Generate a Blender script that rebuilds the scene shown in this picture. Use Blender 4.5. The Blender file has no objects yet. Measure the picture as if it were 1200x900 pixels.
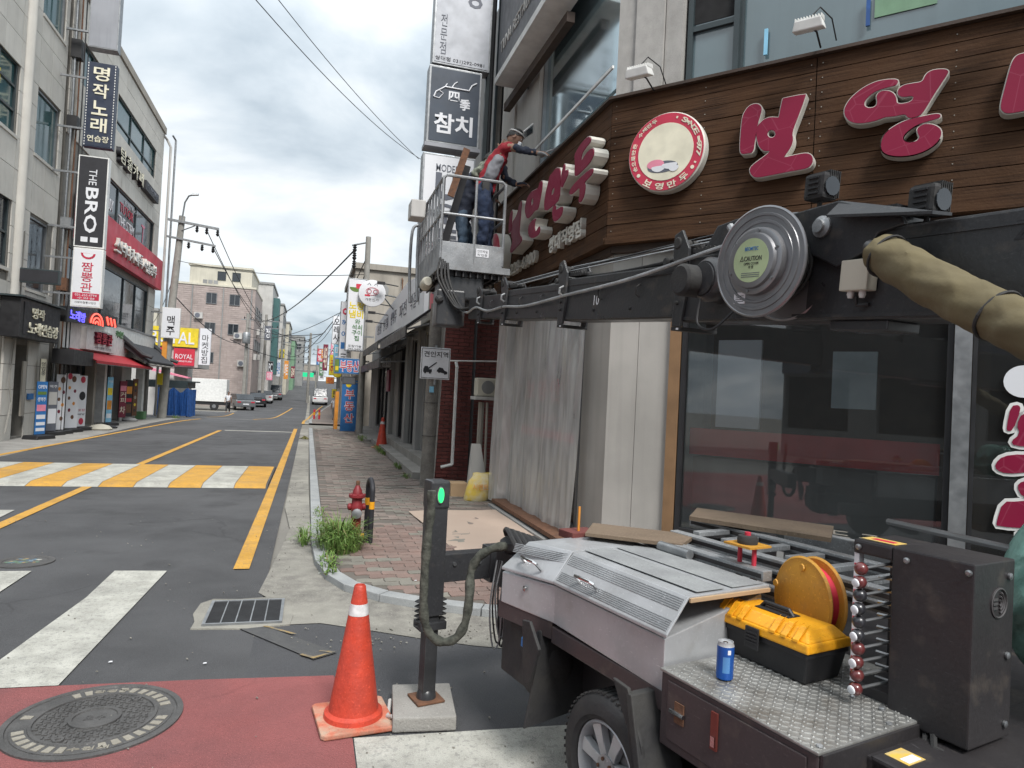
import bpy, bmesh, math, random
from mathutils import Vector as V, Matrix
random.seed(7)
sc = bpy.context.scene
COL = sc.collection
PI = math.pi
# ---------------------------------------------------------------- camera
yaw, pit, rol = math.radians(16.4), math.radians(1.15), math.radians(2.86)
fw = V((math.sin(yaw)*math.cos(pit), math.cos(yaw)*math.cos(pit), math.sin(pit)))
r0 = V((math.cos(yaw), -math.sin(yaw), 0)); u0 = r0.cross(fw)
rt = r0*math.cos(rol)+u0*math.sin(rol); up = -r0*math.sin(rol)+u0*math.cos(rol)
cd = bpy.data.cameras.new('camera'); cam = bpy.data.objects.new('camera', cd); COL.objects.link(cam)
m = Matrix((rt, up, -fw)).transposed().to_4x4(); m.translation = V((0, 0, 1.6)); cam.matrix_world = m
cd.sensor_width = 36; cd.lens = 36*800/1200; cd.clip_start = .05; cd.clip_end = 2000
sc.camera = cam
# ---------------------------------------------------------------- sky and sun
SUN_EL, SUN_AZ = math.radians(50), math.radians(172)
w = bpy.data.worlds.new("World"); sc.world = w; w.use_nodes = True
nt = w.node_tree; nt.nodes.clear()
def N(t, **k):
    n = nt.nodes.new(t)
    for a, b in k.items(): setattr(n, a, b)
    return n
out = N('ShaderNodeOutputWorld'); bg = N('ShaderNodeBackground'); bg2 = N('ShaderNodeBackground')
mixs = N('ShaderNodeMixShader')
sky = N('ShaderNodeTexSky', sky_type='NISHITA', sun_disc=False); sky.sun_elevation = SUN_EL; sky.sun_rotation = SUN_AZ
nt.links.new(sky.outputs[0], bg.inputs[0]); bg.inputs[1].default_value = .09
tc = N('ShaderNodeTexCoord'); sep = N('ShaderNodeSeparateXYZ'); nt.links.new(tc.outputs['Generated'], sep.inputs[0])
mx = N('ShaderNodeMath', operation='MAXIMUM'); nt.links.new(sep.outputs[2], mx.inputs[0]); mx.inputs[1].default_value = 0
ad = N('ShaderNodeMath', operation='ADD'); nt.links.new(mx.outputs[0], ad.inputs[0]); ad.inputs[1].default_value = .22
dx = N('ShaderNodeMath', operation='DIVIDE'); dy = N('ShaderNodeMath', operation='DIVIDE')
nt.links.new(sep.outputs[0], dx.inputs[0]); nt.links.new(sep.outputs[1], dy.inputs[0])
for d_ in (dx, dy): nt.links.new(ad.outputs[0], d_.inputs[1])
cb = N('ShaderNodeCombineXYZ'); nt.links.new(dx.outputs[0], cb.inputs[0]); nt.links.new(dy.outputs[0], cb.inputs[1])
cb.inputs[2].default_value = 3.7
n1 = N('ShaderNodeTexNoise'); n1.inputs['Scale'].default_value = 1.5; n1.inputs['Detail'].default_value = 7; n1.inputs['Roughness'].default_value = .52; n1.inputs['Distortion'].default_value = .35
nt.links.new(cb.outputs[0], n1.inputs['Vector'])
cr = N('ShaderNodeValToRGB'); e = cr.color_ramp
e.elements[0].position = .37; e.elements[0].color = (.40, .475, .54, 1)
e.elements[1].position = .61; e.elements[1].color = (.88, .915, .93, 1)
x = e.elements.new(.48); x.color = (.61, .68, .735, 1)
nt.links.new(n1.outputs[0], cr.inputs[0])
# brighter overhead, as under overcast; raised mostly out of view to light the ground
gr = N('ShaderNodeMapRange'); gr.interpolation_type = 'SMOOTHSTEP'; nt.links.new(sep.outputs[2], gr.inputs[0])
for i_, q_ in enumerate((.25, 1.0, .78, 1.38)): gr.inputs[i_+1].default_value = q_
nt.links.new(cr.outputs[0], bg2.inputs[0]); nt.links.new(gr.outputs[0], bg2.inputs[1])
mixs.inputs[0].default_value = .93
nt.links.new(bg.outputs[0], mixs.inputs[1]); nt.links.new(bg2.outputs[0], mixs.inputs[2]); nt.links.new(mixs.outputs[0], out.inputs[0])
sd = bpy.data.lights.new('sun', 'SUN'); sd.energy = 2.6; sd.angle = math.radians(18); sd.color = (1, .97, .93)
so = bpy.data.objects.new('sun', sd); COL.objects.link(so)
dv = V((math.sin(SUN_AZ)*math.cos(SUN_EL), math.cos(SUN_AZ)*math.cos(SUN_EL), math.sin(SUN_EL)))
so.rotation_euler = dv.to_track_quat('Z', 'Y').to_euler(); so.location = (3, -20, 40)
sc.view_settings.view_transform = 'Standard'; sc.view_settings.look = 'None'; sc.view_settings.exposure = 0.64; sc.view_settings.gamma = 1
# ---------------------------------------------------------------- helpers
def sm(t): t = min(1, max(0, t)); return t*t*(3-2*t)
def gz(y): return -.8*sm((y-28)/30)+4.4*sm((y-62)/140)
W = (V((0, 0, 0)), V((1, 0, 0)), V((0, 1, 0)), V((0, 0, 1)))
def FR(o, a, n): return (V(o), V(a).normalized(), V(n).normalized(), V((0, 0, 1)))
MATS = {}
def mat(name, rgb, rough=.8, metal=0, rgb2=None, scale=6, amt=.5, bump=0., bscale=60, spec=.5, rnd=0., speck=0., streak=0., island=0., coat=0., grime=.18, crack=0., chip=0., scratch=0.):
    """procedural surface: two noise scales of colour, optional speckle, vertical weather streaks, per-piece variation, relief"""
    if name in MATS: return MATS[name]
    M = bpy.data.materials.new(name); M.use_nodes = True; T = M.node_tree; L = T.links
    P = T.nodes['Principled BSDF']; P.inputs['Roughness'].default_value = rough; P.inputs['Metallic'].default_value = metal
    P.inputs['Specular IOR Level'].default_value = spec; P.inputs['Coat Weight'].default_value = coat
    geo = T.nodes.new('ShaderNodeNewGeometry')
    def noise(sc_, det=4, vec=None):
        n = T.nodes.new('ShaderNodeTexNoise'); n.inputs['Scale'].default_value = sc_; n.inputs['Detail'].default_value = det
        L.new(vec or geo.outputs['Position'], n.inputs['Vector']); return n
    def mix(a, b, f, mode='MIX'):
        n = T.nodes.new('ShaderNodeMix'); n.data_type = 'RGBA'; n.blend_type = mode
        for s, k in ((a, 6), (b, 7)):
            if isinstance(s, tuple): n.inputs[k].default_value = (*s[:3], 1)
            else: L.new(s, n.inputs[k])
        if isinstance(f, (int, float)): n.inputs[0].default_value = f
        else: L.new(f, n.inputs[0])
        return n.outputs[2]
    def ramp(src, lo, hi, a=0., b=1.):
        n = T.nodes.new('ShaderNodeMapRange'); L.new(src, n.inputs[0])
        for i, q in enumerate((lo, hi, a, b)): n.inputs[i+1].default_value = q
        return n.outputs[0]
    rgb2 = rgb2 or tuple(c*(1-.35*amt) for c in rgb)
    c = mix(rgb, rgb2, ramp(noise(scale, 5).outputs[0], .35, .65))
    if grime: c = mix(c, tuple(q*.55 for q in rgb), ramp(noise(scale*.23+.35, 6).outputs[0], .48, .75, 0, grime*2))
    if speck:
        c = mix(c, tuple(min(1, q*1.9+.02) for q in rgb), ramp(noise(bscale*1.7, 2).outputs[0], .6, .72, 0, speck))
        c = mix(c, tuple(q*.35 for q in rgb), ramp(noise(bscale*1.3, 2).outputs[0], .60, .70, 0, speck))
    if streak:
        mp = T.nodes.new('ShaderNodeMapping'); mp.inputs['Scale'].default_value = (5, 5, .35); L.new(geo.outputs['Position'], mp.inputs[0])
        c = mix(c, tuple(q*.5 for q in rgb), ramp(noise(1.6, 5, mp.outputs[0]).outputs[0], .5, .78, 0, streak))
    if rnd or island:
        src = T.nodes.new('ShaderNodeObjectInfo').outputs['Random'] if rnd else geo.outputs['Random Per Island']
        k = rnd or island
        c = mix(c, tuple(q*.45 for q in rgb), ramp(src, 0, 1, 0, k))
    if crack:
        wv = T.nodes.new('ShaderNodeMix'); wv.data_type = 'VECTOR'; L.new(geo.outputs['Position'], wv.inputs[4]); L.new(noise(3.1, 5).outputs[1], wv.inputs[5]); wv.inputs[0].default_value = .22
        vo = T.nodes.new('ShaderNodeTexVoronoi'); vo.feature = 'DISTANCE_TO_EDGE'; vo.inputs['Scale'].default_value = .55; L.new(wv.outputs[1], vo.inputs['Vector'])
        mm = T.nodes.new('ShaderNodeMath'); mm.operation = 'MULTIPLY'; L.new(ramp(vo.outputs['Distance'], .0, .006, 1, 0), mm.inputs[0]); L.new(ramp(noise(.45, 3).outputs[0], .47, .56), mm.inputs[1])
        c = mix(c, tuple(q*.42 for q in rgb), ramp(mm.outputs[0], 0, 1, 0, crack))
        c = mix(c, tuple(q*1.22 for q in rgb), ramp(noise(.38, 5).outputs[0], .46, .60, 0, .8)); c = mix(c, tuple(q*.62 for q in rgb), ramp(noise(1.25, 5).outputs[0], .58, .70, 0, .8))
    if chip: c = mix(c, (.105, .105, .108), ramp(noise(42, 6).outputs[0], .56, .60, 0, chip)); c = mix(c, (.17, .168, .16), ramp(noise(2.3, 6).outputs[0], .50, .78, 0, chip*.9))
    if scratch:
        mp2 = T.nodes.new('ShaderNodeMapping'); mp2.inputs['Scale'].default_value = (9, 1.2, 14); mp2.inputs['Rotation'].default_value = (.3, .2, .9); L.new(geo.outputs['Position'], mp2.inputs[0])
        c = mix(c, tuple(min(1, q*2.2+.05) for q in rgb), ramp(noise(16, 3, mp2.outputs[0]).outputs[0], .68, .72, 0, scratch)); c = mix(c, (.16, .13, .10), ramp(noise(11, 6).outputs[0], .58, .75, 0, scratch*.8))
    L.new(c, P.inputs['Base Color'])
    rr = ramp(noise(scale*1.3, 3).outputs[0], .3, .7, max(0, rough-.08), min(1, rough+.1)); L.new(rr, P.inputs['Roughness'])
    if bump:
        b = T.nodes.new('ShaderNodeBump'); b.inputs['Strength'].default_value = bump; b.inputs['Distance'].default_value = .01
        L.new(noise(bscale, 4).outputs[0], b.inputs['Height']); L.new(b.outputs[0], P.inputs['Normal'])
    MATS[name] = M; return M
def lit(name, rgb, s):
    if name in MATS: return MATS[name]
    M = bpy.data.materials.new(name); M.use_nodes = True; P = M.node_tree.nodes['Principled BSDF']
    P.inputs['Base Color'].default_value = (*rgb, 1); P.inputs['Emission Color'].default_value = (*rgb, 1); P.inputs['Emission Strength'].default_value = s
    MATS[name] = M; return M
def glass(name, tint, clear, refl=.12, rough=.02):
    M = bpy.data.materials.new(name); M.use_nodes = True; T = M.node_tree; T.nodes.clear(); L = T.links
    o = T.nodes.new('ShaderNodeOutputMaterial'); a = T.nodes.new('ShaderNodeMixShader'); b = T.nodes.new('ShaderNodeMixShader')
    tr = T.nodes.new('ShaderNodeBsdfTransparent'); tr.inputs[0].default_value = (*tint, 1)
    df = T.nodes.new('ShaderNodeBsdfDiffuse'); df.inputs[0].default_value = (*[q*.5 for q in tint], 1)
    gl = T.nodes.new('ShaderNodeBsdfGlossy'); gl.inputs['Roughness'].default_value = rough
    fr = T.nodes.new('ShaderNodeLayerWeight'); fr.inputs[0].default_value = .35
    mr = T.nodes.new('ShaderNodeMapRange'); L.new(fr.outputs['Fresnel'], mr.inputs[0]); mr.inputs[3].default_value = refl; mr.inputs[4].default_value = .95
    a.inputs[0].default_value = clear; L.new(df.outputs[0], a.inputs[1]); L.new(tr.outputs[0], a.inputs[2])
    L.new(mr.outputs[0], b.inputs[0]); L.new(a.outputs[0], b.inputs[1]); L.new(gl.outputs[0], b.inputs[2]); L.new(b.outputs[0], o.inputs[0])
    MATS[name] = M; return M

class MB:
    def __init__(s, F=W): s.F = F; s.vs = []; s.fs = []; s.sm = []
    def P(s, a, o, c): F = s.F; return F[0]+F[1]*a+F[2]*o+F[3]*c
    def add(s, pts, faces, smooth=False):
        n = len(s.vs); s.vs += [s.P(*p) for p in pts]; s.fs += [tuple(i+n for i in f) for f in faces]; s.sm += [smooth]*len(faces); return s
    def box(s, a0, a1, o0, o1, c0, c1):
        return s.add([(a, o, c) for c in (c0, c1) for o in (o0, o1) for a in (a0, a1)],
                     [(0, 2, 3, 1), (4, 5, 7, 6), (0, 1, 5, 4), (2, 6, 7, 3), (0, 4, 6, 2), (1, 3, 7, 5)])
    def hexa(s, p8): return s.add(p8, [(0, 2, 3, 1), (4, 5, 7, 6), (0, 1, 5, 4), (2, 6, 7, 3), (0, 4, 6, 2), (1, 3, 7, 5)])
    def prism(s, pts, o0, o1, plane='ac'):
        n = len(pts)
        f = {'ac': lambda p, o: (p[0], o, p[1]), 'ao': lambda p, o: (p[0], p[1], o), 'oc': lambda p, o: (o, p[0], p[1])}[plane]
        return s.add([f(p, o0) for p in pts]+[f(p, o1) for p in pts],
                     [tuple(range(n)), tuple(range(2*n-1, n-1, -1))]+[(i, (i+1) % n, n+(i+1) % n, n+i) for i in range(n)])
    def tube(s, pts, r, n=8, cap=True, smooth=True):
        pts = [s.P(*p) for p in pts]; k = len(pts); rs = r if isinstance(r, (list, tuple)) else [r]*k
        base = len(s.vs); pn = None
        for i, p in enumerate(pts):
            t = (pts[min(i+1, k-1)]-pts[max(i-1, 0)]).normalized()
            if pn is None: pn = t.orthogonal().normalized()
            else:
                pn = pn-t*pn.dot(t)
                pn = pn.normalized() if pn.length > 1e-6 else t.orthogonal().normalized()
            b = t.cross(pn)
            s.vs += [p+(pn*math.cos(j*2*PI/n)+b*math.sin(j*2*PI/n))*rs[i] for j in range(n)]
        for i in range(k-1):
            for j in range(n):
                s.fs.append((base+i*n+j, base+i*n+(j+1) % n, base+(i+1)*n+(j+1) % n, base+(i+1)*n+j)); s.sm.append(smooth)
        if cap:
            s.fs.append(tuple(base+j for j in range(n))[::-1]); s.fs.append(tuple(base+(k-1)*n+j for j in range(n))); s.sm += [False, False]
        return s
    def lathe(s, cen, axis, prof, n=24, smooth=True):
        """axis given in the local frame; prof = [(radius, height along axis)]"""
        F = s.F; c = s.P(*cen); ax = (F[1]*axis[0]+F[2]*axis[1]+F[3]*axis[2]).normalized(); e1 = ax.orthogonal().normalized(); e2 = ax.cross(e1)
        base = len(s.vs); k = len(prof)
        for r, h in prof: s.vs += [c+ax*h+(e1*math.cos(j*2*PI/n)+e2*math.sin(j*2*PI/n))*max(r, 1e-4) for j in range(n)]
        for i in range(k-1):
            for j in range(n): s.fs.append((base+i*n+j, base+i*n+(j+1) % n, base+(i+1)*n+(j+1) % n, base+(i+1)*n+j)); s.sm.append(smooth)
        s.fs.append(tuple(base+j for j in range(n))[::-1]); s.fs.append(tuple(base+(k-1)*n+j for j in range(n))); s.sm += [False, False]
        return s
    def build(s, name, mt, parent=None, kind=None, bevel=0, sub=0):
        o = V((0, 0, 0)) if parent is None else parent.get('_w', None)
        off = V(parent['_w']) if parent is not None and '_w' in parent else V((0, 0, 0))
        me = bpy.data.meshes.new(name); me.from_pydata([v-off for v in s.vs], [], s.fs)
        me.polygons.foreach_set('use_smooth', s.sm)
        bm = bmesh.new(); bm.from_mesh(me); bmesh.ops.recalc_face_normals(bm, faces=bm.faces)
        if bevel:
            es = [e_ for e_ in bm.edges if len(e_.link_faces) == 2 and e_.calc_face_angle(0) > .5]
            bmesh.ops.bevel(bm, geom=es, offset=bevel, segments=2, affect='EDGES', profile=.6)
        bm.to_mesh(me); bm.free()
        if any(s.sm): me.set_sharp_from_angle(angle=math.radians(38))
        me.materials.append(MATS[mt] if isinstance(mt, str) else mt)
        ob = bpy.data.objects.new(name, me); COL.objects.link(ob)
        if parent is not None: ob.parent = parent; ob['_w'] = list(off)
        if kind: ob['kind'] = kind
        return ob
ALLOBJ = []
def thing(name, label, cat, loc, group=None, kind=None):
    o = bpy.data.objects.new(name, None); COL.objects.link(o); o.location = loc; o.empty_display_size = .2
    o['_w'] = list(V(loc))
    if kind: o['kind'] = kind
    else: o['label'] = label; o['category'] = cat
    if group: o['group'] = group
    return o
def tag(o, label, cat, group=None):
    o['label'] = label; o['category'] = cat
    if group: o['group'] = group
    return o
def mono(mb, name, mt, label, cat, group=None, **k): return tag(mb.build(name, mt, **k), label, cat, group)
def dup(o, par=None):
    c = o.copy(); COL.objects.link(c)
    if par is not None: c.parent = par
    for ch in list(o.children): dup(ch, c)
    return c
def text(body, F, a, c, o, w_, h_, mt, parent, ext=.004, off=0., name='lettering', rot=0., sp=1., shear=0., res=2, keep=False):
    cu = bpy.data.curves.new('t', 'FONT'); cu.body = body; cu.extrude = .5; cu.offset = off; cu.resolution_u = res; cu.align_x = 'CENTER'; cu.space_line = sp; cu.shear = shear
    tmp = bpy.data.objects.new('t', cu); me = bpy.data.meshes.new_from_object(tmp)
    bpy.data.objects.remove(tmp); bpy.data.curves.remove(cu)
    xs = [v.co.x for v in me.vertices]; ys = [v.co.y for v in me.vertices]
    if not xs: return None
    x0, x1, y0, y1 = min(xs), max(xs), min(ys), max(ys)
    if rot: w_, h_ = h_, w_
    sx = w_/(x1-x0); sy = h_/(y1-y0)
    if keep: sx = sy = min(sx, sy)
    off_ = V(parent['_w']) if parent is not None and '_w' in parent else V((0, 0, 0))
    cr_, sr_ = math.cos(rot), math.sin(rot)
    for v in me.vertices:
        X_ = (v.co.x-(x0+x1)/2)*sx; Y_ = (v.co.y-(y0+y1)/2)*sy; Z_ = (v.co.z+.5)*ext
        v.co = F[0]+F[1]*(a+X_*cr_-Y_*sr_)+F[3]*(c+X_*sr_+Y_*cr_)+F[2]*(o+Z_)-off_
    me.materials.clear(); me.materials.append(MATS[mt] if isinstance(mt, str) else mt)
    ob = bpy.data.objects.new(name, me); COL.objects.link(ob)
    if parent is not None: ob.parent = parent; ob['_w'] = list(off_)
    return ob
def wall(F, root, a0, a1, c0, c1, ops, o0, o1, mt, name='wall'):
    """solid wall with real openings ops=[(a0,a1,c0,c1)]"""
    A = sorted({a0, a1, *[min(max(q, a0), a1) for p in ops for q in p[:2]]}); C_ = sorted({c0, c1, *[min(max(q, c0), c1) for p in ops for q in p[2:]]})
    b = MB(F)
    for i in range(len(A)-1):
        run = None
        for j in range(len(C_)-1):
            ma, mc = (A[i]+A[i+1])/2, (C_[j]+C_[j+1])/2
            hole = any(p[0] < ma < p[1] and p[2] < mc < p[3] for p in ops)
            if hole:
                if run is not None: b.box(A[i], A[i+1], o0, o1, run, C_[j]); run = None
            elif run is None: run = C_[j]
        if run is not None: b.box(A[i], A[i+1], o0, o1, run, c1)
    return b.build(name, mt, root)
def panels(F, root, A, C_, ops, o0, o1, mt, name='stone_panel', gap=.006, jit=.004, stagger=0):
    for i in range(len(A)-1):
        for j in range(len(C_)-1):
            ma, mc = (A[i]+A[i+1])/2, (C_[j]+C_[j+1])/2
            if any(p[0] < ma < p[1] and p[2] < mc < p[3] for p in ops): continue
            MB(F).box(A[i]+gap, A[i+1]-gap, o0, o1+random.uniform(0, jit), C_[j]+gap, C_[j+1]-gap).build(name, mt, root)
def window(F, root, a0, a1, c0, c1, A=(), C_=(), o=-.1, fm='dark_frame', gm='teal_glass', fw_=.05, dep=.07, glass_o=None):
    """frame bars as one part, each pane its own sub-part"""
    AA = [a0, *A, a1]; CC = [c0, *C_, c1]; b = MB(F)
    b.box(a0, a1, o, o+dep, c0, c0+fw_).box(a0, a1, o, o+dep, c1-fw_, c1).box(a0, a0+fw_, o, o+dep-.001, c0+fw_, c1-fw_).box(a1-fw_, a1, o, o+dep-.001, c0+fw_, c1-fw_)
    for q in A: b.box(q-fw_/2, q+fw_/2, o+.002, o+dep-.004, c0+fw_, c1-fw_)
    for q in C_: b.box(a0+fw_, a1-fw_, o+.004, o+dep-.008, q-fw_/2, q+fw_/2)
    w_ = b.build('window', fm, root)
    for i in range(len(AA)-1):
        for j in range(len(CC)-1):
            MB(F).box(AA[i]+.01, AA[i+1]-.01, o+.012, o+.024, CC[j]+.01, CC[j+1]-.01).build('pane', gm, w_)
    return w_
def smooth_poly(pts, it=2):
    for _ in range(it):
        q = []
        for i in range(len(pts)):
            a, b = pts[i], pts[(i+1) % len(pts)]
            q += [(a[0]*.75+b[0]*.25, a[1]*.75+b[1]*.25), (a[0]*.25+b[0]*.75, a[1]*.25+b[1]*.75)]
        pts = q
    return pts
def letter_mesh(F, loops, o0, o1, grow=0.):
    """outline loops (outer first, holes after) in facade coordinates -> closed solid letter"""
    me = bmesh.new()
    from mathutils.geometry import tessellate_polygon
    L = []
    for k, lp in enumerate(loops):
        if grow:
            n = len(lp); ar = sum(lp[i][0]*lp[(i+1) % n][1]-lp[(i+1) % n][0]*lp[i][1] for i in range(n)); sg = (1 if ar > 0 else -1)*(1 if k == 0 else -1); q = []
            for i in range(n):
                dx_, dy_ = lp[(i+1) % n][0]-lp[i-1][0], lp[(i+1) % n][1]-lp[i-1][1]; l_ = math.hypot(dx_, dy_) or 1
                q.append((lp[i][0]+dy_/l_*grow*sg, lp[i][1]-dx_/l_*grow*sg))
            lp = q
        L.append(lp)
    flat = [p for lp in L for p in lp]; tris = tessellate_polygon([[V((p[0], p[1], 0)) for p in lp] for lp in L])
    b = MB(F); n = len(flat); b.add([(p[0], o0, p[1]) for p in flat]+[(p[0], o1, p[1]) for p in flat], [tuple(t) for t in tris]+[tuple(i+n for i in t[::-1]) for t in tris])
    k = 0; fs = []
    for lp in L:
        m_ = len(lp); fs += [(k+i, k+(i+1) % m_, n+k+(i+1) % m_, n+k+i) for i in range(m_)]; k += m_
    b.fs += fs; b.sm += [False]*len(fs); return b
# ---------------------------------------------------------------- materials
mat('asphalt', (.072, .0725, .076), .9, rgb2=(.057, .0575, .061), scale=2.2, crack=.6, bump=.9, bscale=130, speck=.8, grime=.16)
mat('fresh_asphalt', (.072, .073, .077), .85, rgb2=(.066, .067, .073), scale=3, bump=.9, bscale=140, speck=.8, grime=.2)
mat('red_asphalt', (.25, .078, .076), .9, rgb2=(.175, .063, .064), scale=3, bump=.9, bscale=130, speck=.9, grime=.4, crack=.35)
mat('worn_concrete', (.25, .24, .21), .9, rgb2=(.16, .15, .135), scale=7, crack=.7, bump=.7, bscale=60, speck=.45, grime=.3)
mat('pale_concrete', (.29, .28, .26), .88, rgb2=(.22, .21, .195), scale=3, bump=.4, bscale=80, speck=.3, grime=.3)
mat('earth', (.20, .19, .17), .95, scale=1, bump=.4, bscale=20)
mat('white_paint', (.47, .465, .42), .85, rgb2=(.34, .335, .30), scale=7, bump=.6, bscale=130, speck=.5, grime=.4, chip=.28)
mat('yellow_paint', (.58, .31, .045), .85, rgb2=(.48, .26, .05), scale=7, bump=.6, bscale=130, speck=.5, grime=.35, chip=.3)
mat('kerb_granite', (.33, .34, .34), .85, rgb2=(.26, .27, .275), scale=6, bump=.3, bscale=90, speck=.35, rnd=.15)
mat('paver_red', (.25, .17, .145), .92, rgb2=(.20, .15, .13), scale=5, bump=.5, bscale=70, speck=.3, rnd=.55, grime=.3)
mat('paver_grey', (.25, .235, .20), .92, rgb2=(.19, .18, .155), scale=5, bump=.5, bscale=70, speck=.3, rnd=.45, grime=.3)
mat('paver_field', (.24, .19, .165), .92, rgb2=(.195, .165, .145), scale=5, bump=.5, bscale=70, speck=.3, island=.5, grime=.3)
mat('sandy_bed', (.13, .115, .10), .95, scale=6, bump=.4)
mat('beige_stone', (.57, .55, .505), .8, rgb2=(.51, .49, .45), scale=2, bump=.1, bscale=90, speck=.15, streak=.28, rnd=.16, grime=.15)
mat('grout', (.20, .19, .17), .9)
mat('granite_panel', (.40, .385, .365), .75, rgb2=(.34, .33, .31), scale=9, bump=.15, bscale=150, speck=.55, streak=.3, rnd=.12)
mat('dark_frame', (.035, .05, .055), .45, spec=.5)
mat('steel_frame', (.25, .26, .27), .4, .6)
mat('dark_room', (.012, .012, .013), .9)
mat('teal_glass', (.035, .10, .105), .06, rgb2=(.02, .06, .065), scale=.8, spec=1., grime=0)
mat('smoke_glass', (.03, .035, .042), .1, spec=.8, grime=0)
mat('navy', (.022, .032, .060), .45, grime=.05)
mat('black', (.018, .018, .02), .5, grime=.05)
mat('ink', (.02, .02, .025), .6, grime=0)
mat('ink_grey', (.12, .13, .16), .6, grime=0)
mat('cream_letter', (.78, .74, .58), .5, grime=.05)
mat('white_sheet', (.70, .71, .74), .5, rgb2=(.66, .67, .70), scale=1, grime=.08)
mat('white_plastic', (.74, .74, .72), .5, grime=.12)
mat('letter_side', (.62, .60, .54), .5, grime=.12, streak=.3)
mat('grey_sheet', (.30, .31, .34), .5, scale=1.5, streak=.4, grime=.15)
mat('maroon', (.17, .014, .038), .55, rgb2=(.16, .014, .038), scale=3, grime=.15)
mat('crimson', (.52, .03, .07), .5, grime=.08)
mat('red_sign', (.55, .03, .06), .5, rgb2=(.42, .02, .04), scale=1.5, grime=.12)
mat('red_cloth', (.42, .02, .03), .7, grime=.15)
mat('brand_blue', (.03, .16, .42), .5, grime=.05)
mat('sky_blue', (.25, .55, .75), .5, grime=.05)
mat('sign_yellow', (.75, .58, .03), .5, grime=.08)
mat('orange', (.70, .28, .04), .5, grime=.08)
mat('pink', (.75, .25, .35), .5, grime=.05)
mat('leaf', (.10, .19, .035), .65, rgb2=(.15, .24, .05), scale=20, island=.5, grime=0)
mat('dry_leaf', (.20, .19, .07), .7, island=.5)
mat('pole_concrete', (.30, .29, .265), .85, rgb2=(.24, .23, .21), scale=5, bump=.3, bscale=60, streak=.4, speck=.2)
mat('cable', (.02, .02, .022), .6)
mat('galvanised', (.33, .34, .35), .45, .7, rgb2=(.24, .25, .26), scale=12, grime=.2)
mat('rust', (.16, .075, .04), .85, rgb2=(.10, .05, .03), scale=20, bump=.3)
mat('dark_tile', (.035, .037, .042), .6, rnd=.3, grime=.2)
mat('red_brick', (.17, .045, .038), .85, rgb2=(.12, .035, .03), scale=5, bump=.3, bscale=80, island=.55)
mat('pinkish_brick', (.43, .36, .335), .85, rgb2=(.36, .30, .28), scale=2, streak=.3, island=.3)
mat('mortar', (.14, .12, .11), .9)
mat('cream_wall', (.55, .52, .43), .85, rgb2=(.48, .455, .38), scale=1, streak=.3)
mat('tan_wall', (.36, .33, .285), .9, rgb2=(.29, .265, .23), scale=1.5, bump=.3, bscale=30, streak=.45, grime=.3)
mat('pale_wall', (.50, .49, .47), .85, scale=1, streak=.35, grime=.2)
mat('grey_wall', (.28, .28, .275), .85, scale=1.5, streak=.35, grime=.2)
mat('green_wall', (.20, .34, .22), .8, streak=.3)
mat('teal_frame', (.05, .13, .13), .6)
mat('tarp_blue', (.02, .09, .30), .6, scale=9, amt=1, bump=.4, bscale=9)
# ================================================================ ground
def sheet(name, pts, z, mt, parent=None, kind='structure', nudge=0):
    b = MB(); b.add([(p[0], p[1], z+gz(p[1])) for p in pts], [tuple(range(len(pts)))]); o = b.build(name, mt, parent)
    if parent is None and kind: o['kind'] = kind
    return o
def strip(name, fl, fr, y0, y1, dy, z, mt, parent=None, kind='structure'):
    """long sheet following the street's rise and fall; fl, fr = left and right x at a given y"""
    ys = []; y = y0
    while y < y1: ys.append(y); y += dy
    ys.append(y1); b = MB(); P = []
    for y in ys: P += [(fl(y), y, gz(y)+z), (fr(y), y, gz(y)+z)]
    b.add(P, [(2*i, 2*i+1, 2*i+3, 2*i+2) for i in range(len(ys)-1)]); o = b.build(name, mt, parent)
    if parent is None and kind: o['kind'] = kind
    return o
cst = lambda v: (lambda y: v)
strip('ground', cst(-400), cst(400), -60, 900, 3, -.02, 'earth')
strip('side_lot', cst(-60), cst(-5.9), 33.4, 62, 2, -.008, 'asphalt')
def bend(y): return 0 if y < 40 else (y-40)**2*.0011
road = strip('road', lambda y: -6.0-bend(y)*.2, lambda y: -.26+bend(y), -20, 230, 2, .0, 'asphalt')
side = sheet('side_road', [(-.26, 4.88), (-.05, 4.84), (.15, 4.84), (.45, 4.66), (.78, 4.45), (1.08, 4.28), (1.7, 4.02), (2.6, 3.5), (4, 2.5), (9, -2), (9, -9), (-.26, -9)], .0, 'fresh_asphalt')
G = [(.02, 27.2), (.05, 12), (.09, 7.2), (.12, 6.4), (.2, 5.93), (.34, 5.56), (.58, 5.26), (.9, 5.02), (1.27, 4.82), (1.8, 4.6), (2.6, 4.2), (3.8, 3.4), (5.5, 2.1)]
sheet('gutter', [(-.27, 27.2)]+G+[(9, -.9), (9, -2.02), (4, 2.49), (2.6, 3.49), (1.7, 4.01), (1.08, 4.27), (.78, 4.44), (.45, 4.65), (.15, 4.83), (-.05, 4.83), (-.25, 4.80), (-.31, 5.3), (-.22, 5.45), (-.30, 5.6), (-.2, 7), (-.14, 8.1), (-.24, 9.5)], .005, 'worn_concrete')
strip('gutter_strip', cst(-.26), cst(.02), 31.5, 110, 2, .005, 'worn_concrete')
strip('footpath', cst(-6.9), cst(-5.55), 6, 33.4, 2, .004, 'pale_concrete')
sheet('red_pavement', [(-6.5, 4.28), (-1.42, 4.05), (-.5, 4.0), (.21, 3.94), (.27, 3.2), (.27, 1), (.27, -3), (-6.5, -3)], .005, 'red_asphalt')
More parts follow.
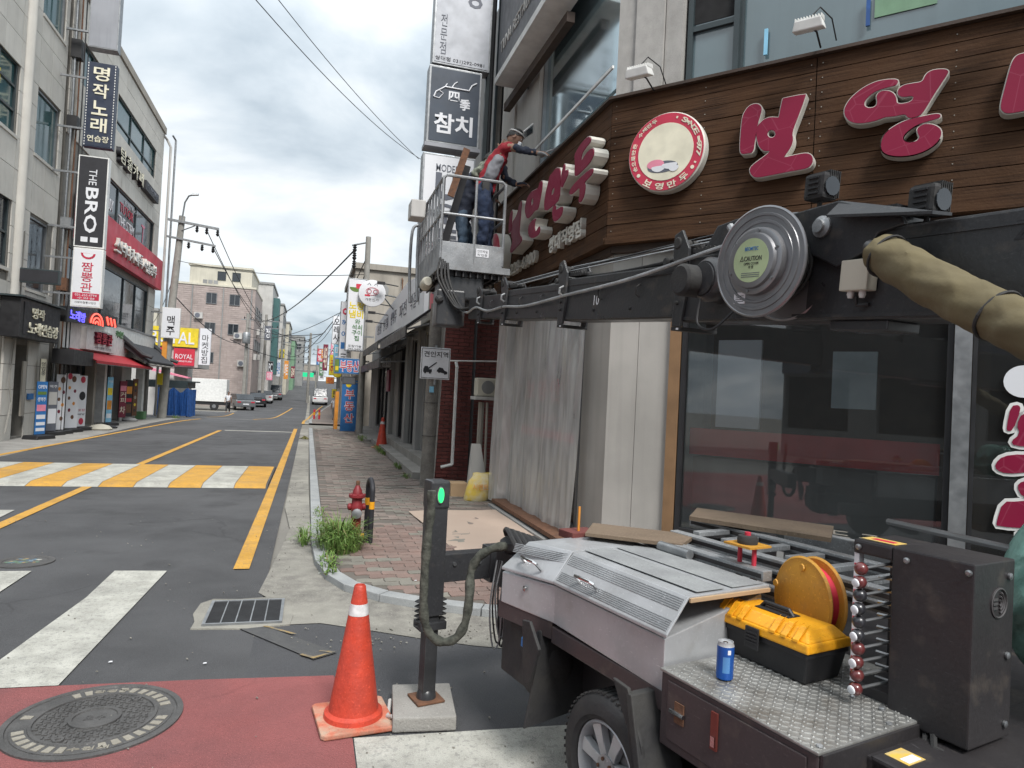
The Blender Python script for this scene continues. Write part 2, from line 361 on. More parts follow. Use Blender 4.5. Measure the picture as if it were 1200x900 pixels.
# painted markings
def mark(name, pts, mt, z=.009, **k): return sheet(name, pts, z, mt, road)
def lane(fx, y0, y1, w_, name='lane_line', mt='yellow_paint'):
    return strip(name, lambda y: fx(y)-w_/2, lambda y: fx(y)+w_/2, y0, y1, 1.5, .009, mt, road)
lane(lambda y: -.49+.0015*(y-6.3), 6.32, 27.2, .13); lane(lambda y: -.24+bend(y)*.8, 31.8, 84, .13)
cx = lambda y: -3.02+.013*max(0, y-12)+bend(y)*.3
lane(cx, 4.9, 11.35, .13); lane(cx, 14.05, 24.9, .13); lane(cx, 37, 76, .13)
lane(lambda y: -5.72+.05*max(0, y-14.5), 5, 34, .13); lane(lambda y: -5.5-.02*(y-40)-.05*max(0, y-52)*0, 42, 60, .11)
for y0, xa, xb in ((24.9, -2.72, -.46), (36.5, -5.0, -2.72)): mark('stop_line', [(xa, y0), (xb, y0+.1), (xb, y0+.4), (xa, y0+.3)], 'white_paint', .008)
# raised crossing: slanted white and yellow bars
bump = MB(); bump.add([(-5.65, 11.2, 0), (-.56, 11.2, 0), (-.56, 11.45, .05), (-5.65, 11.45, .05), (-5.65, 13.85, .05), (-.56, 13.85, .05), (-.56, 14.1, 0), (-5.65, 14.1, 0)], [(0, 1, 2, 3), (3, 2, 5, 4), (4, 5, 6, 7), (0, 3, 4, 7), (1, 6, 5, 2)])
bo = bump.build('speed_bump', 'asphalt'); bo['kind'] = 'structure'
def bz(y): return .004+max(0, min(.05, (y-11.2)*.2, (14.1-y)*.2))
k = 1; x_ = -.58-.46*12
while x_ < -.5:
    cuts = [11.22, 11.45, 13.85, 14.08]; P = []
    for y in cuts:
        s_ = (y-11.2)*.0; a_, b_ = x_+s_, x_+.452+s_
        P += [(min(-.58, max(-5.63, a_)), y, bz(y)), (min(-.58, max(-5.63, b_)), y, bz(y))]
    if P[1][0]-P[0][0] > .02: MB().add(P, [(2*i, 2*i+1, 2*i+3, 2*i+2) for i in range(3)]).build('crosswalk_stripe', 'white_paint' if k % 2 else 'yellow_paint', bo)
    x_ += .46; k += 1
# near zebra bars
mark('crosswalk_stripe', [(-1.47, 6.35), (-1.07, 6.31), (-1.10, 5.55), (-1.13, 4.8), (-1.16, 4.03), (-1.6, 4.05), (-1.53, 4.9), (-1.47, 5.6)], 'white_paint')
for k in range(4):
    x0 = -2.5-k*.98; mark('crosswalk_stripe', [(x0, 6.42), (x0+.42, 6.4), (x0+.42, 5.2), (x0+.33, 4.15), (x0-.1, 4.2), (x0, 5.2)], 'white_paint')
mark('stop_line', [(.275, 3.21), (2.6, 3.07), (2.6, 2.45), (.275, 2.58)], 'white_paint')
mark('stop_line', [(-4.9, 8.85), (-3.19, 8.79), (-3.22, 9.26), (-4.9, 9.32)], 'white_paint')
mark('faded_mark', [(-.36, 4.78), (-.2, 4.80), (.24, 4.27), (.1, 4.18)], mat('faded_paint', (.080, .080, .080), .9, rgb2=(.066, .067, .070), scale=12, speck=.6, bscale=120))
mark('faded_mark', [(.14, 4.31), (.235, 4.275), (.1, 4.185), (.02, 4.26), (.04, 4.275), (.1, 4.22), (.2, 4.265), (.13, 4.295)], mat('worn_yellow', (.34, .23, .08), .9, rgb2=(.13, .12, .10), scale=22, chip=.8), .013)
mark('faded_mark', [(-.22, 4.80), (-.19, 4.80), (.0, 4.62), (-.03, 4.62)], 'worn_yellow', .013)
# skid smudges on the zebra bar
mat('tyre_smudge', (.30, .295, .28), .9, rgb2=(.42, .41, .38), scale=30, speck=.5)
# ---- drain grate
dg = thing('drain_grate', 'dark slatted storm drain grate set in concrete by the road edge', 'drain', (-.35, 5.1, 0))
MB().prism([(-.66, 4.82), (-.655, 4.95), (-.69, 5.12), (-.675, 5.36), (-.6, 5.46), (-.42, 5.435), (-.2, 5.47), (-.06, 5.41), (-.05, 5.2), (-.03, 5.0), (-.05, 4.82), (-.2, 4.80), (-.32, 4.775), (-.5, 4.80)], .0, .0095, 'ao').build('concrete_surround', 'worn_concrete', dg)
fx0, fx1, fy0, fy1 = -.58, -.12, 4.87, 5.35
MB().box(fx0, fx1, fy0, fy1, .008, .014).build('pit', 'dark_room', dg)
b = MB().box(fx0-.02, fx0, fy0-.02, fy1+.02, .008, .024).box(fx1, fx1+.02, fy0-.02, fy1+.02, .008, .024).box(fx0, fx1, fy0-.02, fy0, .008, .0235).box(fx0, fx1, fy1, fy1+.02, .008, .0235)
b.build('frame', 'galvanised', dg)
for i in range(1, 5):
    q = fx0+(fx1-fx0)*i/5; MB().box(q-.004, q+.004, fy0, fy1, .014, .022).build('crossbar', 'galvanised', dg)
for i in range(22):
    q = fy0+(fy1-fy0)*(i+.5)/22; MB().box(fx0, fx1, q-.0055, q+.0055, .012, .019).build('slat', 'black', dg)
# ---- manhole covers
mat('cast_iron', (.115, .112, .11), .6, .35, rgb2=(.085, .083, .082), scale=14, bump=.5, bscale=120, speck=.35, grime=.3)
mat('dirt_fill', (.27, .25, .21), .95, scale=15, speck=.4)
mh = thing('manhole_cover', 'large round cast iron manhole cover in the red road patch', 'manhole cover', (-.88, 3.61, 0)); mc = (-.88, 3.61, 0)
MB().lathe(mc, (0, 0, 1), [(.372, .0), (.372, .014), (.345, .016), (.342, .009), (.33, .009)], 64).build('outer_ring', 'cast_iron', mh)
MB().lathe(mc, (0, 0, 1), [(.329, 0), (.329, .012), (.325, .0135), (.262, .0135), (.26, .0185), (.246, .0185), (.244, .0105), (.11, .0105), (.109, .0195), (.093, .0195), (.091, .013), (.0001, .014)], 64).build('lid', 'cast_iron', mh)
b = MB()
for i in range(-9, 10):
    for j in range(-18, 19):
        px_, py_ = i*.027, j*.0135
        if (i+j) % 2: continue
        r_ = math.hypot(px_, py_)
        if .115 < r_ < .235:
            if (j//2) % 2: b.box(mc[0]+px_-.0115, mc[0]+px_+.0115, mc[1]+py_-.004, mc[1]+py_+.004, .010, .0165)
            else: b.box(mc[0]+px_-.004, mc[0]+px_+.004, mc[1]+py_-.0115, mc[1]+py_+.0115, .010, .0165)
b.build('tread_pattern', 'cast_iron', mh)['kind'] = 'stuff'
for i in range(36):
    t_ = i/36*2*PI
    if i % 9 in (0, 1) or 12 < i < 17: continue
    c0_, s0_ = math.cos(t_), math.sin(t_); q = []
    for rr, dt in ((.272, -.05), (.272, .05), (.318, .055), (.318, -.055)): q.append((mc[0]+rr*math.cos(t_+dt), mc[1]+rr*math.sin(t_+dt)))
    MB().prism(q, .013, .0165, 'ao').build('rim_block', 'dirt_fill', mh)
for t_ in (.9, 4.3): MB().lathe((mc[0]+.22*math.cos(t_), mc[1]+.22*math.sin(t_), .01), (0, 0, 1), [(.022, 0), (.022, .011), (.012, .011), (.011, .004)], 16).build('lift_hole', 'cast_iron', mh)
FG = (V(mc)+V((0, 0, 0)), V((1, 0, 0)), V((0, 0, 1)), V((0, 1, 0)))
text('오수', FG, 0, 0, .012, .09, .05, 'cast_iron', mh, .004, name='emblem_lettering')
text('환경부', FG, -.0, .29, .0135, .16, .03, 'dirt_fill', mh, .003)
text('수원시', FG, .05, -.293, .0135, .16, .03, 'dirt_fill', mh, .003)
sm_ = thing('manhole_cover', 'small round manhole cover with a blue green and white mosaic face', 'manhole cover', (-2.24, 6.73, 0)); c2 = (-2.24, 6.73, 0)
MB().lathe(c2, (0, 0, 1), [(.215, 0), (.215, .011), (.165, .011), (.163, .007)], 40).build('outer_ring', 'cast_iron', sm_)
MB().lathe(c2, (0, 0, 1), [(.162, 0), (.162, .009), (.14, .009)], 40).build('lid', 'cast_iron', sm_)
mat('moss', (.10, .22, .10), .8); mat('dull_green', (.12, .19, .13), .85, speck=.5, bscale=90); mat('dull_blue', (.09, .15, .20), .85, speck=.5, bscale=90); mat('worn_yellow', (.34, .23, .08), .9, rgb2=(.13, .12, .10), scale=22, chip=.8)
for i in range(28):
    t_, r_ = random.uniform(0, 2*PI), .13*math.sqrt(random.random()); q = .012+random.random()*.016
    MB().prism([(c2[0]+r_*math.cos(t_)+q*math.cos(a), c2[1]+r_*math.sin(t_)+q*.9*math.sin(a)) for a in (0, 1.2, 2.3, 3.5, 4.9)], .008, .0105+i*.00006, 'ao').build('mosaic_patch', random.choice(['dull_green', 'dull_blue', 'white_paint', 'worn_yellow', 'dull_green', 'dull_blue']), sm_)
# ---- kerb stones
kerb = thing('kerb', None, None, (0, 5, 0), kind='structure')
def offs(p, q, d): t = V((q[0]-p[0], q[1]-p[1])).normalized(); return (-t.y*d, t.x*d)
path = [(.02, 27.2-.85*i) for i in range(24)]
path = [(.02+.0035*(27.2-y), y) for _, y in path if y > 7.3]+G[2:]
fine = []
for i in range(len(path)-1):
    L_ = math.dist(path[i], path[i+1]); n_ = max(1, round(L_/.55)) if i > 22 else 1
    for j in range(n_): t_ = j/n_; fine.append((path[i][0]*(1-t_)+path[i+1][0]*t_, path[i][1]*(1-t_)+path[i+1][1]*t_))
fine.append(path[-1])
for i in range(len(fine)-1):
    p, q = fine[i], fine[i+1]; o1 = offs(fine[max(0, i-1)], q, .125); o2 = offs(p, fine[min(len(fine)-1, i+2)], .125)
    d_ = (V((*q, 0))-V((*p, 0))).normalized()*.004
    MB().prism([(p[0]+d_.x, p[1]+d_.y), (q[0]-d_.x, q[1]-d_.y), (q[0]-d_.x+o2[0], q[1]-d_.y+o2[1]), (p[0]+d_.x+o1[0], p[1]+d_.y+o1[1])], 0, .06+random.uniform(0, .004), 'ao').build('kerb_stone', 'kerb_granite', kerb, bevel=.006)
strip('kerb_strip', lambda y: .02+bend(y), lambda y: .15+bend(y), 31.5, 100, 2, .06, 'kerb_granite')
# ---- pavement with interlocking blocks
inner = []
for i in range(len(fine)):
    o1 = offs(fine[max(0, i-1)], fine[min(len(fine)-1, i+1)], .13); inner.append((fine[i][0]+o1[0], fine[i][1]+o1[1]))
pave = sheet('pavement', inner+[(9, 2), (9, 12), (2.6, 12.2), (1.9, 27.2)], .0505, 'sandy_bed')
strip('far_pavement', lambda y: .15+bend(y), lambda y: 2.2+bend(y), 31.5, 100, 2, .05, 'paver_field')
def inside(x, y):
    c_ = False; n_ = len(inner)
    if y > 27.1: return False
    # right of the kerb's inner line
    for i in range(n_-1):
        (x1, y1), (x2, y2) = inner[i], inner[i+1]
        if y2 <= y < y1: return x > x1+(x2-x1)*(y-y1)/(y2-y1)+.1
    return False
cells = []
py = 3.4; row = 0
while py < 27:
    px = .1+(row % 2)*.1125
    while px < 3.35:
        if inside(px, py) and px < (3.0 if py < 9.5 else 2.7 if py < 11.9 else 1.86): cells.append((px, py))
        px += .226
    py += .1135; row += 1
def zig(px, py):
    a, h, z = .108, .0535, .013
    return [(px-a, py-h), (px-a*.35, py-h+z), (px+a*.35, py-h-z), (px+a, py-h), (px+a-z*.6, py), (px+a, py+h), (px+a*.35, py+h-z), (px-a*.35, py+h+z), (px-a, py+h), (px-a-z*.6, py)]
cells.sort(key=lambda p: p[1]+abs(p[0]-1)*.2)
protos = {}
for k, (px, py) in enumerate(cells[:300]):
    mt_ = 'paver_grey' if (math.sin(px*2.1+py*1.3)+random.uniform(-1, 1) > .35) else 'paver_red'
    if mt_ not in protos: protos[mt_] = MB().prism(zig(0, 0), 0, .018, 'ao').build('paving_block', mt_, pave); o_ = protos[mt_]
    else: o_ = protos[mt_].copy(); COL.objects.link(o_); o_.parent = pave
    o_.location = (px, py, .038+random.uniform(0, .004)+gz(py)); o_.rotation_euler = (random.uniform(-.01, .01), random.uniform(-.01, .01), random.uniform(-.012, .012))
for mt_ in ('paver_field', 'paver_grey'):
    b = MB()
    for (px, py) in cells[300:]:
        if (random.random() < .3) != (mt_ == 'paver_grey'): continue
        b.prism(zig(px, py) if py < 14 else [(px-.11, py-.054), (px+.11, py-.054), (px+.11, py+.054), (px-.11, py+.054)], gz(py)+.04, gz(py)+.056+random.uniform(0, .003), 'ao')
    b.build('paving_block', mt_, pave)['kind'] = 'stuff'
# ---- litter and pebbles
b = MB()
for i in range(420):
    px, py = random.choice([(random.uniform(.2, 3), random.uniform(2.6, 4.7)), (random.uniform(-.3, .1), random.uniform(4.8, 12)), (random.gauss(.9, .6), random.gauss(4.5, .12)), (random.uniform(-3, 0), random.uniform(3, 9))])
    if -.75 < px < 0 and 4.7 < py < 5.5: continue
    q = random.uniform(.003, .009); b.lathe((px, py, .012), (random.random(), random.random(), 1), [(q*.6, -q*.4), (q, 0), (q*.5, q*.5)], 5, False)
b.build('gravel', 'worn_concrete', kind='stuff')
# ================================================================ left side of the street
FL = FR((-6.8, 0, 0), (0, 1, 0), (1, 0, 0))
def sign_box(name, label, cat, F, a0, a1, o0, o1, c0, c1, face, edge='galvanised', group=None, rim=.03, loc=None):
    """a box sign: casing, and a flat face on the side the frame looks to"""
    t = thing(name, label, cat, loc or F[0]+F[1]*((a0+a1)/2)+F[2]*o0+F[3]*c0, group)
    MB(F).box(a0, a1, o0, o1, c0, c1).build('casing', edge, t, bevel=.006)
    MB(F).box(a0+rim, a1-rim, o1+.0005, o1+.006, c0+rim, c1-rim).build('sign_face', face, t)
    return t
# ---------------- first stone building
b1 = thing('stone_building', 'beige stone panelled corner building with teal windows and a dark entrance', 'building', (-6.8, 18, 0))
ops1 = [(12.4, 18.3, .0, 3.05), (15.6, 18.25, 7.05, 8.7), (15.6, 18.25, 4.0, 5.6), (15.6, 18.25, 10.5, 12.3), (19.35, 20.9, 7.02, 8.65), (19.4, 20.9, 10.5, 12.3), (19.35, 20.62, 3.7, 5.5), (18.95, 19.75, .05, 2.3)]
wall(FL, b1, 9, 21.15, 0, 15, ops1, -.3, -.035, 'grout')
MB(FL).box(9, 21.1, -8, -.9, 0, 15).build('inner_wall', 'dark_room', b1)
AE = [13, 14.3, 15.6, 16.5, 17.4, 18.3, 18.95, 19.35, 20.12, 20.9, 21.15]
CE = [3.05, 3.7, 4.35, 4.98, 5.55, 6.3, 7.03, 7.58, 8.12, 8.67, 9.3, 9.9, 10.5, 11.1, 11.7, 12.3, 12.95, 13.6]
panels(FL, b1, AE, CE, [(a, b_, c-.02, d+.03) for a, b_, c, d in ops1[1:]], -.03, 0, 'beige_stone')
panels(FL, b1, [18.3, 18.95], [0, .6, 1.2, 1.8, 2.4, 3.05], [], -.03, .02, 'beige_stone'); panels(FL, b1, [19.75, 20.4, 21.15], [0, .6, 1.2, 1.8, 2.4, 3.05], [], -.03, 0, 'beige_stone')
MB(FL).tube([(18.62, .0, 3.05), (18.62, .02, 14)], .13, 16).build('half_round_pier', 'beige_stone', b1)
for (a, b_, c, d), A_, C_ in ((ops1[1], (17.35,), (7.6, 8.15)), (ops1[2], (17.3,), (4.8,)), (ops1[3], (17.3,), (11.2,)), (ops1[4], (), ()), (ops1[5], (), ()), (ops1[6], (), ())):
    w_ = window(FL, b1, a, b_, c, d, A_, C_, o=-.12, gm='smoke_glass' if c < 6 else 'teal_glass', fm='dark_frame' if a < 18 else 'steel_frame', fw_=.055)
    MB(FL).box(a-.05, b_+.05, -.1, .03, c-.08, c-.005).build('sill', 'beige_stone', w_)
text('정영어', FL, 17.0, 8.1, -.09, 1.0, .33, 'sign_yellow', b1, .006)
MB(FL).tube([(18.95, .05, 5.0), (18.9, .06, 3.4), (18.7, .06, 2.2), (18.55, .07, 1.4), (18.75, .07, .9), (18.5, .07, .2)], .018, 6).build('drain_hose', 'pole_concrete', b1)
MB(FL).box(18.95, 19.7, -.6, -.55, 0, 2.3).build('door', 'grey_wall', b1)
MB(FL).box(19.42, 19.62, .0, .035, .55, 1.9).build('name_board', 'tan_wall', b1)
MB(FL).box(19.8, 20.15, .02, .05, .95, 1.1).build('door_plate', 'brand_blue', b1)
# karaoke box sign above the doorway
t = thing('shop_sign', 'black karaoke box sign with cream letters above the stone doorway', 'shop sign', (-6.6, 19.2, 2.4))
MB(FL).box(17.95, 20.5, .02, .42, 2.42, 3.32).build('casing', 'black', t, bevel=.01)
MB(FL).box(18.15, 20.42, .425, .432, 2.5, 3.25).build('sign_face', 'ink', t)
text('명작', FL, 18.95, 3.03, .434, .75, .26, 'cream_letter', t, .03, .012); text('노래연습장', FL, 19.35, 2.67, .434, 1.9, .30, 'cream_letter', t, .03, .012)
MB(FL).box(17.85, 20.6, -.02, .5, 3.33, 3.37).build('cap', 'dark_frame', t)
# signs that stick out from the wall, facing down the street
def proj_sign(name, label, x0, x1, y, c0, c1, face, edge='galvanised', dep=.22, group=None):
    F = FR((0, y, 0), (1, 0, 0), (0, -1, 0)); t = sign_box(name, label, 'sign', F, x0, x1, -dep, 0, c0, c1, face, edge, group)
    MB(F).box(-6.8 if x0 < 0 else x1, x0+.02 if x0 < 0 else x1+.3, -dep*.6, -dep*.4, c0+(c1-c0)*.2, c0+(c1-c0)*.2+.05).build('bracket', 'galvanised', t)
    MB(F).box(-6.8 if x0 < 0 else x1, x0+.02 if x0 < 0 else x1+.3, -dep*.6, -dep*.4, c1-(c1-c0)*.2, c1-(c1-c0)*.2+.05).build('bracket', 'galvanised', t)
    return t, F
GS = 'signs hung out from the left hand buildings'
t, F = proj_sign('hanging_sign', 'navy vertical karaoke sign with cream block letters, high on the left', -6.16, -5.45, 20.6, 7.73, 10.0, 'navy', 'navy', group=GS)
for i, ch in enumerate('명작노래'): text(ch, F, -5.8, 9.7-i*.46, .007, .38, .38, 'cream_letter', t, .02, .015)
text('연습장', F, -5.8, 7.95, .007, .52, .17, 'cream_letter', t, .012, .008)
b = MB(F)
for i in range(30): b.box(-6.15+.02, -6.13+.02, .006, .012, 7.76+i*.075, 7.80+i*.075).box(-5.49, -5.47, .006, .012, 7.76+i*.075, 7.80+i*.075)
o_ = b.build('bulb_string', 'white_plastic', t); o_['kind'] = 'stuff'
t, F = proj_sign('hanging_sign', 'black vertical sign with sideways white English letters under the navy sign', -6.16, -5.45, 20.4, 5.0, 7.42, 'ink', 'white_plastic', group=GS)
text('THE', F, -5.80, 6.86, .007, .18, .42, 'white_sheet', t, .006, .0, rot=-PI/2); text('BRO', F, -5.8, 5.98, .007, .30, 1.2, 'white_sheet', t, .006, .02, rot=-PI/2)
MB(F).box(-6.0, -5.84, .0065, .010, 5.14, 5.27).build('sticker', 'white_sheet', t); MB(F).box(-5.78, -5.6, .0065, .010, 5.14, 5.27).build('sticker', 'white_sheet', t)
t, F = proj_sign('hanging_sign', 'white vertical noodle shop sign with red letters and a red bowl drawing', -6.12, -5.42, 20.3, 3.41, 4.96, 'white_sheet', 'white_plastic', group=GS)
for i, ch in enumerate('짬뽕관'): text(ch, F, -5.77, 4.47-i*.27, .007, .27, .24, 'crimson', t, .006, .006)
MB(F).prism([(-5.95+.0*k, 4.83) for k in range(1)]+[(-5.77+.17*math.cos(q), 4.82+.15*math.sin(q)) for q in [PI+PI*k/10 for k in range(11)]], .006, .011).build('bowl_emblem', 'crimson', t)
MB(F).prism([(-5.77+.12*math.cos(q), 4.82+.10*math.sin(q)) for q in [PI+PI*k/10 for k in range(11)]], .0112, .013).build('bowl_emblem', 'white_sheet', t)
MB(F).box(-6.08, -5.46, .0065, .0105, 3.60, 3.78).build('red_strip', 'crimson', t)
text('031.255.4794', F, -5.77, 3.725, .0108, .5, .06, 'white_sheet', t, .002); text('수원점', F, -5.77, 3.645, .0108, .4, .05, 'white_sheet', t, .002); text('사랑의짬뽕사업단', F, -5.77, 3.53, .0068, .5, .06, 'ink', t, .002)
t, F = proj_sign('hanging_sign', 'blank weathered grey box sign at the top left, above the navy sign', -6.24, -5.52, 20.8, 10.48, 12.6, 'grey_sheet', 'galvanised', group=GS, dep=.3)
t, F = proj_sign('hanging_sign', 'small blank black sign with a grey rim, wider than tall', -6.78, -5.86, 18.6, 3.74, 4.08, 'ink', 'dark_frame', dep=.14, group=GS)
# wall pipes between the two buildings
for k, (a, o, r_) in enumerate(((21.25, .12, .03), (21.42, .2, .022), (21.35, .32, .018), (21.5, .1, .045), (21.3, .42, .014))):
    mono(MB(FL).tube([(a, o, .1), (a, o, 5), (a+.03, o+.02, 9), (a, o, 13.5)], r_, 8), 'drain_pipe', ('galvanised', 'rust', 'cable', 'pole_concrete', 'cable')[k],
         ('thin grey pipe nearest the stone corner', 'rusty brown pipe in the gap between the buildings', 'slim black cable running up the gap between the buildings', 'thick pale drain pipe deepest in the gap', 'outermost black cable hanging in front of the gap')[k], 'pipe', 'pipes between the two left buildings')
for k, (c, h_) in enumerate(((3.9, .35), (5.6, .3), (8.4, .3), (10.3, .5))):
    mono(MB(FL).box(21.2, 21.5, .05, .3, c, c+h_), 'meter_box', ('rust', 'galvanised', 'black', 'black')[k], ('rust brown meter box low in the gap between buildings', 'grey meter box level with the black English sign', 'black meter box beside the navy sign', 'tall black meter box near the top of the gap')[k], 'meter box', 'boxes in the gap between buildings')
# ---------------- second building
b2 = thing('shop_building', 'three storey shop building with a red banner sign and beige stone top', 'building', (-6.8, 27, 0))
ops2 = [(26.05, 32.0, 10.05, 11.3), (25.0, 32.45, 6.9, 8.3), (22.2, 32.1, 3.45, 5.35), (21.6, 33.0, .05, 2.35), (22.4, 24.6, 10.1, 11.3)]
wall(FL, b2, 21.45, 33.35, 0, 12.8, ops2, -.3, -.035, 'grout')
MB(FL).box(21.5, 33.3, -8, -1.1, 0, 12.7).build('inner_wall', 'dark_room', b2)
panels(FL, b2, [21.45, 22.4, 23.5, 24.6, 26.05, 27.05, 28.05, 29.05, 30.05, 31.05, 32.0, 32.65, 33.35], [8.3, 8.9, 9.5, 10.07, 10.7, 11.3, 11.9, 12.5], [ops2[0], ops2[4]], -.03, 0, 'beige_stone')
panels(FL, b2, [32.45, 33.35], [6.9, 7.6, 8.3], [], -.03, 0, 'beige_stone'); panels(FL, b2, [32.1, 33.35], [3.45, 4.1, 4.75, 5.35, 5.55], [], -.03, 0, 'beige_stone')
MB(FL).box(21.4, 33.45, -.35, .06, 12.52, 12.8).build('parapet', 'tan_wall', b2)
window(FL, b2, *ops2[0][:2], 10.05, 11.3, (28.1, 30.1), (10.45,), o=-.12); window(FL, b2, 22.4, 24.6, 10.1, 11.3, (23.5,), (), o=-.12)
w_ = window(FL, b2, 25.0, 32.45, 6.9, 8.3, (27.0, 29.6), (), o=-.12, gm='smoke_glass')
text('STUDY', FL, 26.1, 7.5, -.09, .9, .4, 'white_sheet', b2, .01); text('TUTOR', FL, 28.35, 7.75, -.09, 1.9, .34, 'crimson', b2, .01); text('THE STEM', FL, 28.4, 7.25, -.09, 2.2, .38, 'white_sheet', b2, .01); text('T', FL, 30.9, 7.5, -.09, .5, .7, 'pink', b2, .01)
text('SECRET ROOM', FL, 28.9, 8.05, -.09, 1.9, .14, 'white_sheet', b2, .01)
window(FL, b2, 22.2, 32.1, 3.45, 5.35, (23.4, 25.8, 28.4, 30.2), (), o=-.12, gm='smoke_glass')
# letters on the stone wall
t = thing('wall_lettering', 'black raised letters of an escape room cafe on the beige wall', 'wall letters', (-6.8, 28, 9.3))
for i, ch in enumerate('탐출카페'): text(ch, FL, 26.5+i*.86, 9.28, .0, .7, .52, 'ink', t, .16, .02); text(ch, FL, 26.5+i*.86, 9.28, .161, .68, .5, 'cream_letter', t, .01, .0)
MB(FL).box(29.7, 32.0, .01, .2, 9.05, 9.42).build('plate', 'ink', t); text('수원성대점', FL, 30.85, 9.24, .201, 1.9, .22, 'ink_grey', t, .01)
# red banner
t = thing('shop_sign', 'long red banner sign with raised white letters across the second building', 'shop sign', (-6.8, 29, 5.6))
MB(FL).box(22.4, 33.4, .0, .22, 5.56, 6.86).build('casing', 'red_sign', t, bevel=.01)
for i, ch in enumerate('스터디카페독서실공부'): text(ch, FL, 26.0+i*.62, 6.1, .225, .54, .5, 'letter_side', t, .1, .02); text(ch, FL, 26.0+i*.62, 6.1, .326, .53, .49, 'white_plastic', t, .006, .012)
# white fascia
t = thing('shop_sign', 'white fascia board with a dark red noodle shop name above the red awning', 'shop sign', (-6.8, 26, 2.4))
MB(FL).box(21.5, 33.3, .0, .14, 2.38, 3.44).build('casing', 'white_plastic', t)
MB(FL).box(23.2, 26.3, .14, .3, 2.42, 3.08).build('name_board', 'white_plastic', t, bevel=.008)
for i, ch in enumerate('짬뽕관'): text(ch, FL, 24.15+i*.62, 2.83, .3, .56, .38, 'maroon', t, .08, .03); text(ch, FL, 24.15+i*.62, 2.83, .381, .5, .34, 'red_sign', t, .005, .0)
text('사랑의짬뽕 전문점', FL, 24.9, 2.52, .301, 1.8, .09, 'ink_grey', t, .003)
text('카페인', FL, 27.4, 3.15, .141, 1.0, .26, 'moss', t, .02, .02)
text('커피', FL, 28.6, 2.95, .141, .5, .26, 'cream_letter', t, .02); text('한잔', FL, 28.6, 2.6, .141, .5, .2, 'cream_letter', t, .02)
MB(FL).box(21.4, 33.35, .0, .17, 3.44, 3.5).build('drip_rail', 'galvanised', t)
# neon boxes
t = thing('neon_sign', 'dark box sign with glowing red arcs and blue letters beside the karaoke sign', 'neon sign', (-6.4, 23, 3.0))
MB(FL).prism([(20.75, 3.03), (25.6, 3.28), (25.6, 3.62), (20.75, 3.45)], .3, .5).build('casing', 'black', t)
lit('neon_red', (1, .10, .07), 1.6); lit('neon_blue', (.12, .1, 1), 1.3); lit('led_green', (.02, .75, .16), .9)
text('노래방', FL, 21.6, 3.26, .502, 1.3, .28, 'neon_blue', t, .01, .02)
for ra in (.32, .2, .09):
    MB(FL).tube([(23.3+ra*1.9*math.cos(q), .52, 3.18+ra*math.sin(q)) for q in [PI*k/12 for k in range(13)]], .022, 6).build('neon_tube', 'neon_red', t)
for a in (24.4, 24.8, 25.2): MB(FL).tube([(a-.1, .52, 3.5), (a+.1, .52, 3.28)], .03, 6).build('neon_tube', 'neon_red', t)
# red awning
t = thing('awning', 'sloping red cloth awning over the noodle shop door', 'awning', (-6.8, 26, 2.0))
MB(FL).prism([(.14, 2.36), (.14, 2.40), (.85, 2.08), (.85, 2.0), (.83, 2.0), (.83, 2.06)], 22.3, 29.6, 'oc').build('canopy', 'red_cloth', t)
b = MB(FL)
for k in range(13): a = 22.4+k*.58; b.tube([(a, .14, 2.34), (a, .82, 2.03)], .012, 5)
MB(FL).tube([(22.35, .83, 1.99), (29.55, .83, 1.99)], .015, 6).build('front_rail', 'galvanised', t)
# tiled eave
t = thing('tiled_eave', 'small black traditional tiled roof over the last shop door', 'tiled roof', (-6.8, 30.6, 2.1))
MB(FL).prism([(.0, 2.85), (.0, 2.95), (.25, 2.83), (.95, 2.27), (.95, 2.2)], 28.1, 33.1, 'oc').build('roof_deck', 'dark_tile', t)
for k in range(20):
    a = 28.2+k*.25; MB(FL).tube([(a, .02, 2.98), (a, .3, 2.84), (a, .65, 2.52), (a, 1.0, 2.27)], .055, 7).build('ridge_tile', 'dark_tile', t)
for a in (28.05, 33.1): MB(FL).tube([(a, .0, 3.25), (a, .1, 3.12), (a, .4, 2.86), (a, .8, 2.52), (a, 1.12, 2.42)], [.1, .09, .09, .09, .07], 8).build('hip_ridge', 'dark_tile', t)
MB(FL).tube([(28.05, .03, 3.15), (29, .03, 3.02), (32, .03, 3.0), (33.1, .03, 3.12)], .09, 8).build('top_ridge', 'dark_tile', t)
for k in range(24): MB(FL).lathe((28.3+k*.2, .97, 2.17), (0, 1, 0), [(.035, 0), (.035, .04)], 8).build('end_cap', 'pole_concrete', t)
# ground floor shops behind and under
for k, (a, b_, mt_) in enumerate(((21.55, 21.85, 'pale_wall'), (25.2, 25.45, 'tan_wall'), (26.35, 26.62, 'white_plastic'), (28.55, 28.9, 'pale_wall'), (31.9, 32.25, 'white_plastic'))):
    MB(FL).box(a, b_, -.25, .03, 0, 2.36).build('pillar', mt_, b2)
window(FL, b2, 21.9, 25.15, .1, 2.3, (23.0, 24.1), (), o=-.4, gm='smoke_glass', fm='steel_frame'); window(FL, b2, 26.7, 28.5, .1, 2.3, (27.6,), (), o=-.4, gm='smoke_glass', fm='steel_frame')
MB(FL).box(28.95, 31.85, -.5, -.4, 0, 2.3).build('side_wall', 'pale_wall', b2); window(FL, b2, 25.5, 26.3, .05, 2.3, (), (), o=-.4, gm='smoke_glass')
sh = MB(FL); t = thing('roller_shutter', 'pale closed roller shutter at the far end of the shop row', 'shutter', (-6.6, 32.7, 0))
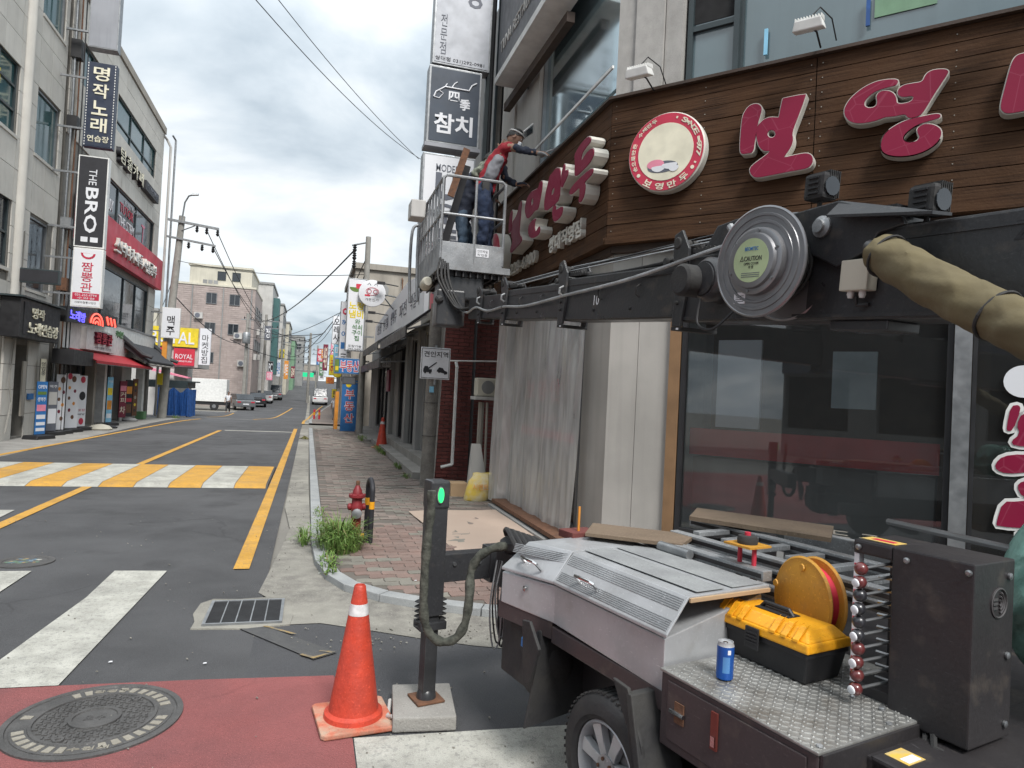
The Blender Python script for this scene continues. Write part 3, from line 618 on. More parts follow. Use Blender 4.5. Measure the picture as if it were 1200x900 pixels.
for k in range(18): MB(FL).box(32.3, 33.3, -.2, -.14-.012*(k % 2), .1+k*.11, .2+k*.11).build('slat', 'pale_wall', t)
# vertical banner stands and posters along the shops
def banner(a, o, c0, c1, wd, bg_, bits, label, base=True, tilt=.05):
    t = thing('banner_stand', label, 'banner', (-6.8+o, a, .0), 'banner stands along the shop fronts')
    F = FR((-6.8+o, a, 0), (.35, .94, 0), (.94, -.35, 0))
    MB(F).box(-wd/2, wd/2, 0, .012, c0, c1).build('panel', bg_, t)
    for i, (kind, mt_, y0, h_, *r_) in enumerate(bits):
        if kind == 't': text(r_[0], F, 0, c0+(c1-c0)*y0, .0125, wd*.8, (c1-c0)*h_, mt_, t, .003, .004)
        elif kind == 'b': MB(F).box(-wd*.42, wd*.42, .0125, .015, c0+(c1-c0)*(y0-h_/2), c0+(c1-c0)*(y0+h_/2)).build('print_block', mt_, t)
        else: MB(F).lathe((r_[0]*wd if r_ else 0, .012, c0+(c1-c0)*y0), (0, 1, 0), [(h_, 0), (h_, .004)], 12).build('dish_picture', mt_, t)
    MB(F).tube([(-wd/2+.02, -.02, .05), (-wd/2+.02, -.02, c1)], .012, 6).build('pole', 'dark_frame', t)
    if base: MB(F).prism([(-.32, 0), (-.28, .1), (.28, .1), (.32, 0)], -.2, .2).build('water_base', 'black', t, bevel=.02)
    return t
banner(19.45, .45, .12, 1.42, .34, 'brand_blue', [('t', 'white_sheet', .9, .07, 'OPEN'), ('b', 'leaf', .78, .06), ('t', 'white_sheet', .66, .08, '생맥주'), ('b', 'pink', .5, .12), ('b', 'white_sheet', .33, .08), ('b', 'white_sheet', .2, .06), ('b', 'white_sheet', .09, .06)], 'blue banner stand reading OPEN in front of the stone doorway')
food = [('d', 'rust', .9, .09, .1), ('d', 'orange', .74, .05, -.2), ('d', 'maroon', .68, .05, .2), ('d', 'rust', .55, .05, -.2), ('d', 'orange', .45, .05, .15), ('d', 'maroon', .33, .05, -.15), ('d', 'rust', .2, .06, .1)]
banner(20.75, .28, .12, 1.42, .34, 'ink_grey', [('t', 'white_sheet', .9, .06, '맥주'), ('b', 'pale_wall', .66, .26), ('b', 'white_sheet', .3, .3)], 'grey poster stand with a portrait and a white text block')
banner(21.3, .3, .12, 1.62, .4, 'white_sheet', food, 'white menu banner with brown dishes, left of the wider one')
banner(22.1, .32, .12, 1.66, .55, 'white_sheet', food+[('d', 'crimson', .95, .09, -.2)], 'widest white menu banner with rows of dishes')
banner(22.95, .34, .12, 1.62, .36, 'white_sheet', [('d', 'crimson', .92, .1, 0), ('d', 'ink', .6, .13, 0), ('t', 'crimson', .32, .05, '포장'), ('t', 'ink_grey', .24, .04, '배달'), ('d', 'crimson', .1, .1, 0)], 'white menu banner with a dark round badge in its middle')
banner(25.6, .4, .12, 1.62, .28, 'sky_blue', [('t', 'white_sheet', .9, .06, '카페'), ('b', 'sign_yellow', .68, .16), ('b', 'orange', .38, .2), ('b', 'white_sheet', .14, .1)], 'light blue banner stand outside the door')
banner(28.35, .15, .15, 1.5, .4, 'maroon', [('b', 'pink', .8, .14), ('t', 'cream_letter', .55, .3, '커\n피'), ('t', 'cream_letter', .2, .2, '차')], 'dark red coffee poster leaning left of the last shop', base=False)
banner(29.2, .15, .15, 1.55, .4, 'ink', [('b', 'orange', .72, .2), ('b', 'red_sign', .45, .1), ('b', 'rust', .22, .24)], 'black poster with an orange picture at the last shop', base=False)
banner(29.95, .2, .15, 1.6, .3, 'rust', [('d', 'sign_yellow', .85, .06), ('d', 'ink', .68, .06), ('d', 'tan_wall', .5, .07), ('d', 'sign_yellow', .3, .06), ('d', 'ink', .15, .06)], 'brown wooden board with pale round marks by the last shop', base=False)
banner(20.35, .15, 1.15, 2.0, .18, 'cream_letter', [('t', 'ink', .7, .4, '영\n업\n중'), ('b', 'sign_yellow', .2, .2)], 'narrow cream notice above the poster stand', base=False)
MB(FL); mono(MB(FL).prism([(20.6, 1.9), (22.3, 1.9), (22.3, 2.3), (20.6, 2.3)], .25, .75), 'canopy_box', 'black', 'black box canopy jutting over the poster stands', 'canopy')
mono(MB(FL).box(28.95, 30.1, -.15, .2, 0, .0).box(30.4, 30.9, .15, .45, .0, .3), 'crate', 'moss', 'dark green crate on the path under the tiled eave', 'crate')
for k, (a, o, mt_, s_) in enumerate(((23.4, .75, 'cream_wall', .2), (28.7, .35, 'grey_wall', .16), (24.3, .8, 'black', .12))):
    mono(MB(FL).lathe((a, o, .0), (0, 0, 1), [(s_*1.6, .005), (s_*1.7, .05), (s_*1.2, s_*.7), (s_*.4, s_*.9)], 9), 'refuse_bag' if k < 2 else 'weight_bag', mt_, ('cream cloth sack lying by the menu banners', 'grey plastic bag by the dark red poster', 'small black weight beside the blue banner')[k], 'bag')
mono(MB(FL).tube([(33.55, .25, .0), (33.5, .25, 6), (33.5, .25, 12), (33.45, .1, 12.3), (33.2, .0, 12.4)], .055, 8), 'drain_pipe', 'pale_wall', 'pale drain pipe at the far corner of the shop building', 'pipe')
mono(MB(FL).tube([(33.75, .4, .0), (33.7, .4, 6), (33.7, .4, 12.4), (33.5, .3, 12.55)], .045, 8), 'drain_pipe', 'galvanised', 'thinner grey pipe standing just off the far corner', 'pipe')
# ---------------- parking lot corner: pole, yellow building, tarp, truck
mat('cracked', (.3, .3, .3))
def insul(b, p): b.lathe(p, (0, 0, -1), [(.03, 0), (.07, .04), (.04, .07), (.08, .11), (.04, .15), (.08, .19), (.03, .28)], 8)
t = thing('utility_pole', 'leaning concrete utility pole with a street lamp and two crossarms, left side', 'utility pole', (-6.2, 33.1, -.05))
MB().tube([(-6.2, 33.1, -.1), (-6.05, 33.1, 5), (-5.85, 33.1, 8.9)], [.19, .16, .13], 12).build('shaft', 'pole_concrete', t)
MB().tube([(-5.85, 33.0, 8.6), (-5.76, 33.0, 9.5), (-5.6, 32.9, 9.78), (-5.3, 32.8, 9.88)], .035, 8).build('lamp_arm', 'galvanised', t)
MB().hexa([(-5.45, 32.7, 9.8), (-5.2, 32.7, 9.84), (-5.45, 32.9, 9.8), (-5.2, 32.9, 9.84), (-5.45, 32.72, 9.9), (-5.2, 32.72, 9.9), (-5.45, 32.88, 9.9), (-5.2, 32.88, 9.9)]).build('lamp_head', 'galvanised', t)
MB().hexa([(-6.4, 32.9, 8.62), (-4.3, 32.9, 8.42), (-6.4, 33.0, 8.62), (-4.3, 33.0, 8.42), (-6.4, 32.9, 8.72), (-4.3, 32.9, 8.52), (-6.4, 33.0, 8.72), (-4.3, 33.0, 8.52)]).build('crossarm', 'galvanised', t)
MB().hexa([(-6.4, 32.9, 7.88), (-4.4, 32.9, 7.66), (-6.4, 33.0, 7.88), (-4.4, 33.0, 7.66), (-6.4, 32.9, 7.96), (-4.4, 32.9, 7.74), (-6.4, 33.0, 7.96), (-4.4, 33.0, 7.74)]).build('crossarm', 'galvanised', t)
for px_, pz in ((-5.2, 8.5), (-4.8, 8.46), (-4.35, 8.42), (-5.5, 7.75), (-4.95, 7.7), (-4.5, 7.66)):
    b = MB(); insul(b, (px_, 32.95, pz)); b.build('insulator', 'black', t)
MB().tube([(-5.9, 33, 8.2), (-5.3, 32.95, 8.5)], .025, 6).build('brace', 'galvanised', t)
MB().box(-6.42, -6.2, 32.85, 32.9, 1.4, 1.9).build('notice', 'sign_yellow', t); MB().box(-6.3, -6.1, 32.85, 32.88, 2.3, 3.3).build('notice', 'orange', t)
t, F = proj_sign('hanging_sign', 'pale lilac beer sign hung on the leaning utility pole', -6.35, -5.62, 32.7, 3.45, 4.28+.5, 'white_sheet', 'white_plastic', dep=.15)
text('맥\n주', F, -5.98, 4.0, .007, .34, .85, 'ink', t, .006, .01)
def bld(name, label, x0, x1, y0, y1, z1, mt_, wins=(), roof=True, z0=None, swins=(), parapet='grey_wall'):
    """box building: front faces the camera (y0), side windows on the street side; wins in front-face metres"""
    z0 = gz(y0)-.3 if z0 is None else z0
    t = thing(name, label, 'building', ((x0+x1)/2, y0, z0)); MB().box(x0, x1, y0, y1, z0, z1).build('wall', mt_, t)
    if roof: MB().box(x0-.12, x1+.12, y0-.12, y1+.12, z1+.002, z1+.25).build('parapet', parapet, t)
    F = FR((0, y0, 0), (1, 0, 0), (0, -1, 0))
    for (a, b_, c, d) in wins: window(F, t, a, b_, c, d, ((a+b_)/2,) if b_-a > .9 else (), (), o=.0, dep=.05, gm='smoke_glass', fm='steel_frame')
    side_ = x1 if x1 < 0 else x0; F2 = FR((side_, 0, 0), (0, 1, 0), (1 if x1 < 0 else -1, 0, 0))
    for (a, b_, c, d) in swins: window(F2, t, a, b_, c, d, (), (), o=.0, dep=.06, gm='smoke_glass', fm='steel_frame')
    return t, F, F2
t, F, F2 = bld('market_building', 'low building behind the car park under a yellow sign board', -13, -8.25, 47, 54, 3.9, 'pale_wall')
MB(F).box(-8.24, -6.9, -5, .02, 2.5, 4.3).build('upper_floor', 'pale_wall', t)
MB(F).box(-11.2, -6.95, .0, .2, 3.75, 4.95).build('yellow_board', 'sign_yellow', t); text('ROYAL', F, -8.4, 4.3, .201, 2.5, .75, 'white_sheet', t, .03, .01)
MB(F).box(-9.9, -8.5, .0, .15, 2.6, 3.65).build('red_board', 'red_sign', t); MB(F).box(-8.3, -7.1, .0, .15, 2.6, 3.65).build('red_board', 'red_sign', t)
text('ROYAL', F, -9.2, 3.15, .151, 1.1, .3, 'white_sheet', t, .01); text('ROYAL', F, -7.7, 3.15, .151, 1.0, .3, 'white_sheet', t, .01); text('FURNITURE', F, -7.7, 2.85, .151, .9, .1, 'white_sheet', t, .01)
MB(F).box(-6.85, -6.2, .02, .2, 2.7, 5.0).build('side_banner', 'white_sheet', t); text('마\n켓\n방\n집', F, -6.52, 3.7, .201, .4, 1.8, 'ink', t, .01)
MB(F).prism([(-9.2, 2.3), (-7.2, 1.85), (-7.2, 1.78), (-9.2, 2.15)], .3, 1.6).build('pink_awning', 'pink', t)
pts = []
t = thing('tarpaulin', 'bright blue tarpaulin hung over a stall beside the leaning pole', 'tarpaulin', (-6.7, 37.5, gz(37)))
b = MB(); n_ = 22; P = []
for i in range(n_): a = i/(n_-1); P += [(-7.3+a*1.5, 37.2+.10*math.sin(i*1.9), 1.15+.12*math.sin(i*.7)), (-7.35+a*1.6, 37.1+.14*math.sin(i*1.7+1), gz(37)+.05)]
for i in range(12): a = i/11; P += [(-5.8+.08*math.sin(i*2), 37.2+a*2, 1.2), (-5.75+.1*math.sin(i*1.7), 37.2+a*2, gz(38)+.05)]
k = len(P)//2; b.add(P, [(2*i, 2*i+1, 2*i+3, 2*i+2) for i in range(k-1)]); b.build('sheet', 'tarp_blue', t)
MB().tube([(-7.3, 37.3, gz(37)), (-7.3, 37.3, 1.3)], .04, 6).build('post', 'rust', t); MB().tube([(-5.85, 37.3, gz(37)), (-5.85, 37.3, 1.3)], .04, 6).build('post', 'rust', t)
mono(MB().box(-7.8, -5.7, 37.4, 40, 1.55, 1.62).box(-7.7, -5.9, 37.4, 39.8, 1.25, 1.549), 'stall_roof', 'dark_frame', 'flat dark stall roof above the blue tarpaulin', 'stall roof')
# box truck
def vehicle_truck():
    y0 = 64.5; z0 = gz(66)
    t = thing('box_truck', 'white box truck parked side-on in the car park across the street', 'truck', (-8.8, y0, z0))
    MB().box(-10.1, -7.05, y0, y0+2, z0+.75, z0+2.72).build('cargo_box', 'white_plastic', t, bevel=.03)
    MB().box(-10.1, -7.05, y0+.1, y0+1.9, z0+.45, z0+.74).build('chassis', 'black', t)
    MB().prism([(-11.5, z0+.35), (-10.15, z0+.35), (-10.15, z0+2.3), (-11.1, z0+2.3), (-11.45, z0+1.4)], 0, 1.8, 'ac').F
    F = FR((0, y0+.1, 0), (1, 0, 0), (0, 1, 0))
    MB(F).prism([(-11.5, z0+.35), (-10.2, z0+.35), (-10.2, z0+2.3), (-11.15, z0+2.3), (-11.47, z0+1.4)], 0, 1.8).build('cab', 'white_plastic', t, bevel=.05)
    MB(F).prism([(-11.3, z0+1.45), (-10.5, z0+1.45), (-10.5, z0+2.1), (-11.1, z0+2.1)], -.01, .0).build('side_window', 'smoke_glass', t)
    for px_ in (-10.8, -8.0):
        wt = MB(F).lathe((px_, 0, z0+.35), (0, 1, 0), [(.15, -.02), (.35, -.02), (.36, .02), (.36, .2), (.2, .22)], 20).build('wheel', 'black', t)
        MB(F).lathe((px_, -.03, z0+.35), (0, 1, 0), [(.16, 0), (.14, .02)], 14).build('rim', 'galvanised', wt)
vehicle_truck()
def car(name, label, cx_, cy_, rz, body, L_=4.4, H_=1.45, grp='cars and vans parked far down the street'):
    z0 = gz(cy_); t = thing(name, label, 'car', (cx_, cy_, z0), grp)
    F = (V((cx_, cy_, z0)), V((math.cos(rz), math.sin(rz), 0)), V((-math.sin(rz), math.cos(rz), 0)), V((0, 0, 1))); h = L_/2; w2_ = .88
    MB(F).prism([(-h, .3), (-h+.02, .85), (-h+.15, .95), (h*.45, .98), (h-.1, .8), (h, .6), (h, .3)], -w2_, w2_).build('body', body, t, bevel=.08)
    MB(F).prism([(-h+.1, .96), (-h*.72, H_), (h*.18, H_), (h*.5, .96)], -w2_+.1, w2_-.1).build('cabin', 'smoke_glass', t, bevel=.06)
    MB(F).box(-h*.68, h*.16, -w2_+.13, w2_-.13, H_-.02, H_+.015).build('roof', body, t)
    for s in (-1, 1):
        for q in (-h*.62, h*.62):
            wl = MB(F).lathe((q, s*(w2_-.08), .31), (0, s, 0), [(.2, -.1), (.31, -.1), (.32, -.02), (.31, .09), (.2, .1)], 18).build('wheel', 'black', t)
            MB(F).lathe((q, s*(w2_+.005), .31), (0, s, 0), [(.18, 0), (.16, .02)], 12).build('rim', 'galvanised', wl)
        MB(F).box(-h-.01, -h+.03, s*.6-.15, s*.6+.15, .68, .8).build('tail_light', 'red_sign', t); MB(F).box(h-.04, h+.01, s*.6-.14, s*.6+.14, .58, .68).build('headlight', 'white_plastic', t)
    MB(F).box(-h-.012, -h, -.26, .26, .5, .61).build('number_plate', 'white_sheet', t)
    return t
mat('car_grey', (.20, .21, .22), .35, .4, coat=.5, grime=.1); mat('car_white', (.62, .62, .62), .35, coat=.5, grime=.1); mat('car_black', (.02, .02, .022), .3, coat=.6, grime=.05); mat('car_blue', (.05, .08, .16), .3, coat=.5)
car('parked_car', 'pale grey car parked beyond the box truck', -6.3, 69, 1.9, 'car_grey')
car('parked_car', 'dark car nose out at the kerb behind the pedestrian', -5.35, 77, 1.65, 'car_black')
car('parked_car', 'white car farther along the left kerb', -5.1, 86, 1.6, 'car_white')
car('parked_van', 'grey van at the left kerb past the white car', -4.4, 95, 1.6, 'car_grey', 4.8, 1.9)
car('parked_van', 'white van on the right kerb far down the street', 1.15, 88, 1.58, 'car_white', 4.8, 1.95)
# ================================================================ chamfered corner shop on the right
CX, CY = 2.75, 6.27
c40, s40 = math.cos(math.radians(40)), math.sin(math.radians(40))
F1 = FR((CX, CY, 0), (0, -1, 0), (-1, 0, 0)); F2 = FR((CX, CY, 0), (s40, -c40, 0), (-c40, -s40, 0))
mat('wood_plank', (.064, .030, .015), .75, spec=.15, rgb2=(.030, .016, .010), scale=3, bump=.3, bscale=40, rnd=.32, streak=.0, grime=.3)
def grain(M):
    T = M.node_tree; L = T.links; P = T.nodes['Principled BSDF']; src = P.inputs['Base Color'].links[0].from_socket
    g_ = T.nodes.new('ShaderNodeNewGeometry'); mp = T.nodes.new('ShaderNodeMapping'); mp.inputs['Scale'].default_value = (1.2, 1.2, 40); L.new(g_.outputs['Position'], mp.inputs[0])
    n = T.nodes.new('ShaderNodeTexNoise'); n.inputs['Scale'].default_value = 2.2; n.inputs['Detail'].default_value = 6; L.new(mp.outputs[0], n.inputs['Vector'])
    r_ = T.nodes.new('ShaderNodeMapRange'); L.new(n.outputs[0], r_.inputs[0]); r_.inputs[1].default_value = .35; r_.inputs[2].default_value = .68
    x_ = T.nodes.new('ShaderNodeMix'); x_.data_type = 'RGBA'; L.new(r_.outputs[0], x_.inputs[0]); L.new(src, x_.inputs[6]); x_.inputs[7].default_value = (.082, .043, .023, 1); L.new(x_.outputs[2], P.inputs['Base Color'])
grain(MATS['wood_plank'])
mat('wood_trim', (.05, .027, .016), .6, rgb2=(.035, .02, .013), scale=4, bump=.2)
mat('sky_glass', (.12, .17, .19), .06, rgb2=(.09, .13, .145), scale=.9, spec=1., streak=.25, grime=.1)
mat('mirror_glass', (.48, .58, .61), .04, .92, rgb2=(.42, .52, .55), scale=.6, grime=.0, streak=.15)
mat('cream_tile', (.44, .42, .39), .65, rgb2=(.37, .355, .33), scale=2, streak=.35, grime=.2, bump=.1)
mat('interior_brown', (.16, .10, .06), .8); mat('interior_pale', (.5, .56, .58), .6)
glass('shop_glass', (.84, .87, .88), .97, .035, .015)
sb = thing('corner_shop', 'corner dumpling restaurant with wooden plank band, granite column and dark shop windows', 'building', (CX, CY, 0))
# plank band
nP = 11; z0b, z1b = 3.24, 4.62; ph = (z1b-z0b)/nP
MB(F2).box(.0, 6.3, -.22, -.03, z0b, z1b).build('band_core', 'wood_trim', sb); MB(F1).box(-4.7, -.03, -.22, -.03, z0b, z1b-.002).build('band_core', 'wood_trim', sb)
for i in range(nP):
    za, zb = z0b+i*ph+.004, z0b+(i+1)*ph-.003
    for (a, b_) in ((.004, 1.9), (1.906, 3.85), (3.856, 6.3)):
        MB(F2).box(a, b_-.002, -.028, random.uniform(-.003, .004), za, zb).build('plank', 'wood_plank', sb)
    for (a, b_) in ((-4.7, -2.32), (-2.314, -.004)):
        MB(F1).box(a, b_-.002, -.028, random.uniform(-.003, .004), za, zb).build('plank', 'wood_plank', sb)
MB(F2).box(-.02, 6.3, -.25, .05, 4.622, 4.65).build('cap_trim', 'wood_trim', sb); MB(F1).box(-4.72, -.0, -.25, .045, 4.623, 4.649).build('cap_trim', 'wood_trim', sb)
MB(F2).box(-.0, 6.3, -.3, .035, 3.17, 3.238).build('base_trim', 'wood_plank', sb); MB(F1).box(-4.72, .0, -.3, .033, 3.172, 3.236).build('base_trim', 'wood_plank', sb)
MB(F2).box(.03, 6.3, -.5, -.06, 3.10, 3.168).build('soffit', 'wood_trim', sb); MB(F1).box(-4.7, -.02, -.5, -.06, 3.10, 3.165).build('soffit', 'wood_trim', sb)
MB(F2).box(1.3, 2.05, -.05, -.01, 3.03, 3.08).build('light_tube', 'white_plastic', sb)
b = MB(F2)
for i in range(nP):
    for a in (.05, 1.86, 1.95, 2.9, 3.8, 3.9, .95): b.box(a-.004, a+.004, .003, .006, z0b+(i+.5)*ph-.004, z0b+(i+.5)*ph+.004)
b.build('screw', 'tan_wall', sb)['kind'] = 'stuff'
# upper floor, facade 2
for a, b_, o in ((.0, .2, -.06), (.2, .5, -.03), (.5, .68, -.06)):
    for c in (4.65, 6.1, 7.55):
        MB(F2).box(a+.004, b_-.004, -.3, o, c+.004, c+1.44).build('granite_panel', 'granite_panel', sb)
window(F2, sb, .7, 1.19, 4.66, 7.4, (), (5.22,), o=-.2, fm='dark_frame', gm='sky_glass', fw_=.05)
window(F2, sb, 1.19, 4.2, 4.66, 7.4, (), (), o=-.24, fm='dark_frame', gm='sky_glass', fw_=.03)
MB(F2).box(.75, 1.13, -.185, -.17, 5.28, 7.2).build('dark_sash_opening', 'dark_room', sb)  # black sheet over the pane, painting the dark of the open sash
MB(F2).box(.4, 7, -3, -.3, 4.7, 9).build('upper_wall', 'grey_wall', sb)
MB(F1).box(-10, -.1, -3, -.3, 4.7, 9).build('upper_wall', 'grey_wall', sb)
# upper floor, facade 1 : mirror glazing and pale column
w_ = window(F1, sb, -2.58, -.06, 4.66, 9, (), (), o=-.16, fm='steel_frame', gm='mirror_glass', fw_=.03)
MB(F1).box(-2.6, -.05, -.02, .0, 4.98, 5.01).build('safety_rail', 'white_plastic', sb)
for k, (a, b_) in enumerate(((-3.2, -2.6), (-3.8, -3.2), (-4.7, -3.8))): MB(F1).box(a+.004, b_-.004, -.3, -.04-.03*(k % 2), 4.66, 9).build('pilaster', 'cream_tile', sb)
# raised letters
S = smooth_poly
def px2(pts, ox, oy, sc_): # traced outline (pixels of the photograph) -> metres on the facade plane
    return [(p[0]/sc_+ox, p[1]/sc_+oy) for p in pts]
def on_plane(pts, F, o):
    c_ = V((0, 0, 1.6)); Q = []
    for x_, y_ in pts:
        d_ = fw+rt*((x_-600)/800)-up*((y_-450)/800); n_ = F[2]; t_ = ((F[0]+n_*o-c_).dot(n_))/d_.dot(n_); p = c_+d_*t_-F[0]
        Q.append((p.dot(F[1]), p.dot(F[3])))
    return Q
def sign_letter(F, loops, label, dep=.11, it=2, grow=.008, grp=None, lip='letter_side'):
    L_ = [on_plane(S(l, it), F, dep) for l in loops]; mx_ = sum(p[0] for p in L_[0])/len(L_[0]); mz = sum(p[1] for p in L_[0])/len(L_[0])
    t = thing('sign_letter', label, 'sign letter', F[0]+F[1]*mx_+V((0, 0, mz)), grp)
    letter_mesh(F, L_, .012, dep-.004, grow).build('letter_body', lip, t); letter_mesh(F, L_, dep-.003, dep+.004).build('letter_face', 'maroon_face', t)
    return t
mat('maroon_face', (.225, .010, .042), .5, rgb2=(.205, .010, .038), scale=2.2, grime=.05, spec=.25)
def veins(M):
    T = M.node_tree; L = T.links; P = T.nodes['Principled BSDF']; src = P.inputs['Base Color'].links[0].from_socket
    g_ = T.nodes.new('ShaderNodeNewGeometry'); v_ = T.nodes.new('ShaderNodeTexVoronoi'); v_.feature = 'DISTANCE_TO_EDGE'; v_.inputs['Scale'].default_value = 4.2; L.new(g_.outputs['Position'], v_.inputs['Vector'])
    r_ = T.nodes.new('ShaderNodeMapRange'); L.new(v_.outputs['Distance'], r_.inputs[0]); r_.inputs[1].default_value = .006; r_.inputs[2].default_value = .016; r_.inputs[3].default_value = .45; r_.inputs[4].default_value = 0
    x_ = T.nodes.new('ShaderNodeMix'); x_.data_type = 'RGBA'; L.new(r_.outputs[0], x_.inputs[0]); L.new(src, x_.inputs[6]); x_.inputs[7].default_value = (.30, .06, .10, 1); L.new(x_.outputs[2], P.inputs['Base Color'])
veins(MATS['maroon_face'])
Z1 = lambda pts: px2(pts, 850, 90, 6.425)
Z2 = lambda pts: px2(pts, 980, 70, 6.92)
Z3 = lambda pts: px2(pts, 1150, 50, 9)
Z4 = lambda pts: px2(pts, 580, 150, 5.63)
GL = 'maroon raised letters on the wooden band facing the side road'
bo1 = [(130, 300), (145, 265), (170, 228), (205, 206), (245, 203), (270, 222), (275, 250), (250, 330), (232, 420), (220, 500), (210, 570), (160, 578), (125, 583), (110, 560), (112, 480), (118, 400)]
bo2 = [(432, 165), (436, 163), (520, 145), (604, 132), (608, 134), (560, 270), (500, 420), (512, 470), (495, 530), (440, 605), (444, 608), (520, 590), (600, 574), (640, 582), (660, 610), (655, 655), (620, 690), (500, 710), (350, 740), (235, 762), (200, 745), (183, 710), (190, 680), (230, 645), (300, 595), (345, 556), (290, 560), (255, 530), (237, 470), (232, 400), (250, 360), (290, 320), (340, 303), (400, 308), (404, 304), (418, 230)]
hole = [(347+31*math.cos(q), 430+30*math.sin(q)) for q in [PI*k/8 for k in range(16)]]
y1 = [(500, 185), (500, 165), (470, 158), (400, 162), (320, 178), (230, 220), (150, 280), (95, 340), (65, 400), (68, 450), (95, 490), (140, 512), (200, 517), (280, 505), (340, 488), (395, 465), (470, 460), (560, 440), (575, 465), (605, 475), (660, 460), (700, 435), (740, 370), (800, 270), (860, 180), (910, 105), (905, 85), (870, 76), (800, 80), (750, 98), (720, 130), (700, 180), (620, 192), (550, 205), (510, 230), (495, 265), (505, 290), (540, 305), (635, 290), (610, 345), (490, 365), (488, 310), (465, 272), (425, 252), (375, 252), (340, 270), (325, 300), (335, 340), (325, 375), (290, 392), (250, 392), (225, 370), (230, 335), (270, 290), (330, 250), (400, 228), (485, 208)]
y2 = [(852, 455), (830, 438), (780, 443), (700, 460), (600, 482), (520, 510), (430, 565), (380, 620), (360, 690), (370, 740), (410, 770), (480, 783), (560, 782), (660, 765), (760, 720), (830, 660), (855, 600), (845, 560), (800, 530), (740, 520), (690, 530), (655, 560), (660, 595), (678, 625), (660, 655), (620, 673), (570, 672), (540, 650), (545, 615), (590, 570), (660, 525), (740, 500), (830, 475)]
ma = [(450, 112), (380, 130), (335, 180), (300, 280), (260, 430), (205, 640), (205, 700), (240, 740), (300, 748), (450, 720), (640, 680), (820, 640), (900, 560), (960, 300), (1000, 60), (960, 10), (700, 50)]
mh_ = [(520, 250), (800, 190), (760, 480), (460, 540)]
sign_letter(F2, [Z1(bo1)], 'maroon slanted bar that starts the first syllable of the big name', grp=GL)
sign_letter(F2, [Z1(bo2), Z1(hole)], 'maroon syllable with a small round hole, right of the slanted bar', grp=GL)
sign_letter(F2, [Z2(y1)], 'maroon upper curl of the second big syllable', grp=GL)
sign_letter(F2, [Z2(y2)], 'maroon lower spiral hanging under the second big syllable', grp=GL)
sign_letter(F2, [Z3(ma), Z3(mh_)], 'big maroon square letter cut off by the right edge', grp=GL)
GM = 'maroon raised letters on the street-side wooden band'
D = .17
for lp, hl, lb in (([(615, 55), (635, 70), (630, 95), (600, 130), (575, 170), (568, 225), (600, 170), (640, 130), (655, 150), (650, 190), (620, 240), (560, 300), (535, 320), (525, 305), (530, 230), (525, 180), (545, 140), (580, 90)], None, 'upper bracket stroke of the last syllable nearest the corner'),
    ([(650, 272), (645, 300), (620, 330), (590, 360), (600, 380), (590, 450), (565, 495), (552, 485), (560, 440), (560, 390), (530, 420), (505, 440), (490, 435), (500, 400), (540, 350), (600, 295), (635, 268)], None, 'lower forked stroke of the last syllable nearest the corner'),
    ([(330, 555), (325, 500), (335, 430), (350, 370), (362, 315), (378, 300), (405, 262), (432, 268), (434, 350), (428, 470), (390, 510)], [(372, 450), (374, 415), (394, 385), (393, 425)], 'square ring stroke of the third syllable'),
    ([(455, 237), (465, 245), (460, 285), (482, 275), (485, 300), (475, 330), (455, 370), (445, 395), (435, 385), (440, 300)], None, 'short upright stroke beside the square ring'),
    ([(385, 512), (405, 510), (400, 545), (445, 515), (450, 535), (440, 580), (400, 620), (385, 610), (378, 560)], None, 'hooked stroke under the square ring'),
    ([(205, 580), (197, 545), (205, 480), (235, 425), (262, 410), (285, 400), (300, 352), (315, 350), (312, 400), (300, 470), (285, 540), (262, 545), (240, 580), (215, 600)], [(240, 520), (238, 480), (252, 455), (256, 490)], 'curled upper part of the second syllable on the street side'),
    ([(275, 590), (265, 620), (260, 660), (270, 690), (295, 640), (300, 680), (285, 710), (245, 730), (222, 710), (220, 660), (235, 620)], None, 'lower curl of the second syllable on the street side'),
    ([(180, 480), (172, 560), (165, 640), (160, 700), (182, 730), (170, 760), (130, 800), (105, 830), (100, 800), (120, 740), (105, 710), (115, 620), (130, 600), (150, 560), (165, 490)], None, 'first syllable on the street side, nearest the lift basket'),
    ([(118, 540), (112, 620), (104, 690), (90, 695), (93, 620), (105, 550)], None, 'thin bar stroke just left of the first street-side syllable')):
    sign_letter(F1, [Z4(lp)]+([Z4(hl)] if hl else []), 'maroon '+lb, D, 1, .01, GM)
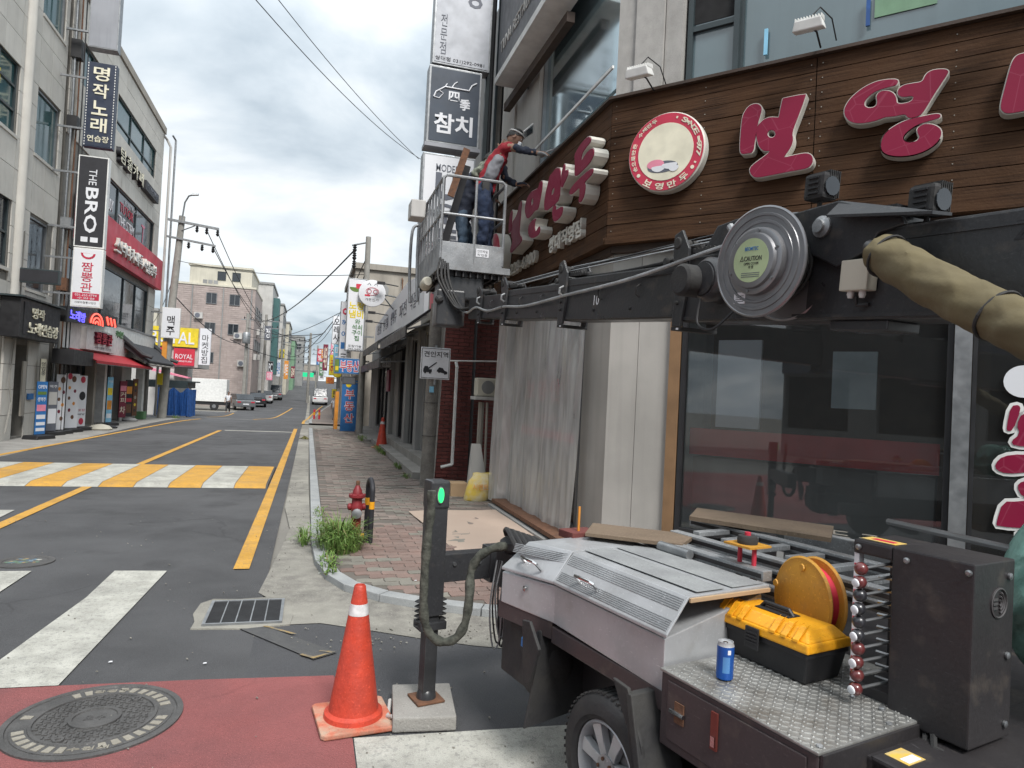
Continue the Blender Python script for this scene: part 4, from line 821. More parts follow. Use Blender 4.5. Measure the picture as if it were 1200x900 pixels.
# round emblem on each side (centre left plain)
def emblem(F, a, c, r_, label):
    t = thing('round_emblem', label, 'emblem sign', F[0]+F[1]*a+V((0, 0, c)))
    MB(F).lathe((a, .015, c), (0, 1, 0), [(r_, 0), (r_, .09), (r_-.012, .1), (r_-.012, .104)], 48).build('casing', 'letter_side', t)
    MB(F).lathe((a, .119, c), (0, 1, 0), [(r_-.012, 0), (r_-.012, .004)], 48).build('red_ring', 'crimson', t); MB(F).lathe((a, .1235, c), (0, 1, 0), [(r_*.72, 0), (r_*.72, .003)], 48).build('cream_centre', 'cream_letter', t)
    MB(F).prism([(a-.02+.15*math.cos(q), c-.14+.055*math.sin(q)) for q in [2*PI*k/20 for k in range(20)]], .127, .1285).build('painted_bowl', 'ink_grey', t)
    MB(F).prism([(a-.09+.085*math.cos(q), c-.11+.045*math.sin(q)) for q in [2*PI*k/18 for k in range(18)]], .1287, .1295).build('painted_cloth', 'pink', t)
    for dx_, dz_, w_ in ((-.06, -.15, .07), (.05, -.135, .075), (.09, -.165, .05)): MB(F).prism([(a+dx_+w_*math.cos(q), c+dz_+.028*math.sin(q)+.1*w_*math.cos(2*q)) for q in [2*PI*k/18 for k in range(18)]], .1297+dx_*.005, .131+dx_*.005).build('painted_dumpling', 'white_sheet', t)
    def arc(s_, q0, q1, rr, h_, flip=1):
        n_ = len(s_)
        for i, ch in enumerate(s_):
            if ch == ' ': continue
            q = q0+(q1-q0)*i/(n_-1); text(ch, F, a+rr*math.cos(q), c+rr*math.sin(q), .1235, h_*(.35 if ch in '-1I' else .75), h_*(.25 if ch == '-' else 1), 'cream_letter', t, .003, .02, rot=q-PI/2 if flip > 0 else q+PI/2)
    arc('- SINCE 1977 -', 1.25, -.45, r_*.86, .06); arc('보영만두', -2.1, -.95, r_*.86, .085, -1); arc('손으로만든 수제만두', 3.55, 1.95, r_*.86, .05)
    for q in (-.6, -2.5): MB(F).lathe((a+r_*.86*math.cos(q), .1235, c+r_*.86*math.sin(q)), (0, 1, 0), [(.018, 0), (.018, .003)], 10).build('dot', 'cream_letter', t)
emblem(F2, .63, 3.97, .375, 'round red emblem with cream centre and lettering round its rim')
t = thing('round_emblem', 'second round red emblem seen nearly edge-on beside the lift basket', 'emblem sign', F1[0]+F1[1]*-3.75+V((0, 0, 3.75)))
MB(F1).lathe((-3.75, .015, 3.72), (0, 1, 0), [(.36, 0), (.36, .18)], 40).build('casing', 'letter_side', t); MB(F1).lathe((-3.75, .196, 3.72), (0, 1, 0), [(.35, 0), (.35, .004)], 40).build('red_ring', 'crimson', t)
t = thing('branch_lettering', 'small cream letters naming the branch along the street-side band', 'sign letters', F1[0]+V((-.05, 1.2, 3.5)))
for i, ch in enumerate('쌍대직영점'): text(ch, F1, -1.50+i*.215, 3.47, .0, .19, .2, 'letter_side', t, .06, .03)
text('031-228-6900', F1, -3.0, 3.46, .0, 1.75, .17, 'letter_side', t, .05, .025)
# floodlights
def flood(F, a, c, label):
    t = thing('floodlight', label, 'floodlight', F[0]+F[1]*a+V((0, 0, c)), 'white floodlights on top of the wooden band')
    MB(F).tube([(a+.05, .03, c-.08), (a+.05, .22, c-.04), (a, .28, c)], .008, 6).build('arm', 'black', t)
    MB(F).hexa([(a-.12, .2, c-.02), (a+.12, .2, c-.02), (a-.12, .34, c-.06), (a+.12, .34, c-.06), (a-.1, .22, c+.05), (a+.1, .22, c+.05), (a-.1, .36, c+.02), (a+.1, .36, c+.02)]).build('housing', 'white_plastic', t, bevel=.01)
    for i in range(10): q = a-.1+i*.022; MB(F).hexa([(q, .2, c+.05), (q+.006, .2, c+.05), (q, .34, c+.02), (q+.006, .34, c+.02), (q, .22, c+.085), (q+.006, .22, c+.085), (q, .34, c+.05), (q+.006, .34, c+.05)]).build('cooling_fin', 'white_plastic', t)
    MB(F).tube([(a+.02, .3, c+.06), (a+.08, .28, c+.13), (a+.15, .15, c+.08), (a+.17, .03, c-.05)], .006, 5).build('cable', 'black', t)
flood(F2, .40, 4.70, 'white floodlight at the foot of the granite column'); flood(F2, 1.88, 4.76, 'white floodlight in front of the middle upper window'); flood(F2, 3.32, 4.72, 'white floodlight at the far right upper corner')
for a, c in ((1.42, 4.95), (2.25, 5.0)): mono(MB(F2).box(a-.01, a+.02, -.19, -.17, c-.12, c+.12), 'window_charm', 'tarp_blue' if a > 2 else 'sky_blue', 'small blue charm hanging behind the upper window' if a > 2 else 'pale blue paper charm hanging in the upper window', 'charm')
MB(F2).box(2.3, 2.75, -.21, -.205, 4.95, 5.6).build('window_poster', 'green_wall', sb)
# ground floor, facade 2
OG = -.15
for a, b_ in ((.022, .33), (.336, .66)): MB(F2).box(a, b_, OG-.2, OG+.002*(a > .3), 0, 3.1).build('wall_panel', 'cream_tile', sb)
MB(F2).box(.67, .78, OG-.15, OG+.04, .3, 3.1).build('wood_post', mat('light_wood', (.24, .14, .07), .6, streak=.3), sb)
window(F2, sb, .79, 2.95, .42, 3.08, (), (), o=OG-.03, fm='black', gm='shop_glass', fw_=.04)
MB(F2).box(2.955, 3.07, OG-.03, OG+.07, .1, 3.1).build('steel_mullion', 'galvanised', sb)
window(F2, sb, 3.075, 5.6, .42, 2.3, (), (), o=OG-.03, fm='black', gm='shop_glass', fw_=.03)
MB(F2).box(3.09, 5.4, OG-.02, OG+.05, 2.33, 2.48).build('light_box', 'white_sheet', sb); text('보영만두 성대직영점', F2, 3.6, 2.41, OG+.051, .8, .06, 'ink', sb, .003)
MB(F2).box(3.09, 5.4, OG-.02, OG+.03, 2.52, 3.08).build('upper_panel', 'cream_wall', sb)
MB(F2).box(.67, 6, OG-.2, OG+.05, 0, .4).build('stall_riser', 'grey_wall', sb)
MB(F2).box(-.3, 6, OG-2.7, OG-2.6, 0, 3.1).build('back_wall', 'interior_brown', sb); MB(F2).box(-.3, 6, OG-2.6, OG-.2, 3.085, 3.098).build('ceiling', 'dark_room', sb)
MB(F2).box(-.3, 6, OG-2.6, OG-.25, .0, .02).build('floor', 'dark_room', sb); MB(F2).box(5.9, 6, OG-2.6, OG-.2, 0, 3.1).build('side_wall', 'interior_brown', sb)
MB(F2).box(3.1, 3.2, OG-2.5, OG-.4, 0, 3.0).build('partition', 'interior_brown', sb)
mono(MB(F2).box(1.05, 1.45, OG-.30, OG-.25, 1.42, 2.25), 'bright_patch_board', 'white_sheet', 'pale upright board added as a bright patch inside the shop window', 'added board')  # invented board; its pale colour stands for a bright light patch in the window
mono(MB(F2).box(2.05, 2.4, OG-.35, OG-.30, 1.65, 2.15), 'dim_patch_board', 'interior_pale', 'smaller dim grey board added as a second light patch, right of the pale one', 'poster')  # second invented board, pale to stand for another glow in the window
t = thing('serving_counter', 'dark counter with a dull red front band inside the window', 'counter', F2[0]+F2[1]*1.8+F2[2]*(OG-.6)); MB(F2).box(.85, 2.85, OG-.95, OG-.25, .05, 1.12).build('counter_body', 'grey_wall', t); MB(F2).box(.85, 2.88, OG-.16, OG-.12, 1.15, 1.40).build('red_band', mat('dull_red', (.62, .06, .06), .6), t)
text('번 영 만 두 국', F2, 2.0, .60, OG+.045, 1.0, .085, 'tan_wall', sb, .003); text('면 영 만 국', F2, 2.85, .58, OG+.052, .6, .085, 'tan_wall', sb, .003)
# vertical window lettering, right edge
t = thing('window_lettering', 'maroon window letters with thick white outlines stacked down the right pane', 'window letters', F2[0]+F2[1]*3.35+V((0, 0, 1.2)))
Z6 = lambda pts: px2(pts, 1140, 410, 3.75)
for lp in ([(165, 245), (205, 238), (215, 262), (180, 355), (150, 360), (145, 340)], [(215, 275), (260, 290), (280, 360), (240, 390), (300, 410), (290, 430), (180, 425), (165, 400), (205, 370), (190, 330)], [(95, 500), (130, 465), (215, 455), (300, 470), (320, 520), (250, 540), (150, 548), (100, 530)],
           [(190, 600), (215, 575), (300, 560), (330, 600), (300, 660), (215, 650)], [(130, 665), (200, 665), (320, 650), (330, 780), (300, 790), (105, 780), (100, 760)], [(195, 800), (260, 790), (330, 800), (330, 870), (230, 850), (195, 835)]):
    L_ = [on_plane(S(Z6(lp), 1), F2, OG+.03)]; letter_mesh(F2, L_, OG+.012, OG+.016, .02).build('white_outline', 'white_plastic', t); letter_mesh(F2, L_, OG+.0165, OG+.021, -.004).build('letter_face', 'maroon_face', t)
L_ = on_plane([(1200+24*math.cos(q), 447+19*math.sin(q)) for q in [PI*k/12 for k in range(24)]], F2, OG+.03); letter_mesh(F2, [L_], OG+.012, OG+.016).build('round_sticker', 'white_sheet', t)
# ground floor, facade 1 : plastic sheeting over the shop window
O1 = -.13
MB(F1).box(-.75, -.085, O1-.25, O1, 0, 3.1).build('wall_panel', 'cream_tile', sb)
window(F1, sb, -3.1, -.76, .15, 3.05, (-1.9,), (), o=O1-.06, fm='steel_frame', gm='shop_glass')
MB(F1).box(-4.7, -.7, O1-1.6, O1-1.5, 0, 3.1).build('back_wall', 'interior_pale', sb)
text('보 영 만', F1, -2.05, 1.72, O1+.02, 1.3, .28, 'crimson', sb, .004, .02, name='window_lettering'); MB(F1).box(-2.9, -.9, O1+.014, O1+.018, 1.12, 1.22).build('red_stripe', 'crimson', sb); text('왕만두', F1, -1.9, 1.36, O1+.02, .9, .1, 'crimson', sb, .004)
MB(F1).tube([(-3.3, O1+.05, .0), (-3.3, O1+.05, 3.1)], .15, 16).build('round_pillar', 'pale_concrete', sb)
MB(F1).tube([(-3.3-.17, O1+.05, .32), (-3.3, O1+.22, .25), (-3.12, O1+.1, .22)], .035, 8).build('pillar_wrap', 'pale_wall', sb)
mat('cardboard', (.42, .29, .17), .85, rgb2=(.36, .245, .145), scale=3, bump=.1, grime=.25)
def plastic(name):
    M = bpy.data.materials.new(name); M.use_nodes = True; T = M.node_tree; T.nodes.clear(); L = T.links
    o = T.nodes.new('ShaderNodeOutputMaterial'); a = T.nodes.new('ShaderNodeMixShader'); b = T.nodes.new('ShaderNodeMixShader'); tr = T.nodes.new('ShaderNodeBsdfTransparent'); df = T.nodes.new('ShaderNodeBsdfDiffuse'); gl = T.nodes.new('ShaderNodeBsdfGlossy')
    df.inputs[0].default_value = (.80, .79, .77, 1); gl.inputs['Roughness'].default_value = .22; tr.inputs[0].default_value = (.9, .9, .9, 1)
    g_ = T.nodes.new('ShaderNodeNewGeometry'); mp = T.nodes.new('ShaderNodeMapping'); mp.inputs['Scale'].default_value = (2, 3.2, .6); mp.inputs['Rotation'].default_value = (.25, 0, 0); L.new(g_.outputs['Position'], mp.inputs[0])
    n = T.nodes.new('ShaderNodeTexNoise'); n.inputs['Scale'].default_value = 2.2; n.inputs['Detail'].default_value = 4; n.inputs['Distortion'].default_value = .9; L.new(mp.outputs[0], n.inputs['Vector'])
    r_ = T.nodes.new('ShaderNodeMapRange'); L.new(n.outputs[0], r_.inputs[0]); r_.inputs[1].default_value = .3; r_.inputs[2].default_value = .7; r_.inputs[3].default_value = .46; r_.inputs[4].default_value = .68
    bm_ = T.nodes.new('ShaderNodeBump'); bm_.inputs['Distance'].default_value = .012; bm_.inputs['Strength'].default_value = .45; L.new(n.outputs[0], bm_.inputs['Height']); L.new(bm_.outputs[0], gl.inputs['Normal']); L.new(bm_.outputs[0], df.inputs['Normal'])
    L.new(r_.outputs[0], a.inputs[0]); L.new(df.outputs[0], a.inputs[1]); L.new(tr.outputs[0], a.inputs[2]); b.inputs[0].default_value = .16; L.new(a.outputs[0], b.inputs[1]); L.new(gl.outputs[0], b.inputs[2]); L.new(b.outputs[0], o.inputs[0]); MATS[name] = M
plastic('plastic_film')
b = MB(F1); P = []; na, nc = 90, 14
for j in range(nc+1):
    c = .1+(3.02-.1)*j/nc
    for i in range(na+1):
        a = -3.52+(-.52+3.52)*i/na; f_ = 1-.4*j/nc
        P.append((a+.02*math.sin(i*.9+j*.3), O1+.10+.010*math.sin(i*.8+.9*math.sin(j*.5))*f_+.02*math.sin(i*.31+j*.22)+(.12 if a < -3.1 else 0)+(.06*(1-j/nc)), c))
b.add(P, [(j*(na+1)+i, j*(na+1)+i+1, (j+1)*(na+1)+i+1, (j+1)*(na+1)+i) for j in range(nc) for i in range(na)], True)
mono(b, 'plastic_sheet', 'plastic_film', 'clear crumpled plastic sheeting taped over the street-side shop window', 'plastic sheet')
# rusty ledge under the sheeting, planks
for k, (z_, o_, mt_) in enumerate(((.06, .05, 'grey_wall'), (.13, .0, 'rust'))):
    MB(F1).box(-3.1, .2, O1+.12+o_, O1+.34+o_, z_-.06+.045, z_+.03).build('door_step' if k == 0 else 'threshold_rail', mt_, sb)
# cables and dangling wires under the band
for k in range(5):
    a0 = -4.2+k*.5; mono(MB(F1).tube([(a0+q*1.1, .06+.02*k, 3.12-.10*math.sin(PI*q)-.03*k-.25*q*(k % 2)) for q in [i/8 for i in range(9)]], .009, 5), 'hanging_cable', 'cable', ['black cable looped highest under the band', 'second black cable sagging under the band', 'black cable in the middle of the loose bundle', 'fourth loose cable under the band', 'black cable nearest the corner under the band'][k], 'cable', 'loose cables under the wooden band')
# ---------------- sign tower in front of the building end
FT = FR((0, 9.9, 0), (1, 0, 0), (0, -1, 0)); GT = 'stacked box signs on the sign tower'
t = sign_box('tower_sign', 'pale grey sign at the top of the tower with dim Korean letters', 'sign', FT, 1.45, 2.32, -.22, 0, 6.45, 8.6, mat('dim_sign', (.50, .52, .56), .5, grime=.2), 'galvanised', GT)
text('우\n동\n\n전\n문\n점', FT, 1.6, 7.2, .007, .10, 1.2, 'ink_grey', t, .003); text('ㅇ', FT, 2.05, 7.45, .007, .22, .17, 'ink_grey', t, .003, .03); text('우동', FT, 1.62, 7.6, .0085, .12, .1, 'crimson', t, .003); text('쌍대점 031)292-0981', FT, 1.86, 6.53, .007, .74, .07, 'ink', t, .003)
t = sign_box('tower_sign', 'dark slate tuna restaurant sign with a fish drawing and white letters', 'sign', FT, 1.42, 2.21, -.24, 0, 5.28, 6.42, mat('slate_sign', (.035, .05, .075), .45, grime=.2), 'galvanised', GT)
text('참치', FT, 1.81, 5.58, .007, .58, .3, 'white_sheet', t, .004, .025); text('四', FT, 1.80, 6.0, .007, .16, .14, 'white_sheet', t, .004, .03); text('季', FT, 1.97, 5.9, .007, .16, .17, 'white_sheet', t, .004, .03)
MB(FT).tube([(1.50, .012, 5.95), (1.53, .012, 6.03), (1.66, .012, 6.12), (1.85, .012, 6.12), (2.02, .012, 6.12), (2.06, .012, 6.2), (2.13, .012, 6.25)], .012, 6).build('fish_outline', 'white_sheet', t)
MB(FT).tube([(1.50, .012, 5.95), (1.58, .012, 5.94), (1.64, .012, 6.02), (1.58, .012, 6.05)], .008, 6).build('fish_outline', 'white_sheet', t); MB(FT).tube([(1.76, .012, 6.12), (1.8, .012, 6.19), (1.84, .012, 6.22)], .009, 6).build('fish_outline', 'white_sheet', t); MB(FT).tube([(1.66, .012, 6.12), (1.69, .012, 6.17)], .009, 6).build('fish_outline', 'white_sheet', t)
MB(FT).box(1.40, 2.23, -.26, .02, 5.22, 5.275).build('bottom_tray', 'grey_sheet', t)
t = sign_box('tower_sign', 'white sign with a huge dark U shape behind the lift basket', 'sign', FT, 1.39, 2.18, -.22, 0, 3.6, 5.12, 'white_sheet', 'galvanised', GT)
text('MODERN', FT, 1.8, 4.92, .007, .42, .11, 'ink_grey', t, .003, .01); text('U', FT, 1.76, 4.65, .007, .34, .40, 'ink_grey', t, .005, .04); text('우', FT, 1.76, 4.25, .007, .34, .3, 'ink_grey', t, .005, .04); text('동', FT, 1.8, 3.85, .007, .36, .36, 'ink_grey', t, .005, .03)
mono(MB(FT).box(2.30, 2.36, -.2, -.14, 3.2, 9).box(2.46, 2.5, -.2, -.16, 3.0, 9), 'tower_post', 'dark_frame', 'dark steel posts carrying the stacked tower signs', 'sign post')
for k, (x_, r_, mt_) in enumerate(((2.40, .035, 'black'), (2.56, .045, 'pole_concrete'), (2.64, .02, 'cable'))): mono(MB().tube([(x_, 10.1+.1*k, 3.1), (x_, 10.1+.1*k, 9)], r_, 8), 'wall_pipe', mt_, ('black pipe right behind the tower signs', 'pale pipe between the tower signs and the column', 'thin black cable run beside the pale pipe')[k], 'pipe')
# tuna sign along the facade
t = thing('shop_sign', 'dark sign with a white frame above the mirror glazing, lettered in English', 'shop sign', (2.4, 8.5, 6.3)); FS = FR((2.42, 8.5, 0), (0, -1, 0), (-1, 0, 0))
MB(FS).box(-1.3, 1.2, -.3, 0, 6.36, 8.2).build('casing', mat('sign_slate', (.12, .125, .135), .5), t); MB(FS).box(-1.35, 1.25, -.32, .03, 6.26, 6.355).build('white_frame', 'white_plastic', t); text('TUNA RESTAURANT', FS, -.2, 6.72, .004, 1.9, .17, 'pale_wall', t, .01)
MB(FS).tube([(-.9, -.3, 6.3), (-.9, -.45, 5.9)], .02, 6).build('bracket', 'dark_frame', t)
mono(MB(FS).prism([(-1.6, 6.0), (1.1, 6.0), (1.1, 6.12), (-1.6, 6.12)], -.3, -.2), 'canopy_beam', 'wood_trim', 'brown beam running along the wall under the dark sign', 'beam')
# buildings across the junction, behind the viewpoint (they show in the window glass)
ob1 = thing('opposite_building', 'grey commercial building across the junction, seen only in the shop glass', 'building', (-9, -13, 0)); FOp = FR((-7.5, -10.5, 0), (-.77, .64, 0), (.64, .77, 0))
wall(FOp, ob1, -16, 9, 0, 9.5, [(-15+3.1*k, -12.8+3.1*k, 1.0+3.2*j, 2.9+3.2*j) for k in range(8) for j in range(3)], -.3, 0, 'grey_wall'); MB(FOp).box(-16, 9, -4, -.5, 0, 9.4).build('inner_wall', 'dark_room', ob1)
MB(FOp).box(-16, 9, .01, .2, 3.0, 3.9).build('fascia', 'ink_grey', ob1)
# ================================================================ gap with the brick wall
bw = thing('brick_wall', 'dark red brick wall in the gap beside the corner shop', 'brick wall', (2.7, 12.3, 0))
MB().box(2.15, 3.6, 12.3, 12.5, 0, 3.4).build('mortar_core', 'mortar', bw); b = MB()
for j in range(49):
    z_ = .02+j*.069; x0 = 2.16-(j % 2)*.1
    while x0 < 3.55: b.box(max(2.155, x0), min(3.59, x0+.192), 12.28+random.uniform(0, .006), 12.305, z_, z_+.058); x0 += .202
b.build('brick', 'red_brick', bw)['kind'] = 'stuff'
mono(MB().tube([(2.50, 12.05, .35), (2.50, 12.05, 2.1), (2.50, 12.15, 2.2)], .028, 8).tube([(2.5, 12.05, .35), (2.3, 12.05, .3)], .028, 8), 'gas_pipe', 'white_plastic', 'white gas pipe bent down the brick wall', 'pipe')
mono(MB().tube([(2.3, 12.0, 2.2), (3.4, 11.9, 2.25)], .014, 6), 'cross_rail', 'white_plastic', 'thin white rod running level across the brick wall', 'rod')
mono(MB().tube([(2.85, 12.2, 0), (2.85, 12.2, 3.3)], .03, 8), 'down_pipe', 'black', 'black down pipe on the brick wall', 'pipe')
t = thing('air_conditioner', 'small beige outdoor cooling unit hung by the round pillar', 'air conditioner', (2.85, 11.0, 1.6)); MB().box(2.62, 2.98, 10.9, 11.15, 1.6, 1.9).build('casing', 'cream_wall', t, bevel=.02); MB().lathe((2.8, 10.9, 1.75), (0, -1, 0), [(.11, 0), (.11, .01), (.09, .012)], 16).build('fan_grille', 'grey_wall', t); MB().box(2.58, 3.0, 10.85, 11.2, 1.54, 1.595).build('shelf', 'pale_wall', t)
mono(MB().tube([(2.75, 11.1, 0), (2.75, 11.1, 1.5)], .05, 8).tube([(2.82, 10.9, 0), (2.80, 10.9, 1.5)], .02, 6), 'stained_pipe', 'tan_wall', 'stained pale pipes standing under the cooling unit', 'pipe')
t = thing('cement_sack', 'full yellow and white woven sack leaning on the pillar foot', 'sack', (2.45, 9.85, .05))
b = MB(); rows = []
for j, (z_, w_, d_) in enumerate(((.05, .17, .1), (.1, .2, .13), (.22, .2, .13), (.34, .18, .12), (.42, .13, .08), (.46, .15, .03))):
    rows += [(2.42+.10*j/5+w_*math.cos(q)*(1+.06*math.sin(q*3+j)), 9.85+d_*math.sin(q), z_+.015*math.sin(q*2)) for q in [2*PI*k/16 for k in range(16)]]
b.add(rows, [(j*16+i, j*16+(i+1) % 16, (j+1)*16+(i+1) % 16, (j+1)*16+i) for j in range(5) for i in range(16)]+[tuple(range(16)), tuple(range(80, 96))], True); b.build('bag', mat('sack_weave', (.55, .50, .36), .8, rgb2=(.62, .45, .08), scale=7, bump=.5, bscale=40), t)
text('시멘트', FR((2.46, 9.72, 0), (1, 0, 0), (0, -1, 0)), 0, .27, .012, .24, .09, 'orange', t, .004)
mono(MB().box(2.12, 2.38, 10.2, 10.5, .05, .26), 'carton', 'cardboard', 'brown cardboard carton behind the yellow sack', 'box', bevel=.006)
mono(MB().hexa([(2.4, 10.3, .05), (2.75, 10.3, .05), (2.4, 10.42, .05), (2.75, 10.42, .05), (2.46, 10.4, .85), (2.6, 10.4, .85), (2.46, 10.46, .85), (2.6, 10.46, .85)]), 'board', 'pale_wall', 'pale board propped upright behind the sack', 'board')
# cardboard laid on the pavement
t = thing('cardboard_sheet', 'large flattened cardboard sheet laid on the pavement blocks', 'cardboard', (2, 8, .06))
mat('card_tan', (.43, .335, .27), .85, rgb2=(.40, .31, .25), scale=1.2, bump=.1, grime=.06)
b = MB(); gA = [(1.29, 8.8), (2.80, 9.0), (3.05, 7.05), (1.48, 6.5)]; P = []
for j in range(9):
    for i in range(9):
        u, v = i/8, j/8; x_ = (gA[0][0]*(1-u)+gA[1][0]*u)*(1-v)+(gA[3][0]*(1-u)+gA[2][0]*u)*v; y_ = (gA[0][1]*(1-u)+gA[1][1]*u)*(1-v)+(gA[3][1]*(1-u)+gA[2][1]*u)*v
        P.append((x_, y_, .066+.008*math.sin(i*.9+j*.7)+(.02 if i == 8 else 0)+(.012 if j == 0 else 0)))
b.add(P, [(j*9+i, j*9+i+1, (j+1)*9+i+1, (j+1)*9+i) for j in range(8) for i in range(8)]); b.build('card', 'card_tan', t)
# ================================================================ next shops on the right
r1 = thing('row_building', 'grey fronted row of small shops with steps and tall dark doors', 'building', (2.4, 18, 0)); FRr = FR((2.4, 0, 0), (0, -1, 0), (-1, 0, 0))
rops = [(-15.0, -13.3, .3, 2.9), (-17.1, -15.7, .3, 2.9), (-19.6, -17.5, .3, 2.9), (-26.0, -22.2, .3, 2.5)]
wall(FRr, r1, -29, -12.5, 0, 3.2, rops, -.3, 0, 'grey_wall'); MB(FRr).box(-29, -12.52, -5, -.9, 0, 3.3).build('inner_wall', 'dark_room', r1)
for (a, b_, c, d) in rops: window(FRr, r1, a, b_, c, d, tuple(a+(b_-a)*q for q in (.33, .66)), (), o=-.12, fm='black', gm='smoke_glass')
for a in (-15.35, -17.3, -20.8): MB(FRr).box(a-.2-.1*(a < -20), a+.2, -.02, .12, .0, 3.0).build('column', 'grey_wall', r1)
MB(FRr).box(-21.0, -12.3, -.1, .56, .0, .17).build('lower_step', 'pale_concrete', r1); MB(FRr).box(-21, -12.3, -.1, .28, .172, .33).build('upper_step', 'pale_concrete', r1)
MB(FRr).box(-29, -21.05, -.1, .75, -.2, .12).build('plinth', 'pale_concrete', r1)
# long white sign with writing, awnings
t = thing('shop_sign', 'long weathered white sign board with faint writing above the row of shops', 'shop sign', (2.3, 20, 3.4)); F_ = FR((2.3, 0, 0), (0, -1, 0), (-1, 0, 0))
MB(F_).prism([(-27, 3.35), (-15.0, 3.3), (-15.0, 4.3), (-18, 4.5), (-27, 4.1)], -.1, .0).build('board', 'white_sheet', t)
for i, s_ in enumerate(('막걸리', '파전', '생맥주', '안주 일체', '포장 환영')): text(s_, F_, -16.5-i*2.2, 3.85, .004, 1.5, .4, 'ink_grey', t, .004)
def awn(label, ya, yb, zf, x_in, x_out, zi, mt_='black'):
    t = thing('awning', label, 'awning', (x_in, (ya+yb)/2, zf)); MB().prism([(x_in, zi), (x_in, zi+.05), (x_out, zf+.05), (x_out, zf-.14), (x_out+.03, zf-.14), (x_out+.03, zf)], 0, 1, 'ac')
    Fa = (V((0, ya, 0)), V((1, 0, 0)), V((0, 1, 0)), V((0, 0, 1)))
    MB(Fa).prism([(x_in, zi), (x_in, zi+.05), (x_out, zf+.05), (x_out, zf-.16), (x_out+.03, zf-.16), (x_out+.03, zf)], 0, yb-ya).build('canopy', mt_, t)
    b = MB(Fa)
    for q in (0.02, (yb-ya)/2, yb-ya-.02): MB(Fa).tube([(x_in, q, zi-.35), (x_out+.04, q, zf-.02)], .02, 5).build('stay', 'galvanised', t)
    return t
awn('black sloping awning nearest the brick wall', 13.4, 18.5, 2.86, 2.4, 1.72, 3.4); awn('second black awning over the grey columns', 18.7, 26.0, 2.9, 2.4, 1.66, 3.4); awn('lower black awning reaching far out over the pavement', 17.5, 30, 2.36, 2.35, 1.62, 2.75)
mono(MB(FRr).box(-13.6, -12.6, .0, .2, 3.25, 3.6), 'shop_sign', 'red_sign', 'small red sign board in shade above the first dark door', 'shop sign')
mono(MB(FRr).box(-19.5, -18.9, .3, .36, 1.6, 2.2), 'window_banner', 'maroon', 'dark red banner hanging between the grey columns', 'banner')
t, F = proj_sign('hanging_sign', 'small white parking notice hung from the lower awning', 1.98, 2.28, 20.6, 2.3, 2.62, 'white_sheet', 'galvanised', dep=.03); text('주차\n금지', F, 2.13, 2.47, .007, .2, .22, 'ink', t, .003)
# brick-side upper body above gap with the lift
mono(MB().box(2.5, 4, 11.0, 12.28, 3.2, 4.6), 'wall_block', 'grey_wall', 'plain grey wall block above the brick gap', 'wall')
t = thing('row_building_upper', 'pale stained upper wall behind the tower signs', 'building', (3.5, 14, 4)); MB().box(3.0, 5, 12.5, 20, 3.3, 6.2).build('wall', 'tan_wall', t)
# ---- far right buildings
G3 = 'signs hung out over the right pavement'
t, F, F2_ = bld('tan_building', 'tan rendered building with a round wall vent behind the noodle sign', 1.6, 6.5, 30.2, 38, 6.85, 'tan_wall', z0=-.5, parapet='tan_wall'); MB(F).lathe((2.75, .0, 6.0), (0, 1, 0), [(.3, 0), (.3, .04), (.24, .05)], 20).build('round_vent', 'grey_wall', t)
MB(F).tube([(3.6, .05, 6.6), (3.6, .3, 6.5), (3.6, .3, 4.2)], .03, 6).build('pipe', 'rust', t)
for k in range(5): mono(MB().tube([(2.35, 20.5+k*.7, 4.75-k*.22), (1.85-.02*k, 20.5+k*.7, 4.8-k*.22)], .018, 5).box(1.72-.02*k, 1.95-.02*k, 20.45+k*.7, 20.55+k*.7, 4.76-k*.22, 4.84-k*.22), 'sign_lamp', 'black', ['nearest and highest arm lamp over the white board', 'second arm lamp over the white board', 'middle arm lamp of the five', 'fourth arm lamp over the white board', 'farthest and lowest arm lamp'][k], 'lamp', 'arm lamps over the long white board')
t, F = proj_sign('hanging_sign', 'tall white noodle pot sign with yellow and green handwriting', .91, 1.46, 21, 2.76, 4.95, 'white_sheet', 'galvanised', dep=.15, group=G3)
text('노랑\n냄비', F, 1.2, 4.0, .007, .46, .5, 'sign_yellow', t, .004, .03); text('와\n석쇠\n구이\n집', F, 1.24, 3.4, .0075, .3, .66, 'moss', t, .004, .02); text('포장가능\n293-5492', F, 1.2, 2.87, .007, .42, .16, 'ink', t, .003)
MB(F).prism([(.98+.36*.5+.2*math.cos(q), 4.68+.14*math.sin(q)) for q in [PI+PI*k/8 for k in range(9)]], .006, .01).build('pot_drawing', 'leaf', t); MB(F).box(1.15, 1.32, .0105, .013, 4.65, 4.79).build('stamp', 'red_sign', t)
FP = FR((1.62, 20.8, 4.52), (1, 0, 0), (0, -1, 0)); t = thing('round_sign', 'round white sign with a red pig nose drawing and black letters', 'sign', (1.62, 20.8, 4.52), G3)
MB(FP).lathe((0, -.12, 0), (0, 1, 0), [(.4, 0), (.4, .12), (.385, .125)], 32).build('disc', 'white_sheet', t)
for x_ in (-.09, .09): MB(FP).tube([(x_+.06*math.cos(q), .012, .05+.06*math.sin(q)) for q in [2*PI*k/12 for k in range(13)]], .009, 5).build('nose_ring', 'crimson', t)
MB(FP).tube([(.19*math.cos(q), .012, .05+.115*math.sin(q)) for q in [2*PI*k/16 for k in range(17)]], .007, 5).build('nose_outline', 'crimson', t); text('개돈인가', FP, 0, -.2, .006, .4, .09, 'ink', t, .003); MB(FP).box(-.22, -.06, .006, .012, -.1, -.05).build('red_tongue', 'red_sign', t)
